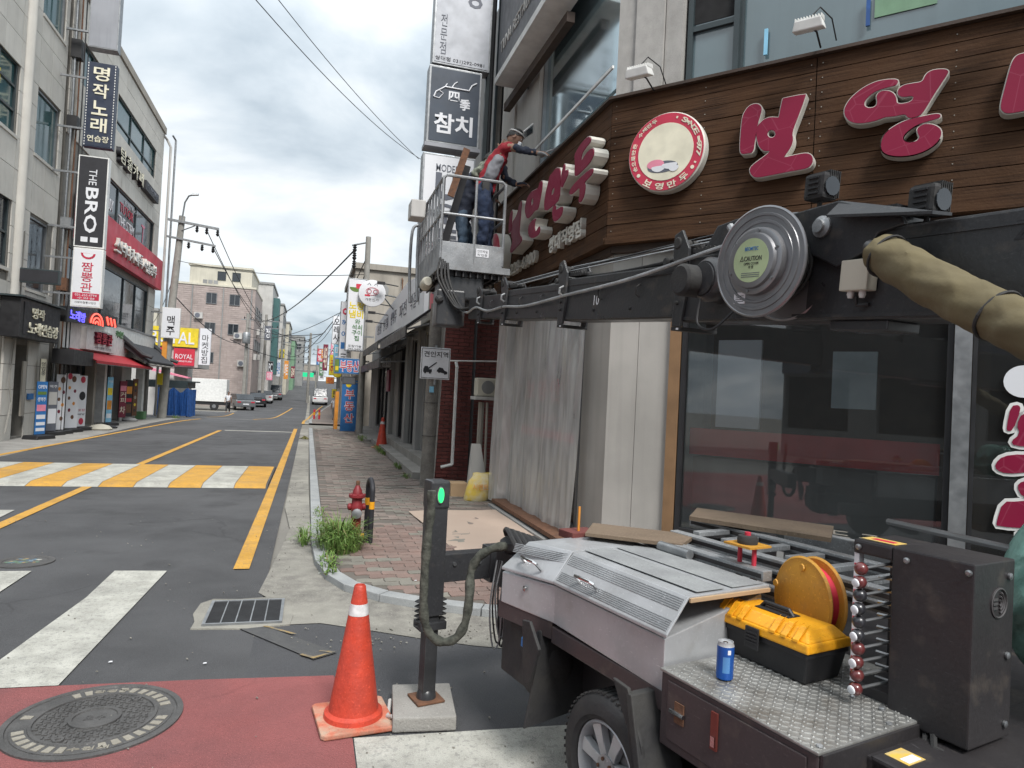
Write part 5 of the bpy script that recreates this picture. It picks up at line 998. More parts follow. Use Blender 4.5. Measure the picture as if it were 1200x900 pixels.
for s_ in (-1, 1): MB(FP).tube([(s_*.1-.05, .01, .24), (s_*.1, .01, .3), (s_*.1+.05, .01, .23)], .006, 5).build('ear_drawing', 'ink', t)
mono(MB().tube([(2.0, 20.8, 4.5), (2.4, 20.8, 4.45)], .02, 5).tube([(1.6, 21.05, 4.9), (2.4, 21.05, 4.0)], .02, 5), 'sign_stay', 'dark_frame', 'slanted dark stays holding the round pig sign', 'bracket')
t, F = proj_sign('hanging_sign', 'blue estate agent sign hung level, with red white-edged letters', .72, 1.6, 24, 2.12, 2.68, 'brand_blue', 'galvanised', dep=.15, group=G3)
text('부동산', F, 1.24, 2.4, .007, .66, .42, 'white_sheet', t, .003, .05); text('부동산', F, 1.24, 2.4, .011, .62, .38, 'red_sign', t, .003, .01); MB(F).box(.75, .89, .0065, .01, 2.18, 2.62).build('green_block', 'leaf', t); MB(F).box(.77, .87, .0105, .012, 2.24, 2.38).build('block_print', 'sign_yellow', t)
t = thing('standing_sign', 'tall blue estate agent sign standing on the pavement with red letters', 'sign', (1.4, 26, 0)); F = FR((0, 26, 0), (1, 0, 0), (0, -1, 0)); MB(F).box(1.12, 1.68, -.18, 0, .0, 1.95).build('casing', 'brand_blue', t)
for i, ch in enumerate('부동산'): text(ch, F, 1.41, 1.42-i*.44, .002, .36, .36, 'white_sheet', t, .003, .05); text(ch, F, 1.41, 1.42-i*.44, .006, .34, .34, 'red_sign', t, .003, .01)
MB(F).lathe((1.35, .001, 1.78), (0, 1, 0), [(.1, 0), (.1, .006)], 12).build('yellow_badge', 'sign_yellow', t)
t, F = proj_sign('hanging_sign', 'small white sign below the level blue one', 1.05, 1.5, 24.5, 1.78, 2.05, 'white_sheet', 'galvanised', dep=.1, group=G3)
mono(MB().box(.95, 1.08, 27.5, 28.4, .0, 1.5), 'display_case', 'orange', 'yellow and orange display case by the blue standing sign', 'display case')
t, F = proj_sign('hanging_sign', 'tall white fitness sign with blue letters on the tan building', 1.12, 1.52, 32, 2.7, 5.6, 'white_sheet', 'galvanised', dep=.3, group=G3)
for i, (ch, m_) in enumerate((('◎', 'crimson'), ('헤', 'brand_blue'), ('어', 'brand_blue'), ('■', 'brand_blue'), ('三', 'ink'))): text(ch, F, 1.34, 5.15-i*.52, .007, .26, .3, m_, t, .003, .02)
t = thing('concrete_pole', 'pale concrete pole topped with insulators behind the noodle sign', 'utility pole', (1.65, 24, 0)); MB().tube([(1.68, 24, -.1), (1.64, 24, 6.9)], [.12, .09], 12).build('shaft', 'pole_concrete', t)
for k in range(3): b = MB(); insul(b, (1.2, 24, 6.6-k*.28)); b.build('insulator', 'black', t)
MB().tube([(1.6, 24, 6.7), (1.1, 24, 6.55)], .03, 6).build('bracket', 'galvanised', t)
# middle distance on the right
RB = [('pale_wall', .95, 3, 40, 47, 6.6), ('tan_wall', .8, 4, 48, 56, 6.1), ('grey_wall', .95, 4, 56.5, 66, 7.4), ('cream_wall', .7, 5, 67, 76, 7.3), ('pale_wall', .9, 5, 77, 92, 8.2), ('grey_wall', 1.5, 6, 93, 115, 9), ('cream_wall', 3, 9, 118, 150, 11)]
nm = ['pale three storey building with stacked signs on the right', 'tan building past the pale one on the right', 'grey building above the yellow hanging sign', 'cream building behind the tallest wire frame pole', 'pale building beyond the overhead green sign', 'grey block near the end of the right side', 'cream block closing the right side of the street']
for (m_, xa, xb, ya, yb, zt), lb in zip(RB, nm):
    xa += 1.0+bend((ya+yb)/2)*.9; xb += 4
    bld('street_building', lb, xa, xb, ya, yb, zt, m_, wins=[(xa+.3, xa+1.3, zt-2, zt-1)], swins=[(ya+1+k*2.2, ya+2.3+k*2.2, zt-1.9-q*2.6, zt-.8-q*2.6) for k in range(int((yb-ya)/2.2)-0) for q in (0, 1)])
vs = [('sign_yellow', 1.35, 2.05, 58, 2.7, 4.4, '노래\n주점', 'crimson', 'yellow hanging sign with red letters in the distance'), ('white_sheet', 1.3, 1.9, 52, 4.9, 7.0, '오\n레\n시', 'ink', 'white vertical sign on the second building along'), ('maroon', .9, 1.35, 64, 3.2, 5.6, '식당', 'cream_letter', 'dark red vertical sign in the distance'), ('ink_grey', 1.85, 2.4, 46, 4.5, 6.3, '호\n프', 'white_sheet', 'small grey sign high on the pale building'), ('pink', 1.7, 2.3, 70, 4.6, 6.2, '꽃', 'white_sheet', 'pink sign farther down the right side'), ('orange', 1.2, 1.9, 60, 2.0, 2.6, '치킨', 'red_sign', 'orange sign under the yellow one'), ('red_sign', 2.0, 2.5, 50, .2, 1.6, '떡\n볶\n이', 'white_sheet', 'red and white food banner by the walking person'),
  ('sky_blue', 1.25, 1.75, 44, 3.0, 4.4, '미\n용', 'white_sheet', 'light blue sign between the white and blue ones'), ('white_sheet', 1.9, 2.5, 38, 2.9, 4.2, '치\n과', 'red_sign', 'white sign with red letters close behind the tan corner'), ('orange', .85, 1.45, 72, 4.6, 5.6, '국밥', 'white_sheet', 'orange sign above the parked white van'), ('moss', .8, 1.3, 80, 3.0, 4.6, '약\n국', 'white_sheet', 'green sign farther along the right row'), ('red_sign', .55, 1.3, 86, 4.8, 6.4, '족\n발', 'white_sheet', 'red sign high and far on the right'), ('white_sheet', 1.0, 1.7, 98, 2.8, 4.8, '모\n텔', 'ink', 'white sign near the overhead road sign'), ('brand_blue', .6, 1.35, 104, 5.0, 6.6, '은\n행', 'white_sheet', 'dark blue sign last in the right row'), ('sign_yellow', 1.55, 2.1, 54, .9, 1.6, '분식', 'ink', 'low yellow sign over the right pavement')]
for fc, xa, xb, y_, ca, cb_, tx, tm, lb in vs:
    t, F = proj_sign('hanging_sign', lb, xa, xb, y_, ca, cb_, fc, 'galvanised', dep=.2, group='far signs on the right side'); text(tx, F, (xa+xb)/2, (ca+cb_)/2, .007, (xb-xa)*.7, (cb_-ca)*.8, tm, t, .004, .02)
mono(MB().lathe((1.7, 48, 2.7), (0, -1, 0), [(.3, 0), (.34, .06), (.3, .12)], 20), 'round_lamp_sign', 'sign_yellow', 'round yellow disc sign over the right pavement', 'round sign')
# left far side
t, F, F2_ = bld('brick_block', 'pinkish brick faced block with a cream top storey across the street', -13.5, -5.95, 75, 85, 11.4, 'pinkish_brick', roof=False); MB(F).box(-13.6, -5.9, -9.9, .1, 11.41, 11.6).build('coping', 'cream_wall', t)
MB(F).box(-12.3, -6.4, -9, -.3, 11.6, 13.4).build('penthouse', 'cream_wall', t); MB(F).box(-12.45, -6.3, -9.1, -.15, 13.4, 13.6).build('penthouse_coping', 'cream_wall', t)
for a in (-9.7, -8.3): window(F, t, a, a+.8, 12.1, 13.0, (a+.4,), (), o=-.3, dep=.06, gm='smoke_glass', fm='dark_frame')
for k in range(3): MB(F).box(-11.0+k*.5, -10.6+k*.5, -.001, .05, 11.62, 12).build('roof_vent', 'grey_wall', t)
b = MB(F)
for j in range(54):
    z_ = .3+j*.205; x0 = -13.45-(j % 2)*.3
    while x0 < -6: b.box(max(-13.48, x0), min(-5.97, x0+.56), .0, .02+.015*random.random(), z_, z_+.17); x0 += .6
b.build('brick', 'pinkish_brick', t)['kind'] = 'stuff'
bld('street_building', 'white block with a tall vertical sign past the brick block', -9, -4.9, 86, 97, 13.6, 'pale_wall', wins=[], swins=[(87+k*2.5, 88.5+k*2.5, 10-q*3, 11.3-q*3) for k in range(4) for q in range(3)])
t, F = proj_sign('hanging_sign', 'tall white sign with three black syllables on the far white block', -7.1+.25, -6.2+.25, 85.5, 4.9, 9.6, 'white_sheet', 'galvanised', dep=.2); text('주\n꾸\n수', F, -6.4, 8.0, .007, .6, 2.5, 'ink', t, .004)
mono(MB().box(-7.0, -6.1, 85.3, 85.5, 1.5, 4.8), 'green_panel', 'green_wall', 'pale green panel under the tall white sign', 'panel')
mono(MB().box(-4.9, -4.2, 88, 91, 3.0, 12.3), 'stair_tower', 'teal_frame', 'dark green glazed strip up the side of the white block', 'stair tower')
for (m_, xa, xb, ya, yb, zt, lb) in (('pale_wall', -9, -4.1, 98, 108, 12.6, 'third block along the left side'), ('cream_wall', -9, -3.6, 109, 122, 11.2, 'cream block farther down the left side'), ('green_wall', -9, -3.0, 124, 138, 9.6, 'greenish block near the end of the left side'), ('grey_wall', -9, -1.7, 142, 160, 11.5, 'grey block closing the left side of the street'), ('pale_wall', -6, -4, 180, 190, 14, 'distant pale tower seen over the street end'), ('tan_wall', -3.5, 1.8, 185, 192, 7.4, 'low tan building across the end of the street'), ('cream_wall', -22, -14, 70, 80, 8, 'cream building left of the brick block')):
    bld('street_building', lb, xa, xb, ya, yb, zt, m_, swins=[(ya+1+k*2.5, ya+2.4+k*2.5, zt-2.3-q*3, zt-1-q*3) for k in range(int((yb-ya)/2.5)) for q in (0, 1)], wins=[(xb-1.6, xb-.5, zt-2.4, zt-1.3)])
vs = [('ink_grey', -5.2, -4.5, 80, 6.6, 8.2, '정', 'white_sheet', 'grey sign high over the parked cars'), ('sign_yellow', -4.3, -3.6, 97, 5.4, 6.6, '약', 'moss', 'yellow sign with a green character'), ('orange', -3.7, -3.1, 100, 2.6, 5.2, '마트', 'white_sheet', 'orange vertical sign far down the left side'), ('white_sheet', -4.4, -3.8, 92, 2.8, 5.0, '의원', 'brand_blue', 'white clinic sign with blue letters on the left'), ('maroon', -2.9, -2.3, 104, 2.8, 4.6, '갈비', 'cream_letter', 'dark red sign last in the left row'), ('ink', -5.0, -4.4, 86, 3.0, 4.5, 'PC', 'white_sheet', 'small black sign above the parked cars'), ('pink', -4.9, -4.2, 82, 2.2, 3.2, '미용', 'white_sheet', 'pink hairdresser sign above the dark car')]
for fc, xa, xb, y_, ca, cb_, tx, tm, lb in vs:
    t, F = proj_sign('hanging_sign', lb, xa, xb, y_, ca, cb_, fc, 'galvanised', dep=.2, group='far signs on the left side'); text(tx, F, (xa+xb)/2, (ca+cb_)/2, .007, (xb-xa)*.7, (cb_-ca)*.7, tm, t, .004, .02)
def ac_unit(F, a, c, o, label, s_=1.):
    t = thing('air_conditioner', label, 'air conditioner', tuple(F[0]+F[1]*a+F[2]*o+ZU*c), 'outdoor cooling units on the far buildings'); MB(F).box(a-.4*s_, a+.4*s_, o, o+.32*s_, c, c+.62*s_).build('casing', 'pale_wall', t, bevel=.02); MB(F).lathe((a-.08*s_, o+.32*s_, c+.31*s_), (0, 1, 0), [(.24*s_, 0), (.24*s_, .02), (.2*s_, .022)], 14).build('fan_grille', 'ink_grey', t)
ZU = V((0, 0, 1)); Fk = FR((0, 75, 0), (1, 0, 0), (0, -1, 0)); Fs = FR((-5.95, 0, 0), (0, 1, 0), (1, 0, 0))
for k, (a, c) in enumerate(((76.5, 4.2), (79, 7.0), (82, 4.4), (84, 8.1))): ac_unit(Fs, a, c, .02, ['cooling unit lowest on the side of the brick block', 'second cooling unit up the brick block side', 'cooling unit above the dark parked car', 'highest cooling unit on the brick block side'][k])
for k, (a, c) in enumerate(((-7.4, 6.2), (-6.9, 3.4), (-11.2, 8.0))): ac_unit(Fk, a, c, .04, ['cooling unit in the middle of the brick face', 'cooling unit low on the brick face by the corner', 'cooling unit high on the left of the brick face'][k])
for k, x_ in enumerate((-6.3, -9.0, -11.9)): mono(MB(Fk).tube([(x_, .1, .4), (x_, .1, 11.3)], .07, 6), 'drain_pipe', 'grey_wall', ['grey drain pipe at the corner of the brick block', 'grey drain pipe down the middle of the brick block', 'grey drain pipe at the left of the brick block'][k], 'pipe')
for k, (x0_, x1_, c) in enumerate(((-8.4, -7.4, 9.6), (-8.4, -7.4, 6.6), (-10.6, -9.6, 9.6), (-10.6, -9.6, 6.6), (-10.6, -9.6, 3.6))): window(Fk, bpy.data.objects['brick_block'], x0_, x1_, c, c+1.1, ((x0_+x1_)/2,), (), o=.04, dep=.08, gm='smoke_glass', fm='steel_frame')
for k in range(3): window(Fs, bpy.data.objects['brick_block'], 76.2+k*3, 78+k*3, 8.6, 9.8, (), (), o=.02, dep=.08, gm='smoke_glass', fm='steel_frame'); window(Fs, bpy.data.objects['brick_block'], 76.2+k*3, 78+k*3, 5.2, 6.4, (), (), o=.02, dep=.08, gm='smoke_glass', fm='steel_frame')
# poles with crossarms in the distance
def far_pole(x_, y_, zt, arms, label, r_=.14):
    t = thing('utility_pole', label, 'utility pole', (x_, y_, gz(y_)), 'utility poles far down the street'); MB().tube([(x_, y_, gz(y_)-.1), (x_, y_, zt)], [r_*1.25, r_], 8).build('shaft', 'pole_concrete', t)
    for za, xa, xb in arms:
        MB().box(x_+xa, x_+xb, y_-.05, y_+.05, za-.05, za+.05).build('crossarm', 'galvanised', t)
        n_ = max(2, int((xb-xa)/.55))
        for i in range(n_): b = MB(); q = x_+xa+(xb-xa)*(i+.5)/n_; b.lathe((q, y_, za+.05), (0, 0, 1), [(.03, 0), (.08, .05), (.05, .1), (.08, .15), (.03, .24)], 6); b.build('insulator', 'black', t)
far_pole(-.32, 90, 8.5, [(7.4, -1.6, .1), (6.7, -1.6, .1), (6.0, -1.6, .1), (5.3, -1.6, .1), (4.6, -1.6, .1)], 'far pole with five long arms to its left, mid street'); far_pole(-3.9, 95, 9.2, [(7.4, -.9, 1.2), (8.2, -.4, .9)], 'far left pole with two slanting arms'); far_pole(-5.2, 82, 9.6, [(8.9, -.2, 1.7), (8.1, -.2, 1.5)], 'pole beside the white block with arms to its right'); far_pole(-6.3, 72, 8.6, [(8.0, -.6, .6)], 'pole in front of the brick block carrying a grey transformer'); far_pole(.9, 132, 9.5, [(8.6, -1, 1), (7.8, -1, 1)], 'farthest pole at the end of the street')
mono(MB().lathe((-6.3, 71.6, 5.6), (0, 0, 1), [(.35, 0), (.38, .1), (.38, .95), (.3, 1.1)], 14), 'transformer', 'galvanised', 'grey drum transformer on the pole before the brick block', 'transformer')
t = thing('overhead_sign', 'green lit road sign on an arm over the street far away', 'road sign', (.5, 112, 2)); MB().tube([(.9, 112, 0), (.9, 112, 4.2), (-2.4, 112, 4.2)], .09, 6).build('gantry', 'galvanised', t); MB().box(-1.3, .35, 111.85, 111.95, 3.25, 3.95).build('sign_face', lit('sign_green', (.01, .45, .2), .5), t)
# wires
WI = [((-1.61, 15.94, 10.05), (4.2, 29.8, 11.8), .012, 'thin wire crossing the sky at the upper left of the street'), ((-2.6, 20, 13.6), (4.3, 32, 12.6), .014, 'heavier wire crossing the sky high overhead'), ((-4.35, 33, 8.3), (-3.9, 95, 8.2), .02, 'wire leaving the leaning pole down the street'), ((-4.8, 33, 8.35), (-4.6, 95, 8.1), .02, 'second wire from the leaning pole'), ((-4.5, 33, 7.6), (-4.5, 82, 8.9), .02, 'lower wire from the leaning pole'), ((-6.0, 72, 8.1), (1.2, 24, 6.4), .028, 'thick black cable sagging from the left poles up to the pale pole'), ((-5.2, 82, 8.1), (-.5, 90, 7.4), .03, 'wire between the two nearest far poles'), ((-3.9, 95, 8.3), (.95, 60, 6.4), .03, 'wire from the far left pole to the right side'), ((-6.3, 72, 7.2), (.7, 56, 5.9), .03, 'long low cable crossing over the parked cars'), ((1.0, 40, 5.4), (-3.8, 96, 6.2), .025, 'cable from the right signs to the left far pole'), ((-6.5, 60, 5.2), (-.3, 90, 5.2), .03, 'low wire past the box truck'), ((-6.3, 72, 6.4), (1.3, 40, 5.9), .02, 'thin wire slanting up to the pale right hand building'), ((-3.9, 95, 7.2), (-.4, 90, 6.6), .03, 'short wire between the crossarms mid street'), ((-5.9, 33, 6.9), (1.64, 24, 5.6), .012, 'thin wire spanning the street above the crossing'), ((-6.0, 33, 5.4), (-6.3, 72, 5.8), .025, 'lowest thick cable along the left side'), ((1.62, 24, 6.2), (-.3, 90, 7.6), .02, 'wire running from the pale pole down the street'), ((1.62, 24, 5.7), (.9, 132, 8.2), .02, 'lower wire running far down the right side'), ((-9.5, 46, 4.9), (-6.1, 33.1, 6.0), .015, 'wire from the leaning pole to the market')]
for p_, q_, r_, lb in WI:
    p_, q_ = V(p_), V(q_); L_ = (q_-p_).length; pts = [tuple(p_.lerp(q_, k/14)-V((0, 0, L_*.022*4*(k/14)*(1-k/14)))) for k in range(15)]; mono(MB().tube(pts, r_, 5), 'overhead_wire', 'cable', lb, 'wire', 'overhead wires')
# ================================================================ work truck
ta = math.radians(13); A_ = V((-math.sin(ta), math.cos(ta), 0)); B_ = V((math.cos(ta), math.sin(ta), 0)); ZZ = V((0, 0, 1))
TR = (V((0, 0, 0)), A_, B_, ZZ)          # u along the truck, v to its right, z
TS = (V((0, 0, 0)), -A_, -B_, ZZ)        # its left flank, read from outside
TN = (V((0, 0, 0)), B_, -A_, ZZ)         # faces that look back along the truck
def TP(u, v, z): return A_*u+B_*v+ZZ*z
mat('truck_metal', (.023, .021, .023), .46, rgb2=(.030, .027, .028), scale=4, grime=.25, speck=.2, bump=.1, scratch=.35)
mat('brown_panel', (.048, .038, .040), .48, rgb2=(.06, .046, .047), scale=3, grime=.35, speck=.25, scratch=.4)
mat('boom_paint', (.032, .033, .036), .34, rgb2=(.036, .037, .04), scale=3, grime=.4, speck=.3, bump=.12, bscale=45, scratch=.35)
mat('aluminium', (.46, .47, .485), .42, .38, rgb2=(.41, .42, .43), scale=6, grime=.4, speck=.08, bump=.05, bscale=40, scratch=.25)
mat('dull_aluminium', (.42, .43, .44), .5, .5, rgb2=(.27, .28, .29), scale=5, grime=.45, speck=.4, bump=.15, scratch=.5)
mat('chrome', (.62, .62, .62), .15, 1.)
mat('rubber', (.022, .022, .024), .75, rgb2=(.035, .034, .032), scale=9, bump=.25, bscale=50, grime=.2)
mat('checker_plate', (.40, .40, .385), .42, .6, rgb2=(.26, .255, .24), scale=11, grime=.6, speck=.3, scratch=.4)
mat('box_yellow', (.78, .35, .012), .42, rgb2=(.68, .30, .012), scale=9, grime=.3, speck=.3, scratch=.3)
mat('reel_yellow', (.52, .26, .03), .5, rgb2=(.44, .21, .03), scale=5, grime=.45, speck=.3, scratch=.35)
mat('can_blue', (.015, .10, .42), .3, .3, grime=.05)
mat('ball_maroon', (.13, .03, .03), .3, coat=.4); mat('ball_black', (.03, .03, .035), .3, coat=.4)
mat('rod_steel', (.30, .31, .32), .35, .8)
mat('sticker_yellow', (.72, .45, .05), .5, rgb2=(.5, .4, .2), scale=30, grime=.2)
mat('camo', (.085, .088, .072), .9, rgb2=(.025, .028, .022), scale=28, bump=.5, bscale=90)
mat('green_film', (.22, .42, .36), .2, bump=.6, bscale=25)
mat('olive_cloth', (.14, .115, .06), .9, rgb2=(.115, .094, .05), scale=6, bump=.35, bscale=22, grime=.3)
tk = thing('work_truck', 'dark flatbed work truck with silver toolbox bins, checker plate deck and outrigger leg', 'truck', TP(1.8, 1.8, 0))
def tb(name, mt_, *q, par=None, bevel=.006, F=TR): return MB(F).box(*q).build(name, mt_, par or tk, bevel=bevel)
tb('chassis_rail', 'truck_metal', -3, 2.75, 1.9, 2.0, .42, .56); tb('chassis_rail', 'truck_metal', -3, 2.75, 2.7, 2.8, .42, .56)
tb('bed_floor', 'truck_metal', -3.5, 2.55, 1.76, 3.2, .60, .70); tb('far_side_board', 'dull_aluminium', -3.5, 2.5, 3.15, 3.2, .7, .98)
# silver bins
MB(TR).add([(1.72, 1.6, .65), (2.385, 1.6, .67), (2.70, 1.52, .68), (2.72, 2.06, .68), (1.72, 2.06, .65), (1.72, 1.6, .825), (2.385, 1.6, .825), (2.70, 1.52, .815), (2.72, 2.06, .93), (1.72, 2.06, .93)],
           [(0, 1, 6, 5), (1, 2, 7, 6), (2, 3, 8, 7), (3, 4, 9, 8), (4, 0, 5, 9), (0, 4, 3, 2, 1), (5, 6, 7, 8, 9)]).build('bin_body', 'aluminium', tk, bevel=.004)
def lid(us, lo, hi, name):
    # us = (u_near, u_far); lo/hi = (v, z) at near and far ends
    (u0, u1) = us; t_ = .012
    P = []
    for dz in (0, t_): P += [(u0, lo[0][0], lo[0][1]+dz-.002), (u1+lo[2], lo[1][0], lo[1][1]+dz-.002), (u1, hi[1][0], hi[1][1]+dz), (u0, hi[0][0], hi[0][1]+dz), (u1, 2.075, .955+dz), (u0, 2.075, .955+dz)]
    return MB(TR).add(P, [(0, 1, 2, 3), (3, 2, 4, 5), (6, 9, 8, 7), (9, 11, 10, 8), (0, 6, 7, 1), (1, 7, 8, 2), (2, 8, 10, 4), (4, 10, 11, 5), (5, 11, 9, 3), (3, 9, 6, 0)]).build(name, 'aluminium', tk, bevel=.003)
l1 = lid((1.70, 2.378), ((1.588, .835), (1.588, .835), .012), ((1.68, .95), (1.68, .95)), 'bin_lid')
l2 = lid((2.386, 2.64), ((1.588, .835), (1.515, .827), .06), ((1.68, .952), (1.614, .944)), 'bin_lid')
# ribs pressed into the lids, dark dusty top
for k in range(6):
    f_ = (.62+k*.055); v_ = 1.588+(1.68-1.588)*f_; z_ = .835+(.95-.835)*f_
    MB(TR).tube([(1.71, v_, z_+.0115), (2.37, v_, z_+.0115)], .0028, 5).build('lid_rib', 'dull_aluminium', l1)
    f2 = .08+k*.05; v_ = 1.588+(1.68-1.588)*f2; z_ = .835+(.95-.835)*f2
    MB(TR).tube([(1.71, v_, z_+.0115), (2.37, v_, z_+.0115)], .0022, 5).build('lid_rib', 'dull_aluminium', l1)
    MB(TR).tube([(2.392, 1.588+.092*f_, .835+.115*f_+.012), (2.66, 1.52+.045*f_, .826+.12*f_+.012)], .0026, 5).build('lid_rib', 'dull_aluminium', l2)
MB(TR).box(1.715, 2.37, 1.73, 1.86, .9685, .970).build('dusty_panel', mat('dusty_metal', (.30, .31, .31), .75, .2, rgb2=(.24, .245, .25), scale=6, grime=.4, speck=.3), l1); MB(TR).box(1.715, 2.37, 1.90, 2.06, .9685, .970).build('dusty_panel', 'dusty_metal', l1)
tb('lid_edge', 'cardboard', 1.690, 1.699, 1.68, 2.07, .943, .958, par=l1, bevel=.002)
def handle(u, par, v=1.615, z=.885):
    MB(TR).tube([(u-.06, v, z-.01), (u-.06, v-.03, z+.02), (u-.05, v-.036, z+.026), (u+.05, v-.036, z+.026), (u+.06, v-.03, z+.02), (u+.06, v, z-.01)], .0065, 8).build('lid_handle', 'chrome', par)
handle(2.17, l1); handle(2.53, l2, 1.58, .88)
MB(TR).lathe((2.55, 1.553, .775), (0, -1, 0), [(.012, 0), (.012, .006), (.006, .008)], 12).build('lock', 'chrome', tk)
tb('lower_sill', 'brown_panel', 1.70, 2.40, 1.60, 1.66, .585, .655); MB(TR).hexa([(2.40, 1.60, .60), (2.72, 1.52, .61), (2.40, 1.66, .60), (2.72, 1.6, .61), (2.40, 1.60, .672), (2.72, 1.52, .682), (2.40, 1.66, .672), (2.72, 1.6, .682)]).build('lower_sill', 'brown_panel', tk)
# rear spare wheel, guards, flaps
MB(TR).lathe((2.62, 1.74, .47), (.25, -1, .05), [(.06, .04), (.11, .035), (.12, .08), (.17, .10), (.19, .09), (.2, .06), (.2, -.02), (.18, -.05), (.05, -.05)], 36).build('spare_wheel', 'rubber', tk)
MB(TR).box(2.45, 2.78, 1.58, 1.64, .34, .62).build('rear_guard', 'rubber', tk, bevel=.01)
MB(TR).lathe((2.52, 1.56, .55), (0, 0, 1), [(.01, -.03), (.03, -.01), (.028, .02), (.01, .03)], 8).build('blue_rag', 'brand_blue', tk)
MB(TR).prism([(2.50, .66), (2.44, .67), (2.36, .58), (2.42, .42), (2.47, .40)], 1.515, 1.53).build('mud_bracket', 'rubber', tk, bevel=.004)
MB(TR).hexa([(2.45, 1.52, .22), (2.46, 1.52, .22), (2.43, 1.84, .27), (2.44, 1.84, .27), (2.45, 1.6, .64), (2.46, 1.6, .64), (2.43, 1.88, .56), (2.44, 1.88, .56)]).build('mud_flap', 'rubber', tk, bevel=.002)
b = MB(TR); P = []
for k in range(9):
    q = math.radians(8+k*13); P += [(1.90-.36*math.cos(q+1.2)*1.0-.03, 1.50, .34+.36*math.sin(q+.55)), (1.90-.36*math.cos(q+1.2)-.03, 1.74, .34+.36*math.sin(q+.55))]
MB(TR).hexa([(1.76, 1.50, .64), (1.79, 1.50, .64), (1.76, 1.66, .64), (1.79, 1.66, .64), (1.63, 1.47, .30), (1.66, 1.47, .30), (1.63, 1.66, .30), (1.66, 1.66, .30)]).build('mud_flap', 'rubber', tk, bevel=.004)
MB(TR).prism([(1.86, .66), (1.78, .655), (1.70, .50), (1.67, .35), (1.73, .36), (1.77, .52)], 1.50, 1.515).build('fender_lip', 'rubber', tk, bevel=.004)
tb('wheel_well', 'black', 1.3, 2.6, 1.80, 1.88, .3, .62); tb('axle', 'truck_metal', 1.92, 2.02, 1.7, 2.9, .26, .34)
# wheel
wc = (1.99, 1.66, .265)
wh = MB(TR).lathe(wc, (0, -1, 0), [(r__*.875, h__) for r__, h__ in [(.17, -.085), (.25, -.085), (.285, -.075), (.298, -.055), (.3, -.03), (.3, .03), (.298, .055), (.285, .075), (.25, .088), (.215, .090), (.205, .082), (.195, .080), (.19, .06), (.18, .02)]], 56).build('wheel', 'rubber', tk)
b = MB(TR)
for k in range(56):
    q = k/56*2*PI
    for s_ in (-1, 1):
        b.hexa([(wc[0]+r_*math.cos(q+dq+s_*.02), wc[1]+vv, wc[2]+r_*math.sin(q+dq+s_*.02)) for r_ in (.259, .2655) for dq in (-.018, .018) for vv in ((.01, .072) if s_ > 0 else (-.072, -.01))])
b.build('tread', 'rubber', wh)['kind'] = 'stuff'
MB(TR).lathe(wc, (0, -1, 0), [(.168, .03), (.168, .072), (.16, .078), (.152, .07), (.146, .03), (.0, .03)], 48).build('rim', 'aluminium', wh)
for k in range(7):
    q = k/7*2*PI+.2; c_, s_ = math.cos(q), math.sin(q); P = []
    for r_, w_, d_ in ((.035, .020, .062), (.09, .020, .066), (.154, .028, .066)):
        for e_ in (-1, 1): P.append((wc[0]+r_*c_-e_*w_*s_, wc[1]-d_, wc[2]+r_*s_+e_*w_*c_))
    P2 = [(p[0], wc[1]-.035, p[2]) for p in P]; n_ = 6
    MB(TR).add(P+P2, [(0, 1, 3, 2), (2, 3, 5, 4), (6, 8, 9, 7), (8, 10, 11, 9), (0, 2, 8, 6), (2, 4, 10, 8), (1, 7, 9, 3), (3, 9, 11, 5), (0, 6, 7, 1), (4, 5, 11, 10)]).build('spoke', 'aluminium', wh, bevel=.003)
MB(TR).lathe(wc, (0, -1, 0), [(.05, .04), (.05, .068), (.03, .074), (.0, .074)], 20).build('hub_cap', 'dull_aluminium', wh)
for k in range(5): q = k/5*2*PI; MB(TR).lathe((wc[0]+.036*math.cos(q), wc[1]-.066, wc[2]+.036*math.sin(q)), (0, -1, 0), [(.007, 0), (.007, .012)], 6).build('wheel_nut', 'rust', wh)
# deck locker with checker plate
dk = tb('deck_locker', 'brown_panel', 1.12, 1.70, 1.575, 2.3, .50, .732)
tb('checker_deck', 'checker_plate', 1.115, 1.705, 1.57, 2.3, .7325, .742, par=dk, bevel=.003)
b = MB(TR)
for i in range(34):
    for j in range(26):
        u, v = 1.13+i*.0172, 1.585+j*.0262
        if u > 1.69 or v > 2.28: continue
        q = PI/4 if (i+j) % 2 else -PI/4; c_, s_ = math.cos(q), math.sin(q); l_, w_ = .0105, .0028
        b.hexa([(u+x_*c_-y_*s_, v+x_*s_+y_*c_, z_) for z_, f_ in ((.7415, 1), (.7442, .6)) for y_ in (-w_*f_, w_*f_) for x_ in (-l_*f_, l_*f_)])
b.build('checker_pattern', 'checker_plate', dk)['kind'] = 'stuff'
d_ = MB(TR).box(1.15, 1.665, 1.569, 1.5745, .53, .715).build('locker_door', 'brown_panel', dk, bevel=.003)
MB(TR).box(1.585, 1.625, 1.564, 1.5685, .60, .665).build('hinge_plate', 'rust', d_); MB(TR).tube([(1.58, 1.560, .632), (1.64, 1.560, .632)], .007, 8).build('hinge_pin', 'chrome', d_)
MB(TR).box(1.445, 1.47, 1.562, 1.5685, .59, .70).build('latch', mat('latch_red', (.20, .05, .04), .4, .4), d_); MB(TR).box(1.45, 1.465, 1.558, 1.5615, .60, .63).build('latch_tab', 'chrome', d_)
MB(TR).box(1.20, 1.25, 1.562, 1.5685, .55, .62).build('hinge_plate', 'dull_aluminium', d_)
for v_ in (1.60, 1.9, 2.2): MB(TR).lathe((1.135, v_, .744), (0, 0, 1), [(.009, 0), (.008, .004), (.0, .005)], 8).build('bolt', 'dull_aluminium', dk)
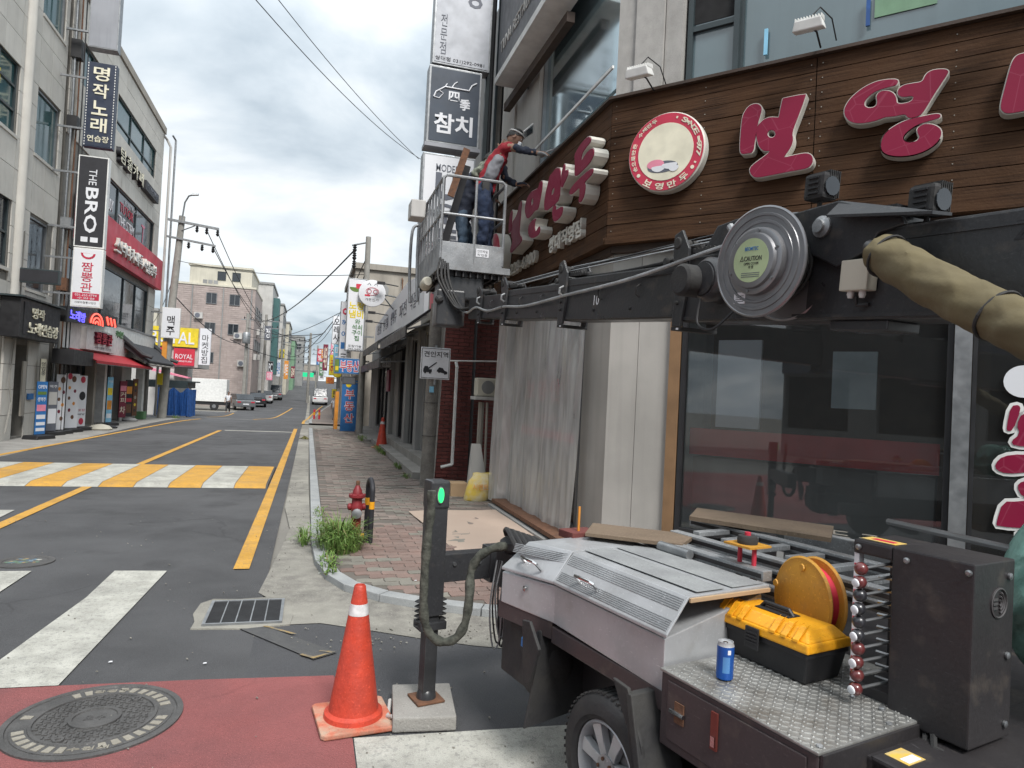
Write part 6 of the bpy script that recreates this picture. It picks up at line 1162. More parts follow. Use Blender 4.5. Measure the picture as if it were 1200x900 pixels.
tb('end_plate', 'truck_metal', 1.108, 1.1185, 1.58, 2.25, .46, .735, bevel=.002)
# lower cover box with sticker at the bottom right
lb_ = tb('lower_cover', 'truck_metal', .45, 1.10, 1.76, 2.6, .3, .705, bevel=.008)
MB(TR).box(1.02, 1.085, 1.80, 1.875, .7054, .7068).build('warning_sticker', 'sticker_yellow', lb_); MB(TR).box(1.025, 1.05, 1.81, 1.865, .7069, .7078).build('sticker_text', 'white_sheet', lb_)
# hydraulic lever cabinet
cab = tb('lever_cabinet', 'truck_metal', .98, 1.205, 2.0, 2.215, .72, 1.215, bevel=.005)
MB(TR).box(1.2055, 1.33, 2.0, 2.215, 1.172, 1.2145).build('top_housing', 'truck_metal', cab, bevel=.008); MB(TR).box(1.206, 1.33, 2.02, 2.215, .735, .775).build('bottom_housing', 'truck_metal', cab, bevel=.004)
MB(TR).box(1.206, 1.325, 2.19, 2.21, .776, 1.171).build('inner_back', 'black', cab); MB(TR).box(1.312, 1.328, 2.005, 2.03, .776, 1.171).build('label_strip', 'white_sheet', cab)
for k in range(9): MB(TR).box(1.314, 1.326, 2.0035, 2.0048, .80+k*.041, .812+k*.041).build('label_print', 'red_sign', cab)
MB(TR).box(1.215, 1.325, 2.03, 2.09, 1.2150, 1.2162).build('warning_sticker', 'sticker_yellow', cab); MB(TR).box(1.23, 1.30, 2.045, 2.07, 1.2164, 1.2172).build('sticker_text', 'red_sign', cab)
for u_, z_ in ((1.31, 1.193), (1.16, 1.185), (.992, 1.19)): MB(TR).lathe((u_, 1.999, z_), (0, -1, 0), [(.009, 0), (.009, .006), (.005, .009)], 10).build('bolt', 'rod_steel', cab)
for u_ in (1.29, 1.2): MB(TR).lathe((u_, 1.97, .745), (0, -.3, 1), [(.010, 0), (.009, .006), (.005, .008)], 10).build('bolt', 'rod_steel', cab)
for v_, z_ in ((2.18, 1.17), (2.18, .95), (2.18, .76)): MB(TR).lathe((.979, v_, z_), (-1, 0, 0), [(.01, 0), (.01, .006), (.005, .009)], 10).build('bolt', 'rod_steel', cab)
FE = (TP(.979, 2.13, 1.10), B_, -A_, ZZ)
em = mat('embossed', (.075, .07, .072), .4)
for r_ in (.028, .018, .008): MB(FE).tube([(r_*math.cos(q), .001, r_*math.sin(q)) for q in [-1.4+2.8*k/10 for k in range(11)]], .0035, 5).build('round_logo', em, cab)
MB(FE).tube([(.04*math.cos(q), .001, .04*math.sin(q)) for q in [2*PI*k/24 for k in range(25)]], .003, 5).build('round_logo', em, cab)
for k in (-1, 0, 1): MB(FE).box(-.035, -.012, .0, .004, k*.012-.003, k*.012+.003).build('round_logo', em, cab)
kinds = ['ball_maroon', 'ball_maroon', 'ball_black', 'ball_black', 'ball_black', 'ball_black', 'ball_maroon', 'ball_maroon', 'ball_maroon', 'ball_maroon']
for k in range(10):
    z_ = 1.148-k*.0393; u_, v_ = 1.225, 2.09
    lv = MB(TR).tube([(u_-.01, 2.12, z_+.012), (u_, 2.03, z_+.01), (u_+.03, 1.93-.004*(k % 2), z_-.004)], .0048, 8).build('control_lever', 'rod_steel', cab)
    MB(TR).lathe((u_+.03, 1.93-.004*(k % 2), z_-.004), (.15, -1, -.1), [(.005, -.019), (.014, -.013), (.019, -.003), (.0195, .003), (.017, .011), (.010, .0175), (.003, .0195)], 18).build('knob', kinds[k], lv)
    if k % 2: MB(TR).lathe((u_+.0325, 1.9105-.004, z_-.006), (.15, -1, -.1), [(.013, -.003), (.012, .001), (.008, .003)], 14).build('knob_cap', 'white_sheet', lv)
    MB(TR).tube([(1.225, 2.10, z_-.01), (1.31, 2.11, z_-.018)], .006, 6).build('valve_body', 'rod_steel', cab)
b = MB(TR)
for k in range(7): b.tube([(1.1+.03*k, 2.05+.02*k, .74), (1.05+.03*k, 1.97+.01*k, .70-.01*k), (.95, 2.0+.03*k, .68)], .011, 6)
b.build('hydraulic_hose', 'rubber', tk)
# aluminium ramps and rails stowed behind
for k, (v0_, z_, u0_, u1_) in enumerate(((2.10, 1.00, 1.75, 2.5), (2.16, .93, 1.6, 2.45), (2.28, 1.01, 1.2, 2.45), (2.4, .93, 1.3, 2.5), (2.55, 1.03, .9, 2.6), (2.72, .98, .9, 2.6))):
    b_ = tb('stowed_rail', 'dull_aluminium', u0_, u1_, v0_, v0_+.05, z_-.04, z_, bevel=.004)
    MB(TR).box(u0_+.01, u1_-.01, v0_-.002, v0_-.0005, z_-.028, z_-.012).build('groove', 'truck_metal', b_)
for k in range(7): tb('stowed_rung', 'dull_aluminium', 1.3+k*.17, 1.34+k*.17, 2.34, 2.54, 1.0, 1.022, bevel=.003)
MB(TR).tube([(2.28, 2.07, .985), (2.10, 2.07, .985)], .022, 10).build('rail_roller', 'galvanised', tk)
tb('headboard', 'truck_metal', 2.50, 2.54, 1.9, 3.1, .7, .93)
mat('worn_ply', (.17, .125, .085), .85, rgb2=(.16, .115, .08), scale=9, grime=.5, speck=.4)
mono(MB(TR).hexa([(2.2, 2.12, .99), (2.55, 1.86, .985), (2.35, 2.35, .99), (2.75, 2.05, .985), (2.2, 2.12, 1.005), (2.55, 1.86, 1.0), (2.35, 2.35, 1.005), (2.75, 2.05, 1.0)]), 'plywood_board', 'worn_ply', 'weathered plywood board lying across the silver bins', 'board')
mono(MB(TR).hexa([(1.9, 2.7, 1.04), (2.5, 2.45, 1.04), (2.1, 3.0, 1.04), (2.7, 2.7, 1.04), (1.9, 2.7, 1.06), (2.5, 2.45, 1.06), (2.1, 3.0, 1.06), (2.7, 2.7, 1.06)]), 'plywood_board', 'worn_ply', 'second plywood board lying farther back on the truck rails', 'board')
mono(MB(TR).box(2.62, 2.74, 1.84, 2.0, .95, .985), 'brick', 'red_brick', 'single red brick by the weathered plywood', 'brick', bevel=.004)
mono(MB(TR).tube([(2.66, 1.90, .98), (2.66, 1.90, 1.10)], .006, 6), 'orange_peg', 'orange', 'small orange peg upright at the plywood edge', 'peg')
# outrigger
orr = thing('outrigger_leg', 'black square outrigger leg with a green lamp, standing on a concrete pad', 'outrigger', TP(3.16, 1.34, .07))
px_, py_ = .635, 3.40; FO = (V((px_, py_, 0)), B_, A_, ZZ)
MB(FO).box(-.034, .034, -.034, .034, .09, .62).build('inner_leg', 'boom_paint', orr, bevel=.006)
MB(FO).box(-.047, .047, -.047, .047, .50, 1.06).build('outer_sleeve', 'boom_paint', orr, bevel=.006)
MB(FO).box(-.052, .052, -.052, .052, 1.03, 1.17).build('lamp_housing', 'boom_paint', orr, bevel=.012)
MB(FO).prism([(.018*math.cos(q)-.002, 1.10+.042*math.sin(q)) for q in [2*PI*k/20 for k in range(20)]], -.060, -.0525).build('lamp_bezel', 'dull_aluminium', orr)
MB(FO).prism([(.0145*math.cos(q)-.002, 1.10+.036*math.sin(q)) for q in [2*PI*k/20 for k in range(20)]], -.066, -.0602).build('green_lamp', 'led_green', orr)
for s_ in (-1, 1):
    b = MB(FO)
    for k in range(6): b.lathe((s_*.058, .0, .44+k*.024), (0, 0, 1), [(.012, 0), (.028, .007), (.012, .016)], 12)
    b.build('rubber_boot', 'rubber', orr)
MB(FO).box(-.07, .07, -.05, .05, .43, .47).build('boot_clamp', 'boom_paint', orr, bevel=.005)
MB(FO).box(-.072, .072, -.072, .072, .077, .088).build('foot_plate', 'rust', orr, bevel=.003); MB(FO).lathe((0, 0, .088), (0, 0, 1), [(.05, 0), (.045, .03), (.036, .04)], 16).build('foot_socket', 'boom_paint', orr)
MB(FO).box(.046, .62, -.04, .04, .66, .80).build('beam', 'boom_paint', orr, bevel=.005); MB(FO).box(.30, .95, -.055, .055, .64, .82).build('beam_sleeve', 'boom_paint', orr, bevel=.006)
for a_ in (.1, .24): MB(FO).lathe((a_, -.04, .75), (0, -1, 0), [(.01, 0), (.01, .008)], 8).build('bolt', 'rod_steel', orr)
pd = mono(MB((V((.62, 3.40, 0)), V((.93, -.10, 0)).normalized(), V((.10, .93, 0)).normalized(), ZZ)).box(-.15, .15, -.19, .19, .006, .075), 'support_pad', 'pale_concrete', 'pale concrete block with a rope loop under the outrigger leg', 'support pad', bevel=.008)
mono(MB().tube([(.46, 3.30, .05), (.44, 3.34, .03), (.455, 3.42, .015), (.47, 3.5, .04)], .010, 8), 'rope_loop', 'pale_wall', 'dirty rope handle on the side of the concrete pad', 'rope')
ho = [(506, 575), (505, 600), (500, 640), (497, 685), (497, 722), (503, 742), (517, 752), (534, 748), (545, 730), (550, 700), (552, 670), (562, 652), (580, 642), (600, 640)]
pts = []
for i, (x_, y_) in enumerate(ho): d_ = 3.24-(.04 if i < 10 else -.0); pts.append(tuple(V((0, 0, 1.6))+(fw+rt*((x_-600)/800)-up*((y_-450)/800))*d_))
def cat(pts, n=4):
    Q = []; P = [V(pts[0])]+[V(p) for p in pts]+[V(pts[-1])]
    for i in range(1, len(P)-2):
        for k in range(n):
            t_ = k/n; Q.append(tuple(.5*((2*P[i])+(-P[i-1]+P[i+1])*t_+(2*P[i-1]-5*P[i]+4*P[i+1]-P[i+2])*t_*t_+(-P[i-1]+3*P[i]-3*P[i+1]+P[i+2])*t_**3)))
    return Q+[tuple(P[-1])]
q_ = cat(pts); mono(MB().tube(q_, [.021+.0025*math.sin(i*1.7)+.0015*math.sin(i*.9) for i in range(len(q_))], 10), 'sleeved_hose', 'camo', 'grey green cloth sleeved hose hanging in a loop from the outrigger', 'hose')
def ctrl(u, v, z): return tuple(TP(u, v, z))
for k in range(7):
    r_ = .02+.012*(k % 3); z0_ = .60+.03*(k % 4); pts = cat([tuple(V((.90+.01*k, 3.16-.01*k, .82))), tuple(V((.87+.012*k, 3.14, z0_))), tuple(V((.89+.012*k, 3.13, .42+.03*(k % 3)))), tuple(V((.92+.01*k, 3.13, .45+.02*k))), tuple(V((.93, 3.14, .66)))], 4)
    mono(MB().tube(pts, .0045, 5), 'dangling_cable', 'cable' if k % 2 else 'galvanised', ['first looped cable hanging beside the outrigger', 'second looped cable hanging beside the outrigger', 'thin grey loop low beside the outrigger', 'black loop near the middle of the cable bundle', 'grey loop on the truck side of the cable bundle', 'sixth looped cable in the dangling bundle', 'cable loop nearest the silver bins'][k], 'cable', 'cable bundle hanging by the outrigger')
MB(TR).lathe((2.85, 1.68, .86), (0, 0, 1), [(.06, 0), (.085, .02), (.085, .05), (.06, .07)], 20).build('hose_reel', 'rubber', tk)
MB(TR).box(2.68, 2.95, 1.62, 1.78, .68, .86).build('bracket_box', 'truck_metal', tk, bevel=.01)
b = MB(TR)
for k in range(6): b.tube(cat([(2.7, 1.6+.03*k, .9), (2.85, 1.62+.03*k, .97-.01*k), (3.0, 1.72, .9), (2.9, 1.9, .85)], 4), .012, 6)
b.build('hose_bundle', 'rubber', tk)
# beacon post by the reel
bp = thing('beacon_post', 'small red legged stand with a yellow plate and black round cap on the truck', 'beacon', TP(1.86, 2.12, .75))
for du in (0, .07): MB(TR).tube([(1.83+du, 2.14, .75), (1.83+du, 2.14, .95)], .014, 8).build('boot', 'rubber', bp); MB(TR).tube([(1.83+du, 2.14, .95), (1.83+du, 2.14, 1.07)], .009, 8).build('rod', 'red_sign', bp)
MB(TR).box(1.80, 1.93, 2.08, 2.2, 1.07, 1.078).build('top_plate', 'reel_yellow', bp); MB(TR).lathe((1.865, 2.14, 1.078), (0, 0, 1), [(.038, 0), (.04, .015), (.036, .03), (.012, .032)], 18).build('cap', 'rubber', bp); MB(TR).lathe((1.865, 2.14, 1.11), (0, 0, 1), [(.012, 0), (.012, .012)], 10).build('red_button', 'red_sign', bp)
# hose reel
rl = thing('hose_reel', 'yellow disc hose reel with red hose standing behind the toolbox', 'hose reel', TP(1.61, 2.17, .78)); rc = (1.60, 2.13, .935)
MB(TR).lathe(rc, (.25, -1, .05), [(.15, -.0), (.152, .004), (.145, .01), (.135, .008), (.12, .012), (.04, .016), (.0, .016)], 44).build('front_disc', 'reel_yellow', rl)
MB(TR).lathe(rc, (.25, -1, .05), [(.15, -.06), (.152, -.056), (.145, -.05), (.0, -.05)], 44).build('rear_disc', 'reel_yellow', rl); MB(TR).lathe(rc, (.25, -1, .05), [(.12, -.05), (.12, -.002)], 32).build('hose_winding', 'red_sign', rl)
for k in range(5): q = k/5*2*PI+.3; MB(TR).lathe((rc[0]+.115*math.cos(q)-.003, rc[1]-.013, rc[2]+.115*math.sin(q)), (.25, -1, .05), [(.014, 0), (.012, .004)], 8).build('pressed_boss', 'reel_yellow', rl)
tb('reel_bracket', 'reel_yellow', 1.55, 1.66, 2.2, 2.22, .75, .98, par=None)
# toolbox
tbx = thing('toolbox', 'black plastic toolbox with a bright yellow lid on the checker plate deck', 'toolbox', TP(1.58, 1.98, .742)); u0_, u1_, v0_, v1_ = 1.39, 1.79, 1.885, 2.085
MB(TR).hexa([(u0_+.02, v0_+.015, .745), (u1_-.02, v0_+.015, .745), (u0_+.02, v1_-.015, .745), (u1_-.02, v1_-.015, .745), (u0_, v0_, .845), (u1_, v0_, .845), (u0_, v1_, .845), (u1_, v1_, .845)]).build('body', 'black', tbx, bevel=.006)
MB(TR).box(u0_+.0, u1_-.0, v0_-.004, v1_+.004, .830, .848).build('rim', 'black', tbx, bevel=.003)
ld = MB(TR).hexa([(u0_-.008, v0_-.012, .849), (u1_+.008, v0_-.012, .849), (u0_-.008, v1_+.012, .849), (u1_+.008, v1_+.012, .849), (u0_-.004, v0_-.008, .878), (u1_+.004, v0_-.008, .878), (u0_-.004, v1_+.008, .878), (u1_+.004, v1_+.008, .878)]).build('lid', 'box_yellow', tbx, bevel=.006)
MB(TR).hexa([(u0_+.0, v0_+.0, .878), (u1_-.0, v0_+.0, .878), (u0_+.0, v1_-.0, .878), (u1_-.0, v1_-.0, .878), (u0_+.03, v0_+.035, .912), (u1_-.03, v0_+.035, .912), (u0_+.03, v1_-.035, .912), (u1_-.03, v1_-.035, .912)]).build('lid_top', 'box_yellow', ld, bevel=.006)
for k in range(8):
    if 3 <= k <= 4: continue
    u_ = u0_+.03+k*.045; MB(TR).hexa([(u_, v0_-.011, .875), (u_+.022, v0_-.011, .875), (u_, v0_+.03, .918), (u_+.022, v0_+.03, .918), (u_, v0_-.009, .884), (u_+.022, v0_-.009, .884), (u_, v0_+.04, .921), (u_+.022, v0_+.04, .921)]).build('lid_rib', 'box_yellow', ld, bevel=.002)
MB(TR).box(1.52, 1.66, 1.955, 2.015, .9125, .9155).build('handle_recess', 'black', tbx); MB(TR).tube([(1.525, 1.985, .912), (1.54, 1.985, .930), (1.64, 1.985, .930), (1.655, 1.985, .912)], .008, 8).build('handle', 'black', tbx)
for u_ in (1.565,): MB(TR).box(u_, u_+.055, v0_-.021, v0_-.013, .80, .872).build('latch', 'black', tbx, bevel=.003)
for k in range(4): MB(TR).box(1.568, 1.617, v0_-.0245, v0_-.0212, .82+k*.011, .825+k*.011).build('latch_grip', 'black', tbx)
# drink can
cn = thing('drink_can', 'small blue drink can standing on the checker plate deck', 'can', TP(1.55, 1.70, .744)); q = (1.55, 1.70, .744)
MB(TR).lathe(q, (0, 0, 1), [(.020, 0), (.026, .004), (.0265, .012), (.0265, .105)], 32).build('can_body', 'can_blue', cn); MB(TR).lathe(q, (0, 0, 1), [(.0265, .1051), (.023, .115), (.0235, .118), (.0215, .118), (.021, .114), (.0, .114)], 32).build('can_top', 'aluminium', cn)
MB(TR).lathe((q[0]-.002, q[1]-.004, q[2]+.1145), (0, 0, 1), [(.008, 0), (.007, .002)], 10).build('pull_tab', 'chrome', cn)
TC = (TP(1.55, 1.70, .744), V((.9, -.43, 0)).normalized(), V((-.43, -.9, 0)).normalized(), ZZ)
for k, (a_, c_, w_, h_) in enumerate(((.0, .05, .022, .05), (.008, .09, .010, .014))):
    b = MB(TC); P = []
    for i in range(6): x_ = a_-w_/2+w_*i/5; o_ = math.sqrt(.0269**2-x_*x_); P += [(x_, o_, c_-h_/2), (x_, o_, c_+h_/2)]
    b.add(P, [(2*i, 2*i+1, 2*i+3, 2*i+2) for i in range(5)], True); b.build('printed_label', mat('can_light', (.10, .28, .60), .35, .2) if k == 0 else 'white_sheet', cn)
mono(MB(TR).lathe((1.15, 2.45, .7), (0, 0, 1), [(.1+.12*math.sin(PI*k/24)**.6, .5*k/24) for k in range(25)], 40), 'film_bag', 'green_film', 'crumpled pale green plastic bag behind the lever cabinet', 'plastic bag')
bag = bpy.data.objects['film_bag']
for v_ in bag.data.vertices: q = v_.co; n_ = abs(math.sin(q.x*31+q.z*17))-abs(math.cos(q.z*29+q.y*23))+.5*abs(math.sin(q.y*60+q.z*44)); v_.co = q+V((n_*.022, n_*.022, .01*math.sin(q.x*50)))
bag.location = B_*(.09)+A_*(-.22)+V((0, 0, .12))
mono(MB(TR).tube([(.5, 2.30, 1.21), (1.6, 2.62, 1.19)], .012, 8), 'hydraulic_pipe', 'rod_steel', 'steel pipe running behind the lever cabinet', 'pipe')
# ================================================================ boom
N0, N1 = V((2.48, 1.87, 2.17)), V((1.73, 8.02, 2.63)); ab = (N1-N0).normalized(); ob_ = V((-ab.y, ab.x, 0)).normalized(); FB = (N0, ab, ob_, ab.cross(ob_)*-1 if ab.cross(ob_).z < 0 else ab.cross(ob_))
bm_ = thing('telescopic_boom', 'black telescopic boom with cable brackets reaching from the truck to the basket', 'boom', tuple(N0))
def bsec(name, a0, a1, h, w_, par=None): return MB(FB).box(a0, a1, -w_, w_, -h, h).build(name, 'boom_paint', par or bm_, bevel=.012)
s1 = bsec('outer_section', -2.6, 1.85, .195, .12); s2 = bsec('second_section', 1.851, 3.45, .172, .10); s3 = bsec('third_section', 3.451, 4.75, .150, .085); s4 = bsec('fourth_section', 4.751, 5.9, .125, .068)
for par, a0, a1, h, w_ in ((s1, -2.6, 1.84, .195, .12), (s2, 1.86, 3.4, .172, .10), (s3, 3.46, 4.7, .15, .085)):
    MB(FB).box(a0, a1, w_+.0005, w_+.008, -h+.012, -h+.03).build('weld_seam', 'boom_paint', par)
    MB(FB).box(a0, a1, w_+.0005, w_+.007, h-.06, h-.052).build('weld_seam', 'boom_paint', par)
FBt = (FB[0], -FB[1], FB[2], FB[3])
text('10', FBt, -2.92, -.02, .1005, .075, .075, 'white_sheet', s2, .002)
text('Z-101N', FBt, .18, .115, .1205, .30, .07, 'ink', s1, .002, .02)
def bracket(a, h, w_, par, sc_=1.):
    k = MB(FB).prism([(a-.03, -h-.03), (a+.055, -h-.03), (a+.05, h*.2), (a+.10, h+.02), (a+.10, h+.11*sc_), (a+.03, h+.13*sc_), (a-.05, h+.05), (a-.06, -h*.1)], w_+.002, w_+.022).build('end_bracket', 'boom_paint', par, bevel=.004)
    MB(FB).prism([(a-.03, -h-.03), (a+.055, -h-.03), (a+.05, h*.2), (a+.10, h+.02), (a+.10, h+.11*sc_), (a+.03, h+.13*sc_), (a-.05, h+.05), (a-.06, -h*.1)], -w_-.022, -w_-.002).build('end_bracket', 'boom_paint', par, bevel=.004)
    MB(FB).box(a-.035, a+.06, -w_-.02, w_+.02, -h-.055, -h-.031).build('slide_shoe', 'rubber', k, bevel=.004); MB(FB).box(a-.02, a+.0, w_+.0215, w_+.026, -h-.05, -h-.038).build('shoe_label', 'white_sheet', k)
    MB(FB).lathe((a+.06, -w_-.03, h+.07*sc_), (0, 1, 0), [(.03, 0), (.042, .01), (.042, .03), (.03, .04), (.03, 2*w_+.02), (.042, 2*w_+.03), (.042, 2*w_+.05), (.03, 2*w_+.06)], 16).build('cable_roller', 'rubber', k)
    for c_ in (-.08, -.02, .05): MB(FB).lathe((a+.012, w_+.022, c_), (0, 1, 0), [(.012, 0), (.012, .014), (.006, .016)], 8).build('bolt', 'rubber', k)
    MB(FB).tube([(a-.01, w_+.02, .03), (a-.01, w_+.055, .05), (a-.01, w_+.055, .09), (a-.01, w_+.02, .11)], .010, 8).build('hose_clamp', 'dull_aluminium', k)
    for i in range(6): MB(FB).lathe((a-.05-.035*i, w_*.4, h+.035), (0, 1, 0), [(.02, -w_*.5), (.02, w_*.5)], 8).build('chain_link', 'rubber', k)
    return k
bracket(1.85, .195, .12, s1, 1.3); bracket(3.45, .172, .10, s2, 1.2); bracket(4.75, .15, .085, s3); bracket(5.5, .125, .068, s4, .8)
# brackets at the near sheave plate, motor
MB(FB).prism([(1.05, .195), (1.75, .195), (1.62, .36), (1.45, .38), (1.3, .27)], -.09, .09).build('sheave_bracket', 'boom_paint', s1, bevel=.006)
MB(FB).tube([(1.50, .1, .34), (1.42, .1, .26)], .022, 8).build('shackle', 'dull_aluminium', s1)
mt2 = MB(FB).lathe((1.50, .12, .03), (0, 1, 0), [(.125, 0), (.125, .10), (.11, .12), (.10, .13)], 28).build('winch_drum', 'boom_paint', s1); MB(FB).lathe((1.58, .22, .02), (0, 1, 0), [(.09, 0), (.09, .12), (.075, .135)], 24).build('winch_motor', 'rubber', s1); MB(FB).lathe((1.5, .25, .03), (0, 1, 0), [(.09, 0), (.09, .01), (.03, .015)], 24).build('winch_cover', 'boom_paint', mt2)
MB(FB).tube(cat([(1.5, .26, -.08), (1.48, .28, -.22), (1.36, .27, -.25), (1.28, .2, -.14)], 4), .008, 6).build('winch_cable', 'cable', s1)
# ropes above, hose along the side
for k, (o_, c0, c1) in enumerate(((.05, .33, .20), (.0, .32, .23), (-.05, .30, .24), (.08, .28, .18))):
    MB(FB).tube([(1.5, o_, c0), (3.52, o_*.8, c1+.06), (4.82, o_*.7, c1)], .0065, 5).build('steel_rope', 'galvanised' if k % 2 else 'cable', s2)
MB(FB).tube(cat([(1.05, .1, .27), (1.5, .14, .22), (2.43, .14, .10), (3.4, .13, .03), (4.2, .12, -.03), (4.75, .11, -.02), (5.2, .10, -.05), (5.6, .09, .0), (5.9, .08, -.05), (6.3, .05, .0)], 5), .013, 7).build('air_hose', 'dull_aluminium', bm_)
for k, (z_, r2) in enumerate(((.205, .014), (.212, .010), (.203, .011))):
    MB(FB).tube(cat([(-2.4, -.05+.05*k, z_), (.3, -.06+.05*k, z_), (1.0, -.05+.05*k, z_+.03*k), (1.7, -.03+.04*k, .24), (2.2, -.03+.04*k, .20), (2.9, -.03+.03*k, .185), (3.4, -.03+.03*k, .20)], 4), r2, 6).build('black_hose', 'rubber', bm_)
for a_, h_, w__ in ((2.35, .172, .10), (2.85, .172, .10), (3.9, .15, .085), (4.35, .15, .085), (5.15, .125, .068)):
    MB(FB).tube([(a_, w__+.002, -.02), (a_, w__+.03, .0), (a_, w__+.03, .045), (a_, w__+.002, .065)], .006, 6).build('hose_clip', 'rubber', bm_)
    MB(FB).lathe((a_+.1, w__+.001, -h_*.55), (0, 1, 0), [(.012, 0), (.012, .008), (.005, .01)], 8).build('bolt', 'rubber', bm_)
MB(FB).box(1.2, 1.34, .1205, .15, -.16, -.05).build('valve_block', 'rubber', s1, bevel=.006); MB(FB).tube(cat([(1.27, .15, -.06), (1.24, .17, .02), (1.1, .16, .12), (.95, .14, .18)], 4), .009, 6).build('black_hose', 'rubber', s1); MB(FB).tube(cat([(1.3, .15, -.06), (1.34, .18, .0), (1.4, .2, -.05)], 4), .008, 6).build('black_hose', 'rubber', s1)
for a_ in (2.0, 2.12, 3.56, 3.68): MB(FB).lathe((a_, .03, .2 if a_ < 3 else .17), (0, 1, 0), [(.022, -.05), (.03, -.04), (.03, .04), (.022, .05)], 12).build('guide_roller', 'rubber', bm_)
# head plate with round boss, work lamps
MB(FB).prism([(.38, .19), (.4, .225), (.73, .345), (1.02, .325), (1.04, .24), (.98, .17), (.70, .04), (.55, .1), (.5, .17)], .124, .15).build('head_plate', 'boom_paint', s1, bevel=.008)
MB(FB).hexa([(.2, .13, .20), (.73, .13, .335), (.2, .24, .19), (.70, .24, .25), (.2, .13, .212), (.73, .13, .347), (.2, .24, .202), (.70, .24, .262)]).build('plate_lip', 'boom_paint', s1); MB(FB).box(.45, 1.0, -.09, .12, .1955, .29).build('plate_core', 'boom_paint', s1)
MB(FB).lathe((.80, .151, .235), (0, 1, 0), [(.05, 0), (.05, .012), (.03, .02), (.03, .035), (.012, .036)], 20).build('pivot_boss', 'dull_aluminium', s1)
def lamp(a, c, o, label):
    t = thing('work_lamp', label, 'work lamp', tuple(FB[0]+FB[1]*a+FB[2]*o+FB[3]*c), 'black work lamps on top of the boom')
    MB(FB).box(a-.06, a+.06, o-.05, o+.05, c, c+.125).build('housing', 'rubber', t, bevel=.018)
    for k in range(6): MB(FB).box(a-.063, a+.063, o+.01-.012*k-.0, o+.014-.012*k, c+.01, c+.135).build('cooling_fin', 'rubber', t)
    for k in range(4): MB(FB).box(a-.03, a+.03, o+.0505, o+.058, c+.025+k*.024, c+.034+k*.024).build('slot', 'dull_aluminium' if 0 else 'black', t)
    MB(FB).tube([(a, o, c-.04), (a, o, c+.01)], .012, 6).build('stem', 'rubber', t); MB(FB).lathe((a-.062, o, c+.06), (-1, 0, 0), [(.045, 0), (.045, .006)], 12).build('lens', 'smoke_glass', t)
lamp(.88, .375, .10, 'black work lamp standing on the head plate of the boom'); lamp(.37, .235, .04, 'black work lamp nearer the truck, right of the first')
MB(FB).box(-.55, -.12, .1205, .126, -.01, .05).build('reflective_strip', 'white_sheet', s1) if 0 else None
jb = thing('junction_box', 'small beige electrical box under the boom with two white glands', 'junction box', tuple(FB[0]+FB[1]*.42+FB[2]*.15)); MB(FB).box(.50, .64, .125, .19, -.075, .06).build('casing', 'cream_wall', jb, bevel=.006)
for a_ in (.54, .60): MB(FB).lathe((a_, .16, -.075), (0, 0, -1), [(.014, 0), (.016, .015), (.011, .03)], 10).build('gland', 'white_plastic', jb)
MB(FB).tube([(.57, .16, -.10), (.57, .15, -.135), (.53, .13, -.13)], .010, 6).build('cable', 'cable', jb)
# cable reel
cr_ = thing('cable_reel', 'large round metal cable reel with a pale green caution label on the boom', 'cable reel', (2.08, 2.82, 2.31)); FRl = (V((2.07, 2.40, 2.255)), -ab.copy(), ob_, FB[3])
ob2 = (ob_*.97+ab*(-.1)).normalized(); FRl = (V((2.03, 2.81, 2.312)), (FB[3].cross(ob2)*1).normalized(), ob2, FB[3])
if FRl[1].dot(-ab) < 0: FRl = (FRl[0], -FRl[1], FRl[2], FRl[3])
mat('brushed', (.30, .30, .31), .38, .75, rgb2=(.24, .24, .25), scale=5, grime=.35)
mat('label_green', (.42, .52, .30), .6, grime=.15)
R_ = .268
MB(FRl).lathe((0, 0, 0), (0, 1, 0), [(.10, -.012), (R_-.004, -.012), (R_, -.008), (R_, 0), (R_-.008, .004), (R_-.012, 0), (.235, .0), (.232, .006), (.222, .006), (.219, .0), (.20, .0), (.197, .005), (.187, .005), (.184, .0), (.165, .0), (.16, .03), (.15, .034), (.135, .034), (.13, .05), (.122, .052), (.0, .052)], 56).build('front_flange', 'brushed', cr_)
MB(FRl).lathe((0, -.20, 0), (0, 1, 0), [(.10, -.012), (R_-.004, -.012), (R_, -.008), (R_, 0), (R_-.01, .004), (R_-.014, 0), (.1, .0)], 56).build('rear_flange', 'brushed', cr_)
MB(FRl).lathe((0, -.19, 0), (0, 1, 0), [(.155, 0), (.155, .17)], 40).build('wound_cable', 'rubber', cr_)
for k in range(6): MB(FRl).tube([(.16*math.cos(q), -.175+.030*k, .16*math.sin(q)) for q in [2*PI*j/32 for j in range(33)]], .010, 6).build('cable_turn', 'rubber', cr_)
MB(FRl).lathe((0, .0522, 0), (0, 1, 0), [(.105, 0), (.105, .001)], 40).build('caution_label', 'label_green', cr_)
text('△CAUTION', FRl, 0.0, .01, .0535, .13, .026, 'ink', cr_, .001, .01); text('OPEN COVER\n위 험', FRl, .005, -.025, .0535, .09, .03, 'ink', cr_, .001); text('BEOMTEC', FRl, .0, .055, .0535, .08, .018, 'brand_blue', cr_, .001, .01)
for k in range(3): MB(FRl).box(-.05, .06, .0535, .0542, -.062-k*.009, -.059-k*.009).build('fine_print', 'ink_grey', cr_)
MB(FRl).box(-.13, -.06, .0006, .0016, -.20, -.145).build('serial_plate', 'white_sheet', cr_) 
for k in range(4): MB(FRl).box(-.12, -.07, .0017, .0023, -.19+k*.009, -.187+k*.009).build('fine_print', 'ink', cr_)
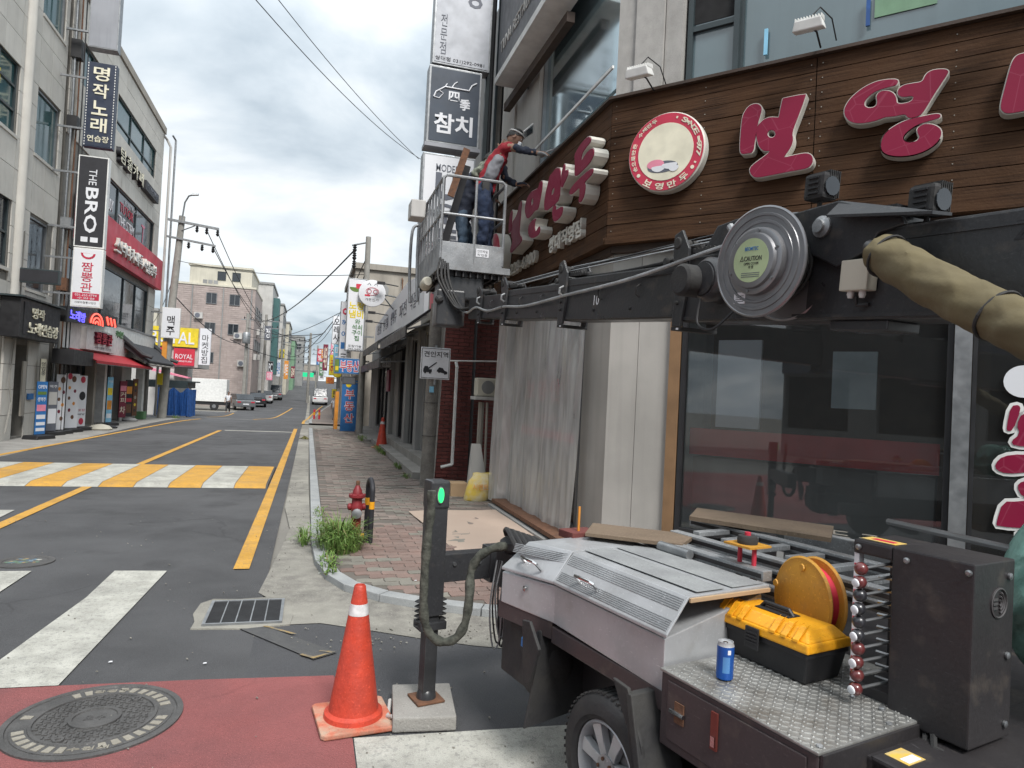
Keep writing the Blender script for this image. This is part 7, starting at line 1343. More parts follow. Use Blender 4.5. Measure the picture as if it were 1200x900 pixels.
for k in range(6): q = k*PI/3+.4; MB(FRl).lathe((.145*math.cos(q), .034, .145*math.sin(q)), (0, 1, 0), [(.007, 0), (.007, .006)], 6).build('bolt', 'rod_steel', cr_)
MB(FRl).tube([(0, -.3, 0), (0, -.14, 0)], .04, 12).build('hub_axle', 'boom_paint', cr_)
# cloth covered cylinder
cc = thing('covered_cylinder', 'lift cylinder wrapped in wrinkled olive cloth under the boom', 'hydraulic cylinder', (2.3, 2.0, 1.9)); c0_, c1_ = V((2.18, 2.24, 2.27)), V((2.07, 1.20, 1.72)); b = MB(); n_ = 90; m_ = 48; P = []
dd = (c1_-c0_).normalized(); e1 = dd.cross(ZZ).normalized(); e2 = dd.cross(e1)
for i in range(n_):
    t_ = i/(n_-1); cen = c0_.lerp(c1_, t_)+V((0, 0, -.03*math.sin(PI*t_)))
    for j in range(m_):
        q = 2*PI*j/m_; w_ = 1+.055*(1-abs(math.sin(t_*9+1.3*math.sin(q)+.6*math.sin(2*q+t_*5))))**2+.05*(1-abs(math.sin(t_*17-1.9*math.sin(q+.8)+.5*math.sin(3*q))))**3+.05*(1-abs(math.sin(t_*5+q*1.0)))**4+.012*math.sin(q*9+t_*31)-.05*math.exp(-((t_-.60+.03*math.sin(q))/.02)**2)+.03*math.sin(t_*41+q*3)
        r_ = (.078+.006*t_)*w_*(.35 if i == 0 else .8 if i == 1 else 1); P.append(tuple(cen+(e1*math.cos(q)+e2*math.sin(q))*r_))
b.add(P, [(i*m_+j, i*m_+(j+1) % m_, (i+1)*m_+(j+1) % m_, (i+1)*m_+j) for i in range(n_-1) for j in range(m_)]+[tuple(range(m_)), tuple(range((n_-1)*m_, n_*m_))], True); b.build('cloth_cover', 'olive_cloth', cc)
for t_ in (.06, .55): cen = c0_.lerp(c1_, t_)+V((0, 0, -.03*math.sin(PI*t_))); MB().tube([tuple(cen+(e1*math.cos(q)+e2*math.sin(q))*(.083+.004*math.sin(3*q))) for q in [2*PI*k/28 for k in range(29)]], .006, 6).build('tie_strap', 'rubber', cc)
MB().tube([tuple(c0_-dd*.06), tuple(c0_+dd*.1)], .03, 12).build('rod', 'boom_paint', cc)
mono(MB(FB).box(.45, .75, -.1, .1, -.24, -.196), 'boom_bracket', 'boom_paint', 'dark mounting lug for the cylinder under the boom', 'bracket', bevel=.006)
# ================================================================ basket
bk = thing('lift_basket', 'galvanised lift basket with rails and kick plates at the end of the boom', 'lift basket', (1.8, 8.9, 3.2)); X0, X1, Y0_, Y1_ = 1.42, 2.2, 8.18, 9.85; Z0, ZK, ZM, ZT = 3.22, 3.46, 3.80, 4.27
mat('basket_steel', (.33, .34, .35), .55, .5, rgb2=(.23, .24, .25), scale=9, grime=.5, scratch=.4, speck=.35, bscale=35)
r_ = .017
for pts in ([(X0, Y0_, Z0), (X0, Y0_, ZT-.04), (X0+.04, Y0_, ZT), (X1-.04, Y0_, ZT), (X1, Y0_, ZT-.04), (X1, Y0_, Z0)], [(X0, Y1_, Z0), (X0, Y1_, ZT-.04), (X0+.04, Y1_, ZT), (X1-.04, Y1_, ZT), (X1, Y1_, ZT-.04), (X1, Y1_, Z0)], [(X0, Y0_, ZT-.03), (X0, Y1_, ZT-.03)], [(X1, Y0_, ZT-.03), (X1, Y1_, ZT-.03)]):
    MB().tube(pts, .02, 8).build('top_rail', 'basket_steel', bk)
for pts in ([(X0, Y0_, ZM), (X1, Y0_, ZM)], [(X0, Y1_, ZM), (X1, Y1_, ZM)], [(X0, Y0_, ZM), (X0, Y1_, ZM)], [(X1, Y0_, ZM), (X1, Y1_, ZM)]): MB().tube(pts, r_, 8).build('mid_rail', 'basket_steel', bk)
for x_, y_ in ((1.83, Y0_), (X0, 8.45), (X0, 8.7), (X0, 8.95), (X0, 9.2), (X0, 9.45), (X0, 9.65), (1.63, Y1_), (2.0, Y1_), (X1, 8.75), (X1, 9.3), (1.83, Y1_)): MB().tube([(x_, y_, Z0), (x_, y_, ZT-.02)], r_, 8).build('post', 'basket_steel', bk)
for q in ((X0, X1, Y0_-.012, Y0_-.004), (X0, X1, Y1_+.004, Y1_+.012)): MB().box(*q, Z0-.02, ZK).build('kick_plate', 'basket_steel', bk, bevel=.003)
for q in ((X0-.012, X0-.004, Y0_, Y1_), (X1+.004, X1+.012, Y0_, Y1_)): MB().box(*q, Z0-.02, ZK).build('kick_plate', 'basket_steel', bk, bevel=.003)
MB().box(X0-.02, X1+.10, Y0_-.03, Y1_+.02, Z0-.10, Z0-.021).build('floor_edge', 'basket_steel', bk)
b = MB()
for k in range(9): x_ = X0+.02+k*.09; b.box(x_, x_+.015, Y0_, Y1_, Z0-.17, Z0-.101)
for k in range(8): y_ = Y0_+.06+k*.21; b.box(X0+.0, X1+.03, y_, y_+.015, Z0-.16, Z0-.1012)
b.build('floor_joist', 'truck_metal', bk)['kind'] = 'stuff'
MB().box(1.86, 2.02, Y0_-.0165, Y0_-.0125, 3.31, 3.41).build('name_sticker', 'white_sheet', bk); text('안전제일', FR((0, Y0_-.0168, 0), (1, 0, 0), (0, -1, 0)), 1.94, 3.38, 0, .13, .035, 'ink', bk, .001); text('작업중', FR((0, Y0_-.0168, 0), (1, 0, 0), (0, -1, 0)), 1.94, 3.335, 0, .13, .03, 'ink', bk, .001)
MB().box(1.18, 1.38, 9.28, 9.6, 4.0, 4.24).build('control_box', 'pale_wall', bk, bevel=.015); MB().tube([(1.38, 9.45, 4.1), (X0, 9.45, 4.1)], .02, 6).build('box_arm', 'basket_steel', bk)
for x_, y_ in ((1.30, 9.95), (1.37, 9.7)): MB().tube(cat([(x_+.08, y_, 4.05), (x_, y_, 3.95), (x_-.01, y_, 3.4), (x_+.01, y_-.05, 2.9)], 4), .022, 8).build('gate_pipe', 'basket_steel', bk)
# rotator under the floor
lv = MB().box(1.50, 2.0, 8.25, 8.95, 2.78, 3.08).build('rotator_block', 'boom_paint', bk, bevel=.03); MB().lathe((1.7, 8.5, 2.70), (0, 0, 1), [(.16, 0), (.2, .05), (.2, .2), (.14, .26)], 20).build('turntable', 'boom_paint', lv)
MB().lathe((1.36, 8.9, 3.0), (0, -1, .1), [(.06, 0), (.075, .05), (.075, .22), (.05, .26)], 14).build('leveling_motor', 'cream_wall', lv); MB().box(1.38, 1.72, 8.0, 8.3, 2.42, 2.85).build('mount_yoke', 'boom_paint', lv, bevel=.02)
for k in range(4):
    MB().tube(cat([(1.42+.03*k, 8.15, 3.25-.02*k), (1.38+.05*k, 8.05, 3.0-.02*k), (1.5+.05*k, 7.95, 2.75-.03*k), (1.62+.03*k, 7.9, 2.62), (1.75+.02*k, 7.6, 2.62)], 4), .013+.003*(k % 2), 6).build('hydraulic_hose', 'rubber', lv)
for k in range(5): MB().lathe((1.40+.06*k, 8.0+.08*k, 2.72+.04*(k % 3)), (1, .3, .5), [(.03, -.04), (.05, -.02), (.05, .03), (.02, .05)], 9).build('valve_fitting', 'rubber', lv)
mono(MB().hexa([(1.55, 8.62, 4.16), (1.63, 8.6, 4.13), (1.55, 8.65, 4.16), (1.63, 8.63, 4.13), (1.72, 8.56, 4.78), (1.80, 8.54, 4.75), (1.72, 8.58, 4.78), (1.80, 8.56, 4.75)]), 'timber_batten', 'rust', 'short brown batten propped against the basket rail', 'timber')
mono(MB().hexa([(1.52, 8.95, 3.5), (1.62, 8.93, 3.48), (1.52, 8.99, 3.5), (1.62, 8.97, 3.48), (1.78, 8.75, 4.62), (1.86, 8.73, 4.6), (1.78, 8.78, 4.62), (1.86, 8.76, 4.6)]), 'metal_bar', 'black', 'long black bar leaning inside the lift basket', 'bar')
mono(MB().box(1.5, 2.0, 9.6, 9.8, 3.45, 3.56), 'tool_crate', 'red_sign', 'red tool crate on the basket floor behind the workers', 'crate')
# ================================================================ people
mat('skin', (.28, .16, .11), .6, scale=20, grime=.05); mat('hair', (.02, .018, .016), .6, scale=40, bump=.4)
mat('shirt_red', (.30, .015, .028), .85, rgb2=(.22, .012, .02), scale=14, bump=.6, bscale=22); mat('shirt_grey', (.20, .205, .225), .75, scale=12, bump=.15, bscale=40); mat('denim', (.016, .028, .062), .9, rgb2=(.010, .018, .042), scale=18, bump=.7, bscale=20); mat('jeans', (.06, .09, .13), .9, rgb2=(.035, .06, .095), scale=18, bump=.7, bscale=20)
mat('navy_cloth', (.02, .026, .045), .85, scale=14, bump=.2, bscale=40); mat('glove', (.26, .27, .28), .8, scale=25); mat('camo_green', (.28, .30, .24), .9, rgb2=(.06, .07, .05), scale=22, bump=.3)
FOLD = bpy.data.textures.new('cloth_folds', 'CLOUDS'); FOLD.noise_scale = .075; FOLD.noise_depth = 1
def skinned(name, mt_, chains, parent, sub=2, root=0):
    """one continuous surface grown round a skeleton; chains = lists of (point, radius), equal points are shared"""
    vs, rs, es, ix = [], [], [], {}
    off = V(parent['_w'])
    for ch in chains:
        prev = None
        for p, r_ in ch:
            k_ = tuple(round(c, 4) for c in p)
            if k_ not in ix: ix[k_] = len(vs); vs.append(V(p)-off); rs.append(r_)
            i = ix[k_]
            if prev is not None and prev != i: es.append((prev, i))
            prev = i
    me = bpy.data.meshes.new(name); me.from_pydata(vs, es, []); bm = bmesh.new(); bm.from_mesh(me); ly = bm.verts.layers.skin.verify(); bm.verts.ensure_lookup_table()
    for i, v_ in enumerate(bm.verts): r_ = rs[i]; v_[ly].radius = (r_, r_) if not isinstance(r_, tuple) else r_; v_[ly].use_root = (i == root)
    bm.to_mesh(me); bm.free(); me.materials.append(MATS[mt_]); o = bpy.data.objects.new(name, me); COL.objects.link(o); o.parent = parent; o['_w'] = list(off)
    s_ = o.modifiers.new('skin', 'SKIN'); s_.use_smooth_shade = True; s_.branch_smoothing = .6; cloth = name not in ('body',) and 'shoe' not in name and 'glove' not in name; u_ = o.modifiers.new('sub', 'SUBSURF'); u_.levels = u_.render_levels = sub+(1 if cloth else 0)
    if cloth: d_ = o.modifiers.new('folds', 'DISPLACE'); d_.texture = FOLD; d_.strength = .045; d_.mid_level = .5; d_.texture_coords = 'LOCAL'
    return o
def hand_chains(w_, d_, n_, s_=1., curl=.5):
    """palm and five fingers: w_ wrist, d_ pointing direction, n_ palm normal"""
    w_, d_, n_ = V(w_), V(d_).normalized(), V(n_).normalized(); sd_ = d_.cross(n_).normalized(); palm = w_+d_*.055*s_
    C_ = [[(tuple(w_), .027*s_), (tuple(palm), (.036*s_))]]
    for k, L_ in enumerate((.070, .078, .072, .058)):
        b0 = palm+sd_*(k-1.5)*.021*s_+d_*.03*s_; b1 = b0+d_*L_*.5*s_-n_*.02*curl*s_; b2 = b1+(d_*(1-curl)-n_*curl).normalized()*L_*.5*s_
        C_.append([(tuple(palm), .036*s_), (tuple(b0), .012*s_), (tuple(b1), .0095*s_), (tuple(b2), .008*s_)])
    t0 = w_+d_*.03*s_-sd_*.035*s_; C_.append([(tuple(palm), .036*s_), (tuple(t0), .013*s_), (tuple(t0+(d_*.6-sd_*.6-n_*.3)*.05*s_), .010*s_)])
    return C_
def head_mesh(name, mt_, c, fwd, upv, s_, parent):
    """skull with brow, nose, lips, chin and ears; fwd is where the face looks"""
    f_ = V(fwd).normalized(); u_ = (V(upv)-f_*V(upv).dot(f_)).normalized(); r_ = f_.cross(u_); b = MB((V(c), r_, f_, u_)); P = []; n_, m_ = 22, 26
    for i in range(n_+1):
        th = PI*i/n_
        for j in range(m_):
            ph = 2*PI*j/m_; x_, y_, z_ = math.sin(th)*math.cos(ph), math.sin(th)*math.sin(ph), math.cos(th)
            X_, Y_, Z_ = x_*.075, y_*.095, z_*.115
            if Z_ < 0: X_ *= 1+Z_*2.2; Y_ *= 1+Z_*.9
            if y_ > .6 and abs(x_) < .3:
                Y_ += .022*math.exp(-((Z_+.012)/.016)**2)*math.exp(-(x_/.14)**2); Y_ += .008*math.exp(-((Z_+.052)/.008)**2)*math.exp(-(x_/.22)**2); Y_ += .010*math.exp(-((Z_+.085)/.014)**2)
            if y_ > .5: Y_ -= .010*math.exp(-((Z_-.012)/.012)**2)*(math.exp(-((abs(x_)-.38)/.16)**2)); Y_ += .006*math.exp(-((Z_-.035)/.01)**2)
            P.append((X_*s_, Y_*s_, Z_*s_))
    b.add(P, [(i*m_+j, i*m_+(j+1) % m_, (i+1)*m_+(j+1) % m_, (i+1)*m_+j) for i in range(n_) for j in range(m_)], True)
    for sx in (-1, 1): b.lathe((sx*.077*s_, -.005*s_, -.005*s_), (sx, -.4, 0), [(.008*s_, -.006*s_), (.026*s_, 0), (.024*s_, .006*s_), (.012*s_, .004*s_)], 12)
    o = b.build(name, mt_, parent); Fh = b.F
    for sx in (-1, 1):
        MB(Fh).lathe((sx*.03*s_, .078*s_, .010*s_), (0, 1, 0), [(.010*s_, 0), (.009*s_, .005*s_), (.004*s_, .007*s_)], 10).build('eye', 'white_sheet', o); MB(Fh).lathe((sx*.03*s_, .0845*s_, .010*s_), (0, 1, 0), [(.0045*s_, 0), (.004*s_, .0015*s_)], 8).build('pupil', 'ink', o)
    return o, Fh
def hair(Fh, s_, parent):
    b = MB(Fh); P = []; n_, m_ = 10, 26
    for i in range(n_+1):
        for j in range(m_):
            ph = 2*PI*j/m_; lim = 1.15+.75*(.5-.5*math.sin(ph)); th = lim*i/n_; q = 1.07+.03*math.sin(ph*7+i)
            P.append((math.sin(th)*math.cos(ph)*.078*q*s_, math.sin(th)*math.sin(ph)*.097*q*s_, math.cos(th)*.115*q*s_+.004*s_))
    b.add(P, [(i*m_+j, i*m_+(j+1) % m_, (i+1)*m_+(j+1) % m_, (i+1)*m_+j) for i in range(n_) for j in range(m_)], True); return b.build('hair', 'hair', parent)
# --- worker in the red and grey shirt, leaning out of the basket
p1_ = thing('person', 'worker in red and grey shirt with raised visor, reaching from the basket to the letters', 'person', (2.08, 8.6, 3.35))
pel = (2.04, 8.62, 4.32); wai = (2.07, 8.6, 4.44); che = (2.18, 8.58, 4.67); nek = (2.27, 8.55, 4.87)
shR, shL = (2.24, 8.42, 4.83), (2.26, 8.74, 4.82); elR, wrR = (2.42, 8.30, 4.76), (2.60, 8.18, 4.71); elL, wrL = (2.32, 8.72, 4.50), (2.46, 8.58, 4.40)
hiR, hiL = (1.99, 8.52, 4.24), (2.08, 8.74, 4.24); knR, knL = (2.02, 8.46, 3.82), (2.13, 8.72, 3.82); anR, anL = (2.0, 8.52, 3.42), (2.12, 8.76, 3.42)
hc1 = (2.385, 8.53, 4.985)
body = [[(pel, .10), (wai, .10), (che, .13), (nek, .06), ((2.33, 8.54, 4.93), .052)], [(che, .13), (shR, .062), (elR, .045), (wrR, .032)], [(che, .13), (shL, .062), (elL, .045), (wrL, .032)], [(pel, .10), (hiR, .075), (knR, .06), (anR, .045), ((2.06, 8.44, 3.37), .04), ((2.13, 8.40, 3.36), .03)], [(pel, .10), (hiL, .075), (knL, .06), (anL, .045), ((2.18, 8.70, 3.37), .04), ((2.25, 8.66, 3.36), .03)]]
body += hand_chains(wrR, (.8, -.5, -.15), (0, 0, 1), 1.1, .5)+hand_chains(wrL, (.8, -.4, .1), (0, 0, 1), 1.1, .5)
skinned('body', 'skin', body, p1_)
skinned('shirt', 'shirt_red', [[((2.03, 8.63, 4.20), .13), (pel, .145), (wai, .14), (che, .15), ((2.25, 8.56, 4.86), .085)], [(che, .148), (shR, .075), ((2.33, 8.36, 4.80), .062)], [(che, .148), (shL, .075), ((2.29, 8.73, 4.68), .062)]], p1_)
skinned('side_panel', 'shirt_grey', [[((2.04, 8.53, 4.34), .09), ((2.09, 8.50, 4.50), .09), ((2.155, 8.47, 4.64), .08), ((2.19, 8.46, 4.72), .055)]], p1_)
skinned('sleeve', 'navy_cloth', [[((2.33, 8.36, 4.80), .056), (elR, .052), (wrR, .040)]], p1_); skinned('sleeve', 'navy_cloth', [[((2.29, 8.73, 4.68), .056), (elL, .052), (wrL, .040)]], p1_)
skinned('trousers', 'denim', [[((2.06, 8.61, 4.46), .125), ((2.05, 8.61, 4.40), .138), (pel, .138), (hiR, .112), (knR, .085), ((2.0, 8.5, 3.46), .072)], [(pel, .138), (hiL, .112), (knL, .085), ((2.12, 8.75, 3.42), .072)]], p1_)
gl = hand_chains(tuple(V(wrR)-V((.03, -.02, 0))), (.8, -.5, -.15), (0, 0, 1), 1.3, .5); skinned('work_glove', 'glove', gl, p1_); skinned('work_glove', 'navy_cloth', hand_chains(tuple(V(wrL)-V((.03, -.02, 0))), (.8, -.4, .1), (0, 0, 1), 1.3, .4), p1_)
for a, b_ in (((1.99, 8.48, 3.36), (2.12, 8.38, 3.34)), ((2.11, 8.73, 3.36), (2.25, 8.63, 3.34))): skinned('shoe', 'rubber', [[(a, .055), (b_, .042)]], p1_)
hd, Fh = head_mesh('head', 'skin', hc1, (.86, -.30, -.42), (.25, 0, 1), 1.08, p1_); hair(Fh, 1.08, hd)
MB(Fh).prism([(-.045, -.09), (.045, -.09), (.055, -.03), (0, -.015), (-.055, -.03)], .070, .118).build('face_mask', 'white_sheet', hd, bevel=.012)
vz = MB(Fh).hexa([(-.10, .07, .10), (.10, .07, .10), (-.10, .085, .09), (.10, .085, .09), (-.12, .13, .235), (.12, .13, .235), (-.12, .145, .225), (.12, .145, .225)]).build('visor', 'smoke_glass', hd)
for a, b_ in ((( -.10, .08, .095), (-.12, .14, .23)), ((.10, .08, .095), (.12, .14, .23)), ((-.12, .14, .23), (.12, .14, .23)), ((-.10, .08, .095), (.10, .08, .095))): MB(Fh).tube([a, b_], .010, 6).build('visor_frame', 'white_plastic', vz)
MB(Fh).tube([(.088*math.cos(q), .108*math.sin(q), .065) for q in [2*PI*k/20 for k in range(21)]], .010, 6).build('head_band', 'white_plastic', hd)
bp_ = skinned('tool_belt', 'rubber', [[((2.00, 8.52, 4.36), .035), ((2.10, 8.48, 4.37), .035), ((2.16, 8.56, 4.38), .03)], [((2.00, 8.52, 4.36), .035), ((1.96, 8.62, 4.36), .035)]], p1_)
MB().box(1.96, 2.06, 8.44, 8.50, 4.22, 4.35).build('tool_pouch', 'rubber', p1_, bevel=.015)
t = thing('pliers', 'small steel pliers held in the right glove over the band', 'pliers', (2.68, 8.12, 4.72)); MB().tube([(2.64, 8.14, 4.68), (2.72, 8.10, 4.73), (2.80, 8.07, 4.74)], .009, 6).build('handle', 'rod_steel', t); MB().tube([(2.64, 8.15, 4.72), (2.72, 8.11, 4.735), (2.81, 8.06, 4.765)], .009, 6).build('handle', 'rod_steel', t)
# --- second worker, bent over behind
p2_ = thing('person', 'second worker in navy jacket and pale jeans bent over behind the first, back turned', 'person', (1.88, 9.1, 3.3))
pel = (1.84, 9.10, 4.12); wai = (1.88, 9.06, 4.28); che = (1.98, 9.0, 4.50); nek = (2.08, 8.92, 4.66); shR, shL = (2.0, 8.84, 4.58), (1.97, 9.14, 4.60); elR, wrR = (2.12, 8.72, 4.72), (2.22, 8.68, 4.86); elL, wrL = (2.1, 9.1, 4.4), (2.22, 9.0, 4.3)
hiR, hiL = (1.80, 9.0, 4.04), (1.88, 9.2, 4.04); knR, knL = (1.86, 8.96, 3.72), (1.98, 9.2, 3.72); anR, anL = (1.84, 9.02, 3.38), (1.95, 9.25, 3.38)
skinned('body', 'skin', [[(pel, .09), (wai, .09), (che, .125), (nek, .055), ((2.12, 8.9, 4.7), .05)], [(che, .125), (shR, .06), (elR, .042), (wrR, .03)], [(che, .125), (shL, .06), (elL, .042), (wrL, .03)], [(pel, .09), (hiR, .07), (knR, .055), (anR, .04), ((1.93, 8.98, 3.34), .035)], [(pel, .09), (hiL, .07), (knL, .055), (anL, .04), ((2.04, 9.2, 3.34), .035)]]+hand_chains(wrR, (.4, -.2, .6), (0, -1, 0), 1, .3)+hand_chains(wrL, (.8, -.4, -.3), (0, 0, 1), 1, .6), p2_)
skinned('jacket', 'navy_cloth', [[((1.84, 9.1, 3.92), .13), ((1.84, 9.1, 4.08), .158), ((1.86, 9.08, 4.2), .155), (che, .165), ((2.05, 8.94, 4.62), .09)]], p2_); skinned('sleeve', 'camo_green', [[(shL, .08), (elL, .062), (wrL, .045)]], p2_); skinned('sleeve', 'camo_green', [[((1.93, 8.88, 4.50), .09), (shR, .085), (elR, .065), (wrR, .048)]], p2_)
skinned('trousers', 'jeans', [[((1.84, 9.1, 4.14), .13), ((1.84, 9.1, 4.06), .135), (hiR, .105), (knR, .08), (anR, .068)], [((1.84, 9.1, 4.06), .135), (hiL, .105), (knL, .08), (anL, .068)]], p2_)
for a, b_ in (((1.83, 9.02, 3.33), (1.96, 8.96, 3.31)), ((1.95, 9.24, 3.33), (2.07, 9.18, 3.31))): skinned('shoe', 'rubber', [[(a, .052), (b_, .04)]], p2_)
hd, Fh = head_mesh('head', 'skin', (2.17, 8.90, 4.77), (.9, .2, -.5), (.4, 0, 1), 1.0, p2_); hair(Fh, 1.04, hd)
# --- pedestrians
def walker(label, x_, y_, fx_, top_m, leg_m, s_=1., step=.22):
    z_ = gz(y_); t = thing('person', label, 'person', (x_, y_, z_)); d_ = V((0, fx_, 0))
    P_ = lambda a, f_, c: (x_+a, y_+f_*fx_, z_+c*s_)
    pel, wai, che, nek = P_(0, 0, .92), P_(0, 0, 1.08), P_(0, .02, 1.30), P_(0, .03, 1.47)
    ch = [[(pel, .12), (wai, .11), (che, .125), (nek, .055), (P_(0, .04, 1.53), .05)]]; tr = []; sl = []
    for sx, sg in ((-1, 1), (1, -1)):
        sh_, el, wr = P_(sx*.19, .02, 1.40), P_(sx*.24, -.03*sg, 1.13), P_(sx*.24, .10*sg, .90); hi, kn, an, toe = P_(sx*.09, 0, .86), P_(sx*.10, step*.6*sg, .48), P_(sx*.10, step*sg-.05, .08), P_(sx*.11, step*sg+.1, .03)
        ch += [[(che, .125), (sh_, .055), (el, .04), (wr, .03), (P_(sx*.24, .12*sg, .80), .028)], [(pel, .12), (hi, .085), (kn, .055), (an, .04), (toe, .03)]]; tr += [[(pel, .135), (hi, .1), (kn, .075), (P_(sx*.10, step*sg-.05, .12), .062)]]; sl += [[(che, .145), (sh_, .07), (P_(sx*.22, -.01, 1.22), .058)]]
    skinned('body', 'skin', ch, t); skinned('shirt', top_m, [[(P_(0, 0, .9), .14), (wai, .13), (che, .145), (P_(0, .03, 1.43), .075)]]+sl, t); skinned('trousers', leg_m, tr, t)
    hd, Fh = head_mesh('head', 'skin', P_(0, .05, 1.63), (0, fx_, 0), (0, 0, 1), 1.0, t); hair(Fh, 1.04, hd); return t
walker('pedestrian in a pale top and black trousers walking by the parked truck', -6.38, 60, -1, 'white_sheet', 'ink', 1.0)
walker('pedestrian in a white shirt and grey trousers walking away on the right pavement', 1.72, 50, 1, 'white_sheet', 'grey_wall', 1.0)
# ================================================================ street furniture
mat('cone_red', (.56, .06, .03), .5, rgb2=(.42, .05, .03), scale=13, grime=.5, bscale=60, bump=.25, speck=.3, streak=.25); mat('cone_dirty', (.50, .14, .08), .75, rgb2=(.42, .30, .22), scale=14, grime=.4, speck=.3)
mat('reflective', (.70, .70, .70), .4, rgb2=(.45, .45, .45), scale=22, grime=.3)
def cone(x_, y_, z_, s_, label, rz=0):
    t = thing('traffic_cone', label, 'traffic cone', (x_, y_, z_), 'traffic cones on the pavement'); F = (V((x_, y_, z_)), V((math.cos(rz), math.sin(rz), 0)), V((-math.sin(rz), math.cos(rz), 0)), ZZ)
    MB(F).prism([(.18*s_*sx, .18*s_*sy) for sx, sy in ((-.9, -1), (.9, -1), (1, -.9), (1, .9), (.9, 1), (-.9, 1), (-1, .9), (-1, -.9))], .004, .028*s_, 'ao').build('base', 'cone_dirty', t, bevel=.006)
    MB(F).lathe((0, 0, .028*s_), (0, 0, 1), [(.145*s_, 0), (.142*s_, .022*s_), (.128*s_, .03*s_), (.122*s_, .034*s_), (.085*s_, .27*s_), (.084*s_, .275*s_), (.083*s_, .28*s_), (.0505*s_, .50*s_)], 40).build('cone_body', 'cone_red', t)
    MB(F).lathe((0, 0, .528*s_), (0, 0, 1), [(.0515*s_, 0), (.0435*s_, .055*s_)], 40).build('reflective_band', 'reflective', t)
    MB(F).lathe((0, 0, .583*s_), (0, 0, 1), [(.0425*s_, 0), (.034*s_, .05*s_), (.033*s_, .055*s_), (.029*s_, .083*s_), (.024*s_, .09*s_), (.02*s_, .07*s_)], 32).build('tip', 'cone_red', t); return t
cone(.282, 3.395, .004, .97, 'large scuffed red cone with a white band near the outrigger leg', .12)
cone(1.93, 18.8, .05, 1.25, 'small dark red cone by the steps far along the pavement', .3)
# fire hydrant
mat('hydrant_red', (.22, .015, .02), .5, rgb2=(.17, .015, .02), scale=9, grime=.35, bump=.15); hy = thing('fire_hydrant', 'dark red fire hydrant with yellow side valve in the weeds', 'fire hydrant', (.52, 7.2, .05)); q = (.52, 7.2, .05)
MB().lathe(q, (0, 0, 1), [(.07, 0), (.07, .03), (.05, .04), (.05, .30), (.062, .32), (.066, .36), (.052, .39), (.052, .43), (.085, .45), (.085, .475), (.05, .485), (.045, .52), (.028, .55), (.02, .57)], 24).build('barrel', 'hydrant_red', hy)
MB().lathe((.52, 7.2, .62), (0, 0, 1), [(.018, 0), (.022, .02), (.018, .045), (.0, .05)], 8).build('operating_nut', 'rust', hy)
for sx in (-1, 1): MB().lathe((.52+sx*.05, 7.2, .40), (sx, 0, 0), [(.03, 0), (.038, .015), (.034, .035), (.015, .045)], 12).build('outlet_cap', 'hydrant_red', hy)
MB().lathe((.52, 7.15, .34), (0, -1, 0), [(.045, 0), (.052, .01), (.05, .035), (.02, .045)], 16).build('front_cap', 'galvanised', hy)
MB().tube([(.45, 7.14, .12), (.54, 7.1, .12), (.60, 7.08, .12)], .03, 10).build('yellow_valve', 'box_yellow', hy); MB().lathe((.60, 7.08, .12), (1, 0, 0), [(.04, 0), (.04, .03), (.015, .04)], 10).build('valve_cap', 'ink', hy)
for k in range(8): MB().lathe((.52+.075*math.cos(k*PI/4), 7.2+.075*math.sin(k*PI/4), .475+.05), (0, 0, 1), [(.008, 0), (.008, .01)], 6).build('flange_bolt', 'hydrant_red', hy)
hp = thing('hoop_guard', 'black steel hoop post with yellow bands guarding the hydrant', 'bollard', (.66, 7.1, .05))
MB().tube(cat([(.66, 7.06, .05), (.66, 7.06, .5), (.66, 7.08, .62), (.65, 7.2, .68), (.64, 7.32, .62), (.64, 7.34, .5), (.64, 7.34, .05)], 5), .027, 10).build('hoop', 'ink', hp)
for z_ in (.40,): MB().tube([(.66, 7.06, z_), (.66, 7.06, z_+.075)], .0285, 10).build('yellow_band', 'box_yellow', hp); MB().tube([(.64, 7.34, z_), (.64, 7.34, z_+.075)], .0285, 10).build('yellow_band', 'box_yellow', hp)
hp = thing('hoop_guard', 'second black and yellow hoop post farther down the pavement edge', 'bollard', (.5, 51, gz(51)))
for x_ in (.35, .7): MB().tube([(x_, 51, gz(51)), (x_, 51, gz(51)+.75)], .07, 8).build('post', 'red_sign', hp); MB().tube([(x_, 51, gz(51)+.35), (x_, 51, gz(51)+.55)], .075, 8).build('yellow_band', 'box_yellow', hp)
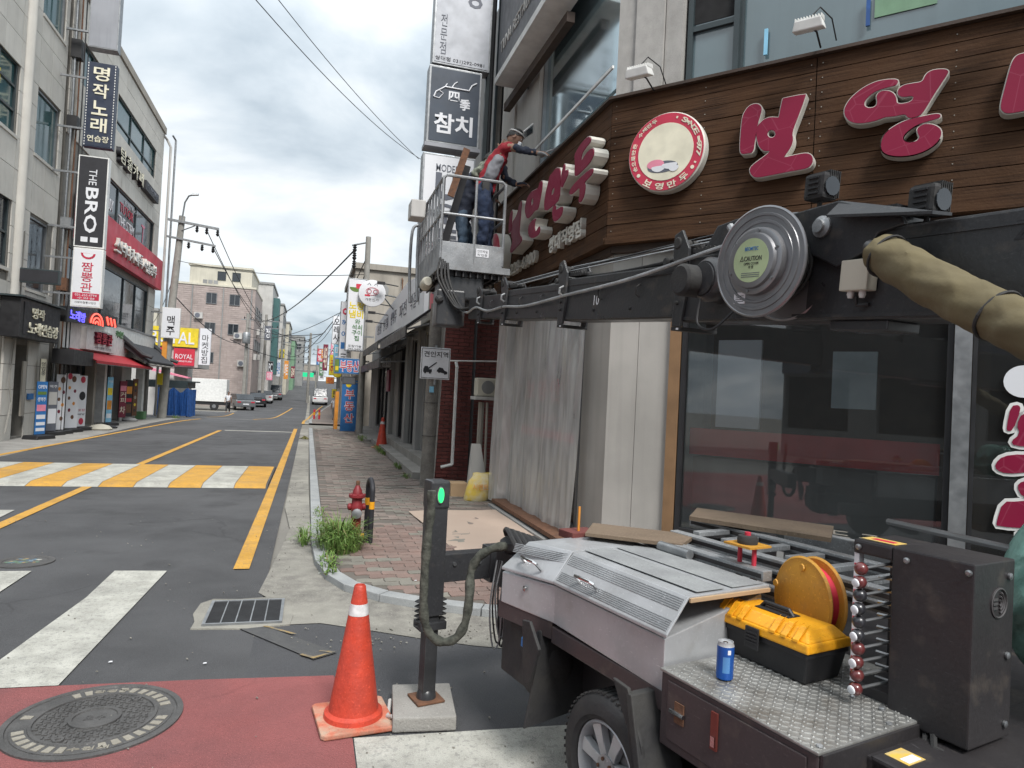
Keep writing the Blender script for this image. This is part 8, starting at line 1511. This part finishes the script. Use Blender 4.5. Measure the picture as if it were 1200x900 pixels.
# weeds
def weeds(cx_, cy_, rx, ry, n_, h_, label, z0=.05):
    b = MB()
    for i in range(n_):
        q, r_ = random.uniform(0, 2*PI), math.sqrt(random.random()); x_, y_ = cx_+rx*r_*math.cos(q), cy_+ry*r_*math.sin(q); hh = h_*(1.15-.4*r_)*random.uniform(.35, 1.3); lean = V((math.cos(q), math.sin(q), 0))*random.uniform(.1, .6)*hh+V((random.uniform(-.04, .04), random.uniform(-.04, .04), 0)); wd = random.uniform(.003, .0065); sd_ = V((math.cos(q+1.6), math.sin(q+1.6), 0))
        p0 = V((x_, y_, z0)); p1 = p0+lean*.35+V((0, 0, hh*.6)); lean = lean*random.uniform(.6, 2.0); p2 = p0+lean+V((0, 0, hh*random.uniform(.35, 1)))
        b.add([tuple(p0-sd_*wd), tuple(p0+sd_*wd), tuple(p1-sd_*wd*1.2), tuple(p1+sd_*wd*1.2), tuple(p2)], [(0, 1, 3, 2), (2, 3, 4)])
        for k in range(random.randint(0, 3)):
            t_ = random.uniform(.25, 1); c_ = (p0.lerp(p1, t_/.6) if t_ < .6 else p1.lerp(p2, (t_-.6)/.4)); q2 = random.uniform(0, 2*PI); L_ = random.uniform(.02, .05); dr = V((math.cos(q2), math.sin(q2), random.uniform(-.2, .7)))*L_; s2_ = V((-math.sin(q2), math.cos(q2), 0))*L_*.16
            b.add([tuple(c_), tuple(c_+dr*.5-s2_), tuple(c_+dr), tuple(c_+dr*.5+s2_)], [(0, 1, 2, 3)])
    t_ = mono(b, 'weed_clump', 'leaf', label, 'weeds', 'weeds growing from the pavement'); t_.data.materials.append(MATS['dry_leaf']); isl = -1
    rr_ = random.Random(5); cur = 0
    for p_ in t_.data.polygons:
        if len(p_.vertices) == 4 and rr_.random() < .10: cur = 1
        elif rr_.random() < .5: cur = 0
        p_.material_index = cur
    return t_
weeds(.36, 6.9, .22, .34, 620, .30, 'big bushy green weed clump round the fire hydrant', .05); weeds(.02, 7.3, .05, .16, 70, .17, 'little weed tuft in the gutter beside the kerb', .01)
weeds(1.8, 14.0, .07, .35, 60, .14, 'small weed at the foot of the nearest step'); weeds(1.78, 17.8, .09, 1.2, 160, .16, 'straggling row of weeds along the step edge'); weeds(1.62, 21.8, .12, .9, 120, .18, 'weeds by the raised plinth farther along'); weeds(-5.7, 33.4, .2, .15, 60, .16, 'weeds at the foot of the leaning utility pole', gz(33))
# rest: pole with tow-away notice, leaf heap
t = thing('concrete_post', 'stained concrete post carrying the tow-away notice', 'post', (1.93, 11.3, .05)); MB().tube([(1.93, 11.3, .04), (1.955, 11.3, 3.1)], [.115, .10], 18).build('shaft', mat('stained_concrete', (.22, .205, .185), .9, rgb2=(.14, .13, .12), scale=7, bump=.6, bscale=45, speck=.5, streak=.3, grime=.4), t)
for z_ in (.9, 1.45): MB().tube([(1.93+.118*math.cos(q), 11.3+.118*math.sin(q), z_) for q in [2*PI*k/20 for k in range(21)]], .004, 5).build('wire_tie', 'cable', t)
MB().box(1.88, 1.95, 11.175, 11.19, 1.62, 1.72).build('blue_sticker', 'sky_blue', t)
Ft = FR((1.95, 11.12, 0), (1, 0, 0), (0, -1, 0)); t = thing('tow_sign', 'white tow-away zone sign with a black tow truck drawing', 'road sign', (1.95, 11.15, 2.1)); MB(Ft).box(-.25, .24, -.02, 0, 1.84, 2.36).build('plate', 'white_sheet', t, bevel=.01)
for q in ((-.235, .225, 1.855, 1.862), (-.235, .225, 2.338, 2.345)): MB(Ft).box(q[0], q[1], .0, .003, q[2], q[3]).build('border', 'ink', t)
for q in ((-.235, -.228), (.218, .225)): MB(Ft).box(q[0], q[1], .0, .0028, 1.863, 2.337).build('border', 'ink', t)
text('견인지역', Ft, 0, 2.25, .001, .40, .095, 'ink', t, .002, .01)
MB(Ft).prism([(-.20, 1.95), (-.06, 1.95), (-.06, 2.0), (-.11, 2.0), (-.13, 2.05), (-.18, 2.05), (-.2, 2.0)], .001, .004).build('tow_truck_drawing', 'ink', t); MB(Ft).prism([(-.15, 2.0), (-.12, 2.0), (.02, 2.11), (.01, 2.125)], .0041, .006).build('tow_truck_drawing', 'ink', t)
MB(Ft).prism([(.02, 1.97), (.2, 1.93), (.2, 1.97), (.15, 1.99), (.12, 2.03), (.06, 2.04), (.03, 2.0)], .001, .004).build('towed_car_drawing', 'ink', t)
for x_, z_ in ((-.17, 1.945), (-.09, 1.945), (.06, 1.965), (.16, 1.94)): MB(Ft).lathe((x_, .0065, z_), (0, 1, 0), [(.018, 0), (.018, .002)], 10).build('drawn_wheel', 'ink', t)
MB(Ft).tube([(-.0, -.03, 1.75), (-.0, -.03, 2.4)], .02, 6).build('mount', 'galvanised', t)
mono(MB().tube([(2.05, 11.5, .05), (2.12, 11.5, 3.1)], .045, 10), 'cable_conduit', 'pale_wall', 'pale conduit pipe standing right of the stained post', 'pipe')
b = MB()
for i in range(60): q, r_ = random.uniform(0, 2*PI), random.random()*.16; b.hexa([( -.12+r_*math.cos(q)+dx_, 22+r_*math.sin(q)+dy_, .01+(.16-r_)*.7*random.random()+dz) for dz in (0, .008) for dy_ in (0, .05) for dx_ in (0, .04)])
mono(b, 'leaf_heap', 'dry_leaf', 'small heap of dry brown leaves in the gutter by the kerb', 'leaves')
# tyre smudges and cracks on the ground, bits of litter
for k, (x_, y_) in enumerate(((.8, 4.2), (-.5, 4.2), (1.5, 4.45), (.15, 6.1), (-1.0, 4.3), (.9, 5.6))):
    b = MB().prism([(x_, y_), (x_+.02, y_+.004), (x_+.017, y_+.016), (x_+.004, y_+.012)], .012+(.05 if x_ > .3 and y_ > 5 else 0), .015+(.05 if x_ > .3 and y_ > 5 else 0), 'ao'); mono(b, 'litter_scrap', 'white_sheet', 'tiny scrap of pale litter '+['on the fresh asphalt in front of the leg', 'between the manhole cover and the drain', 'at the kerb foot near the beam', 'on the kerb beside the weeds', 'on the zebra bar', 'on the paving blocks'][k], 'litter')

weeds(.24, 6.2, .08, .35, 90, .10, 'low weeds creeping along the inner kerb edge in front of the clump'); weeds(.2, 8.4, .06, .8, 70, .09, 'sparse weeds along the kerb behind the hydrant'); weeds(1.75, 12.5, .05, .25, 40, .10, 'tiny weed at the near corner of the steps')
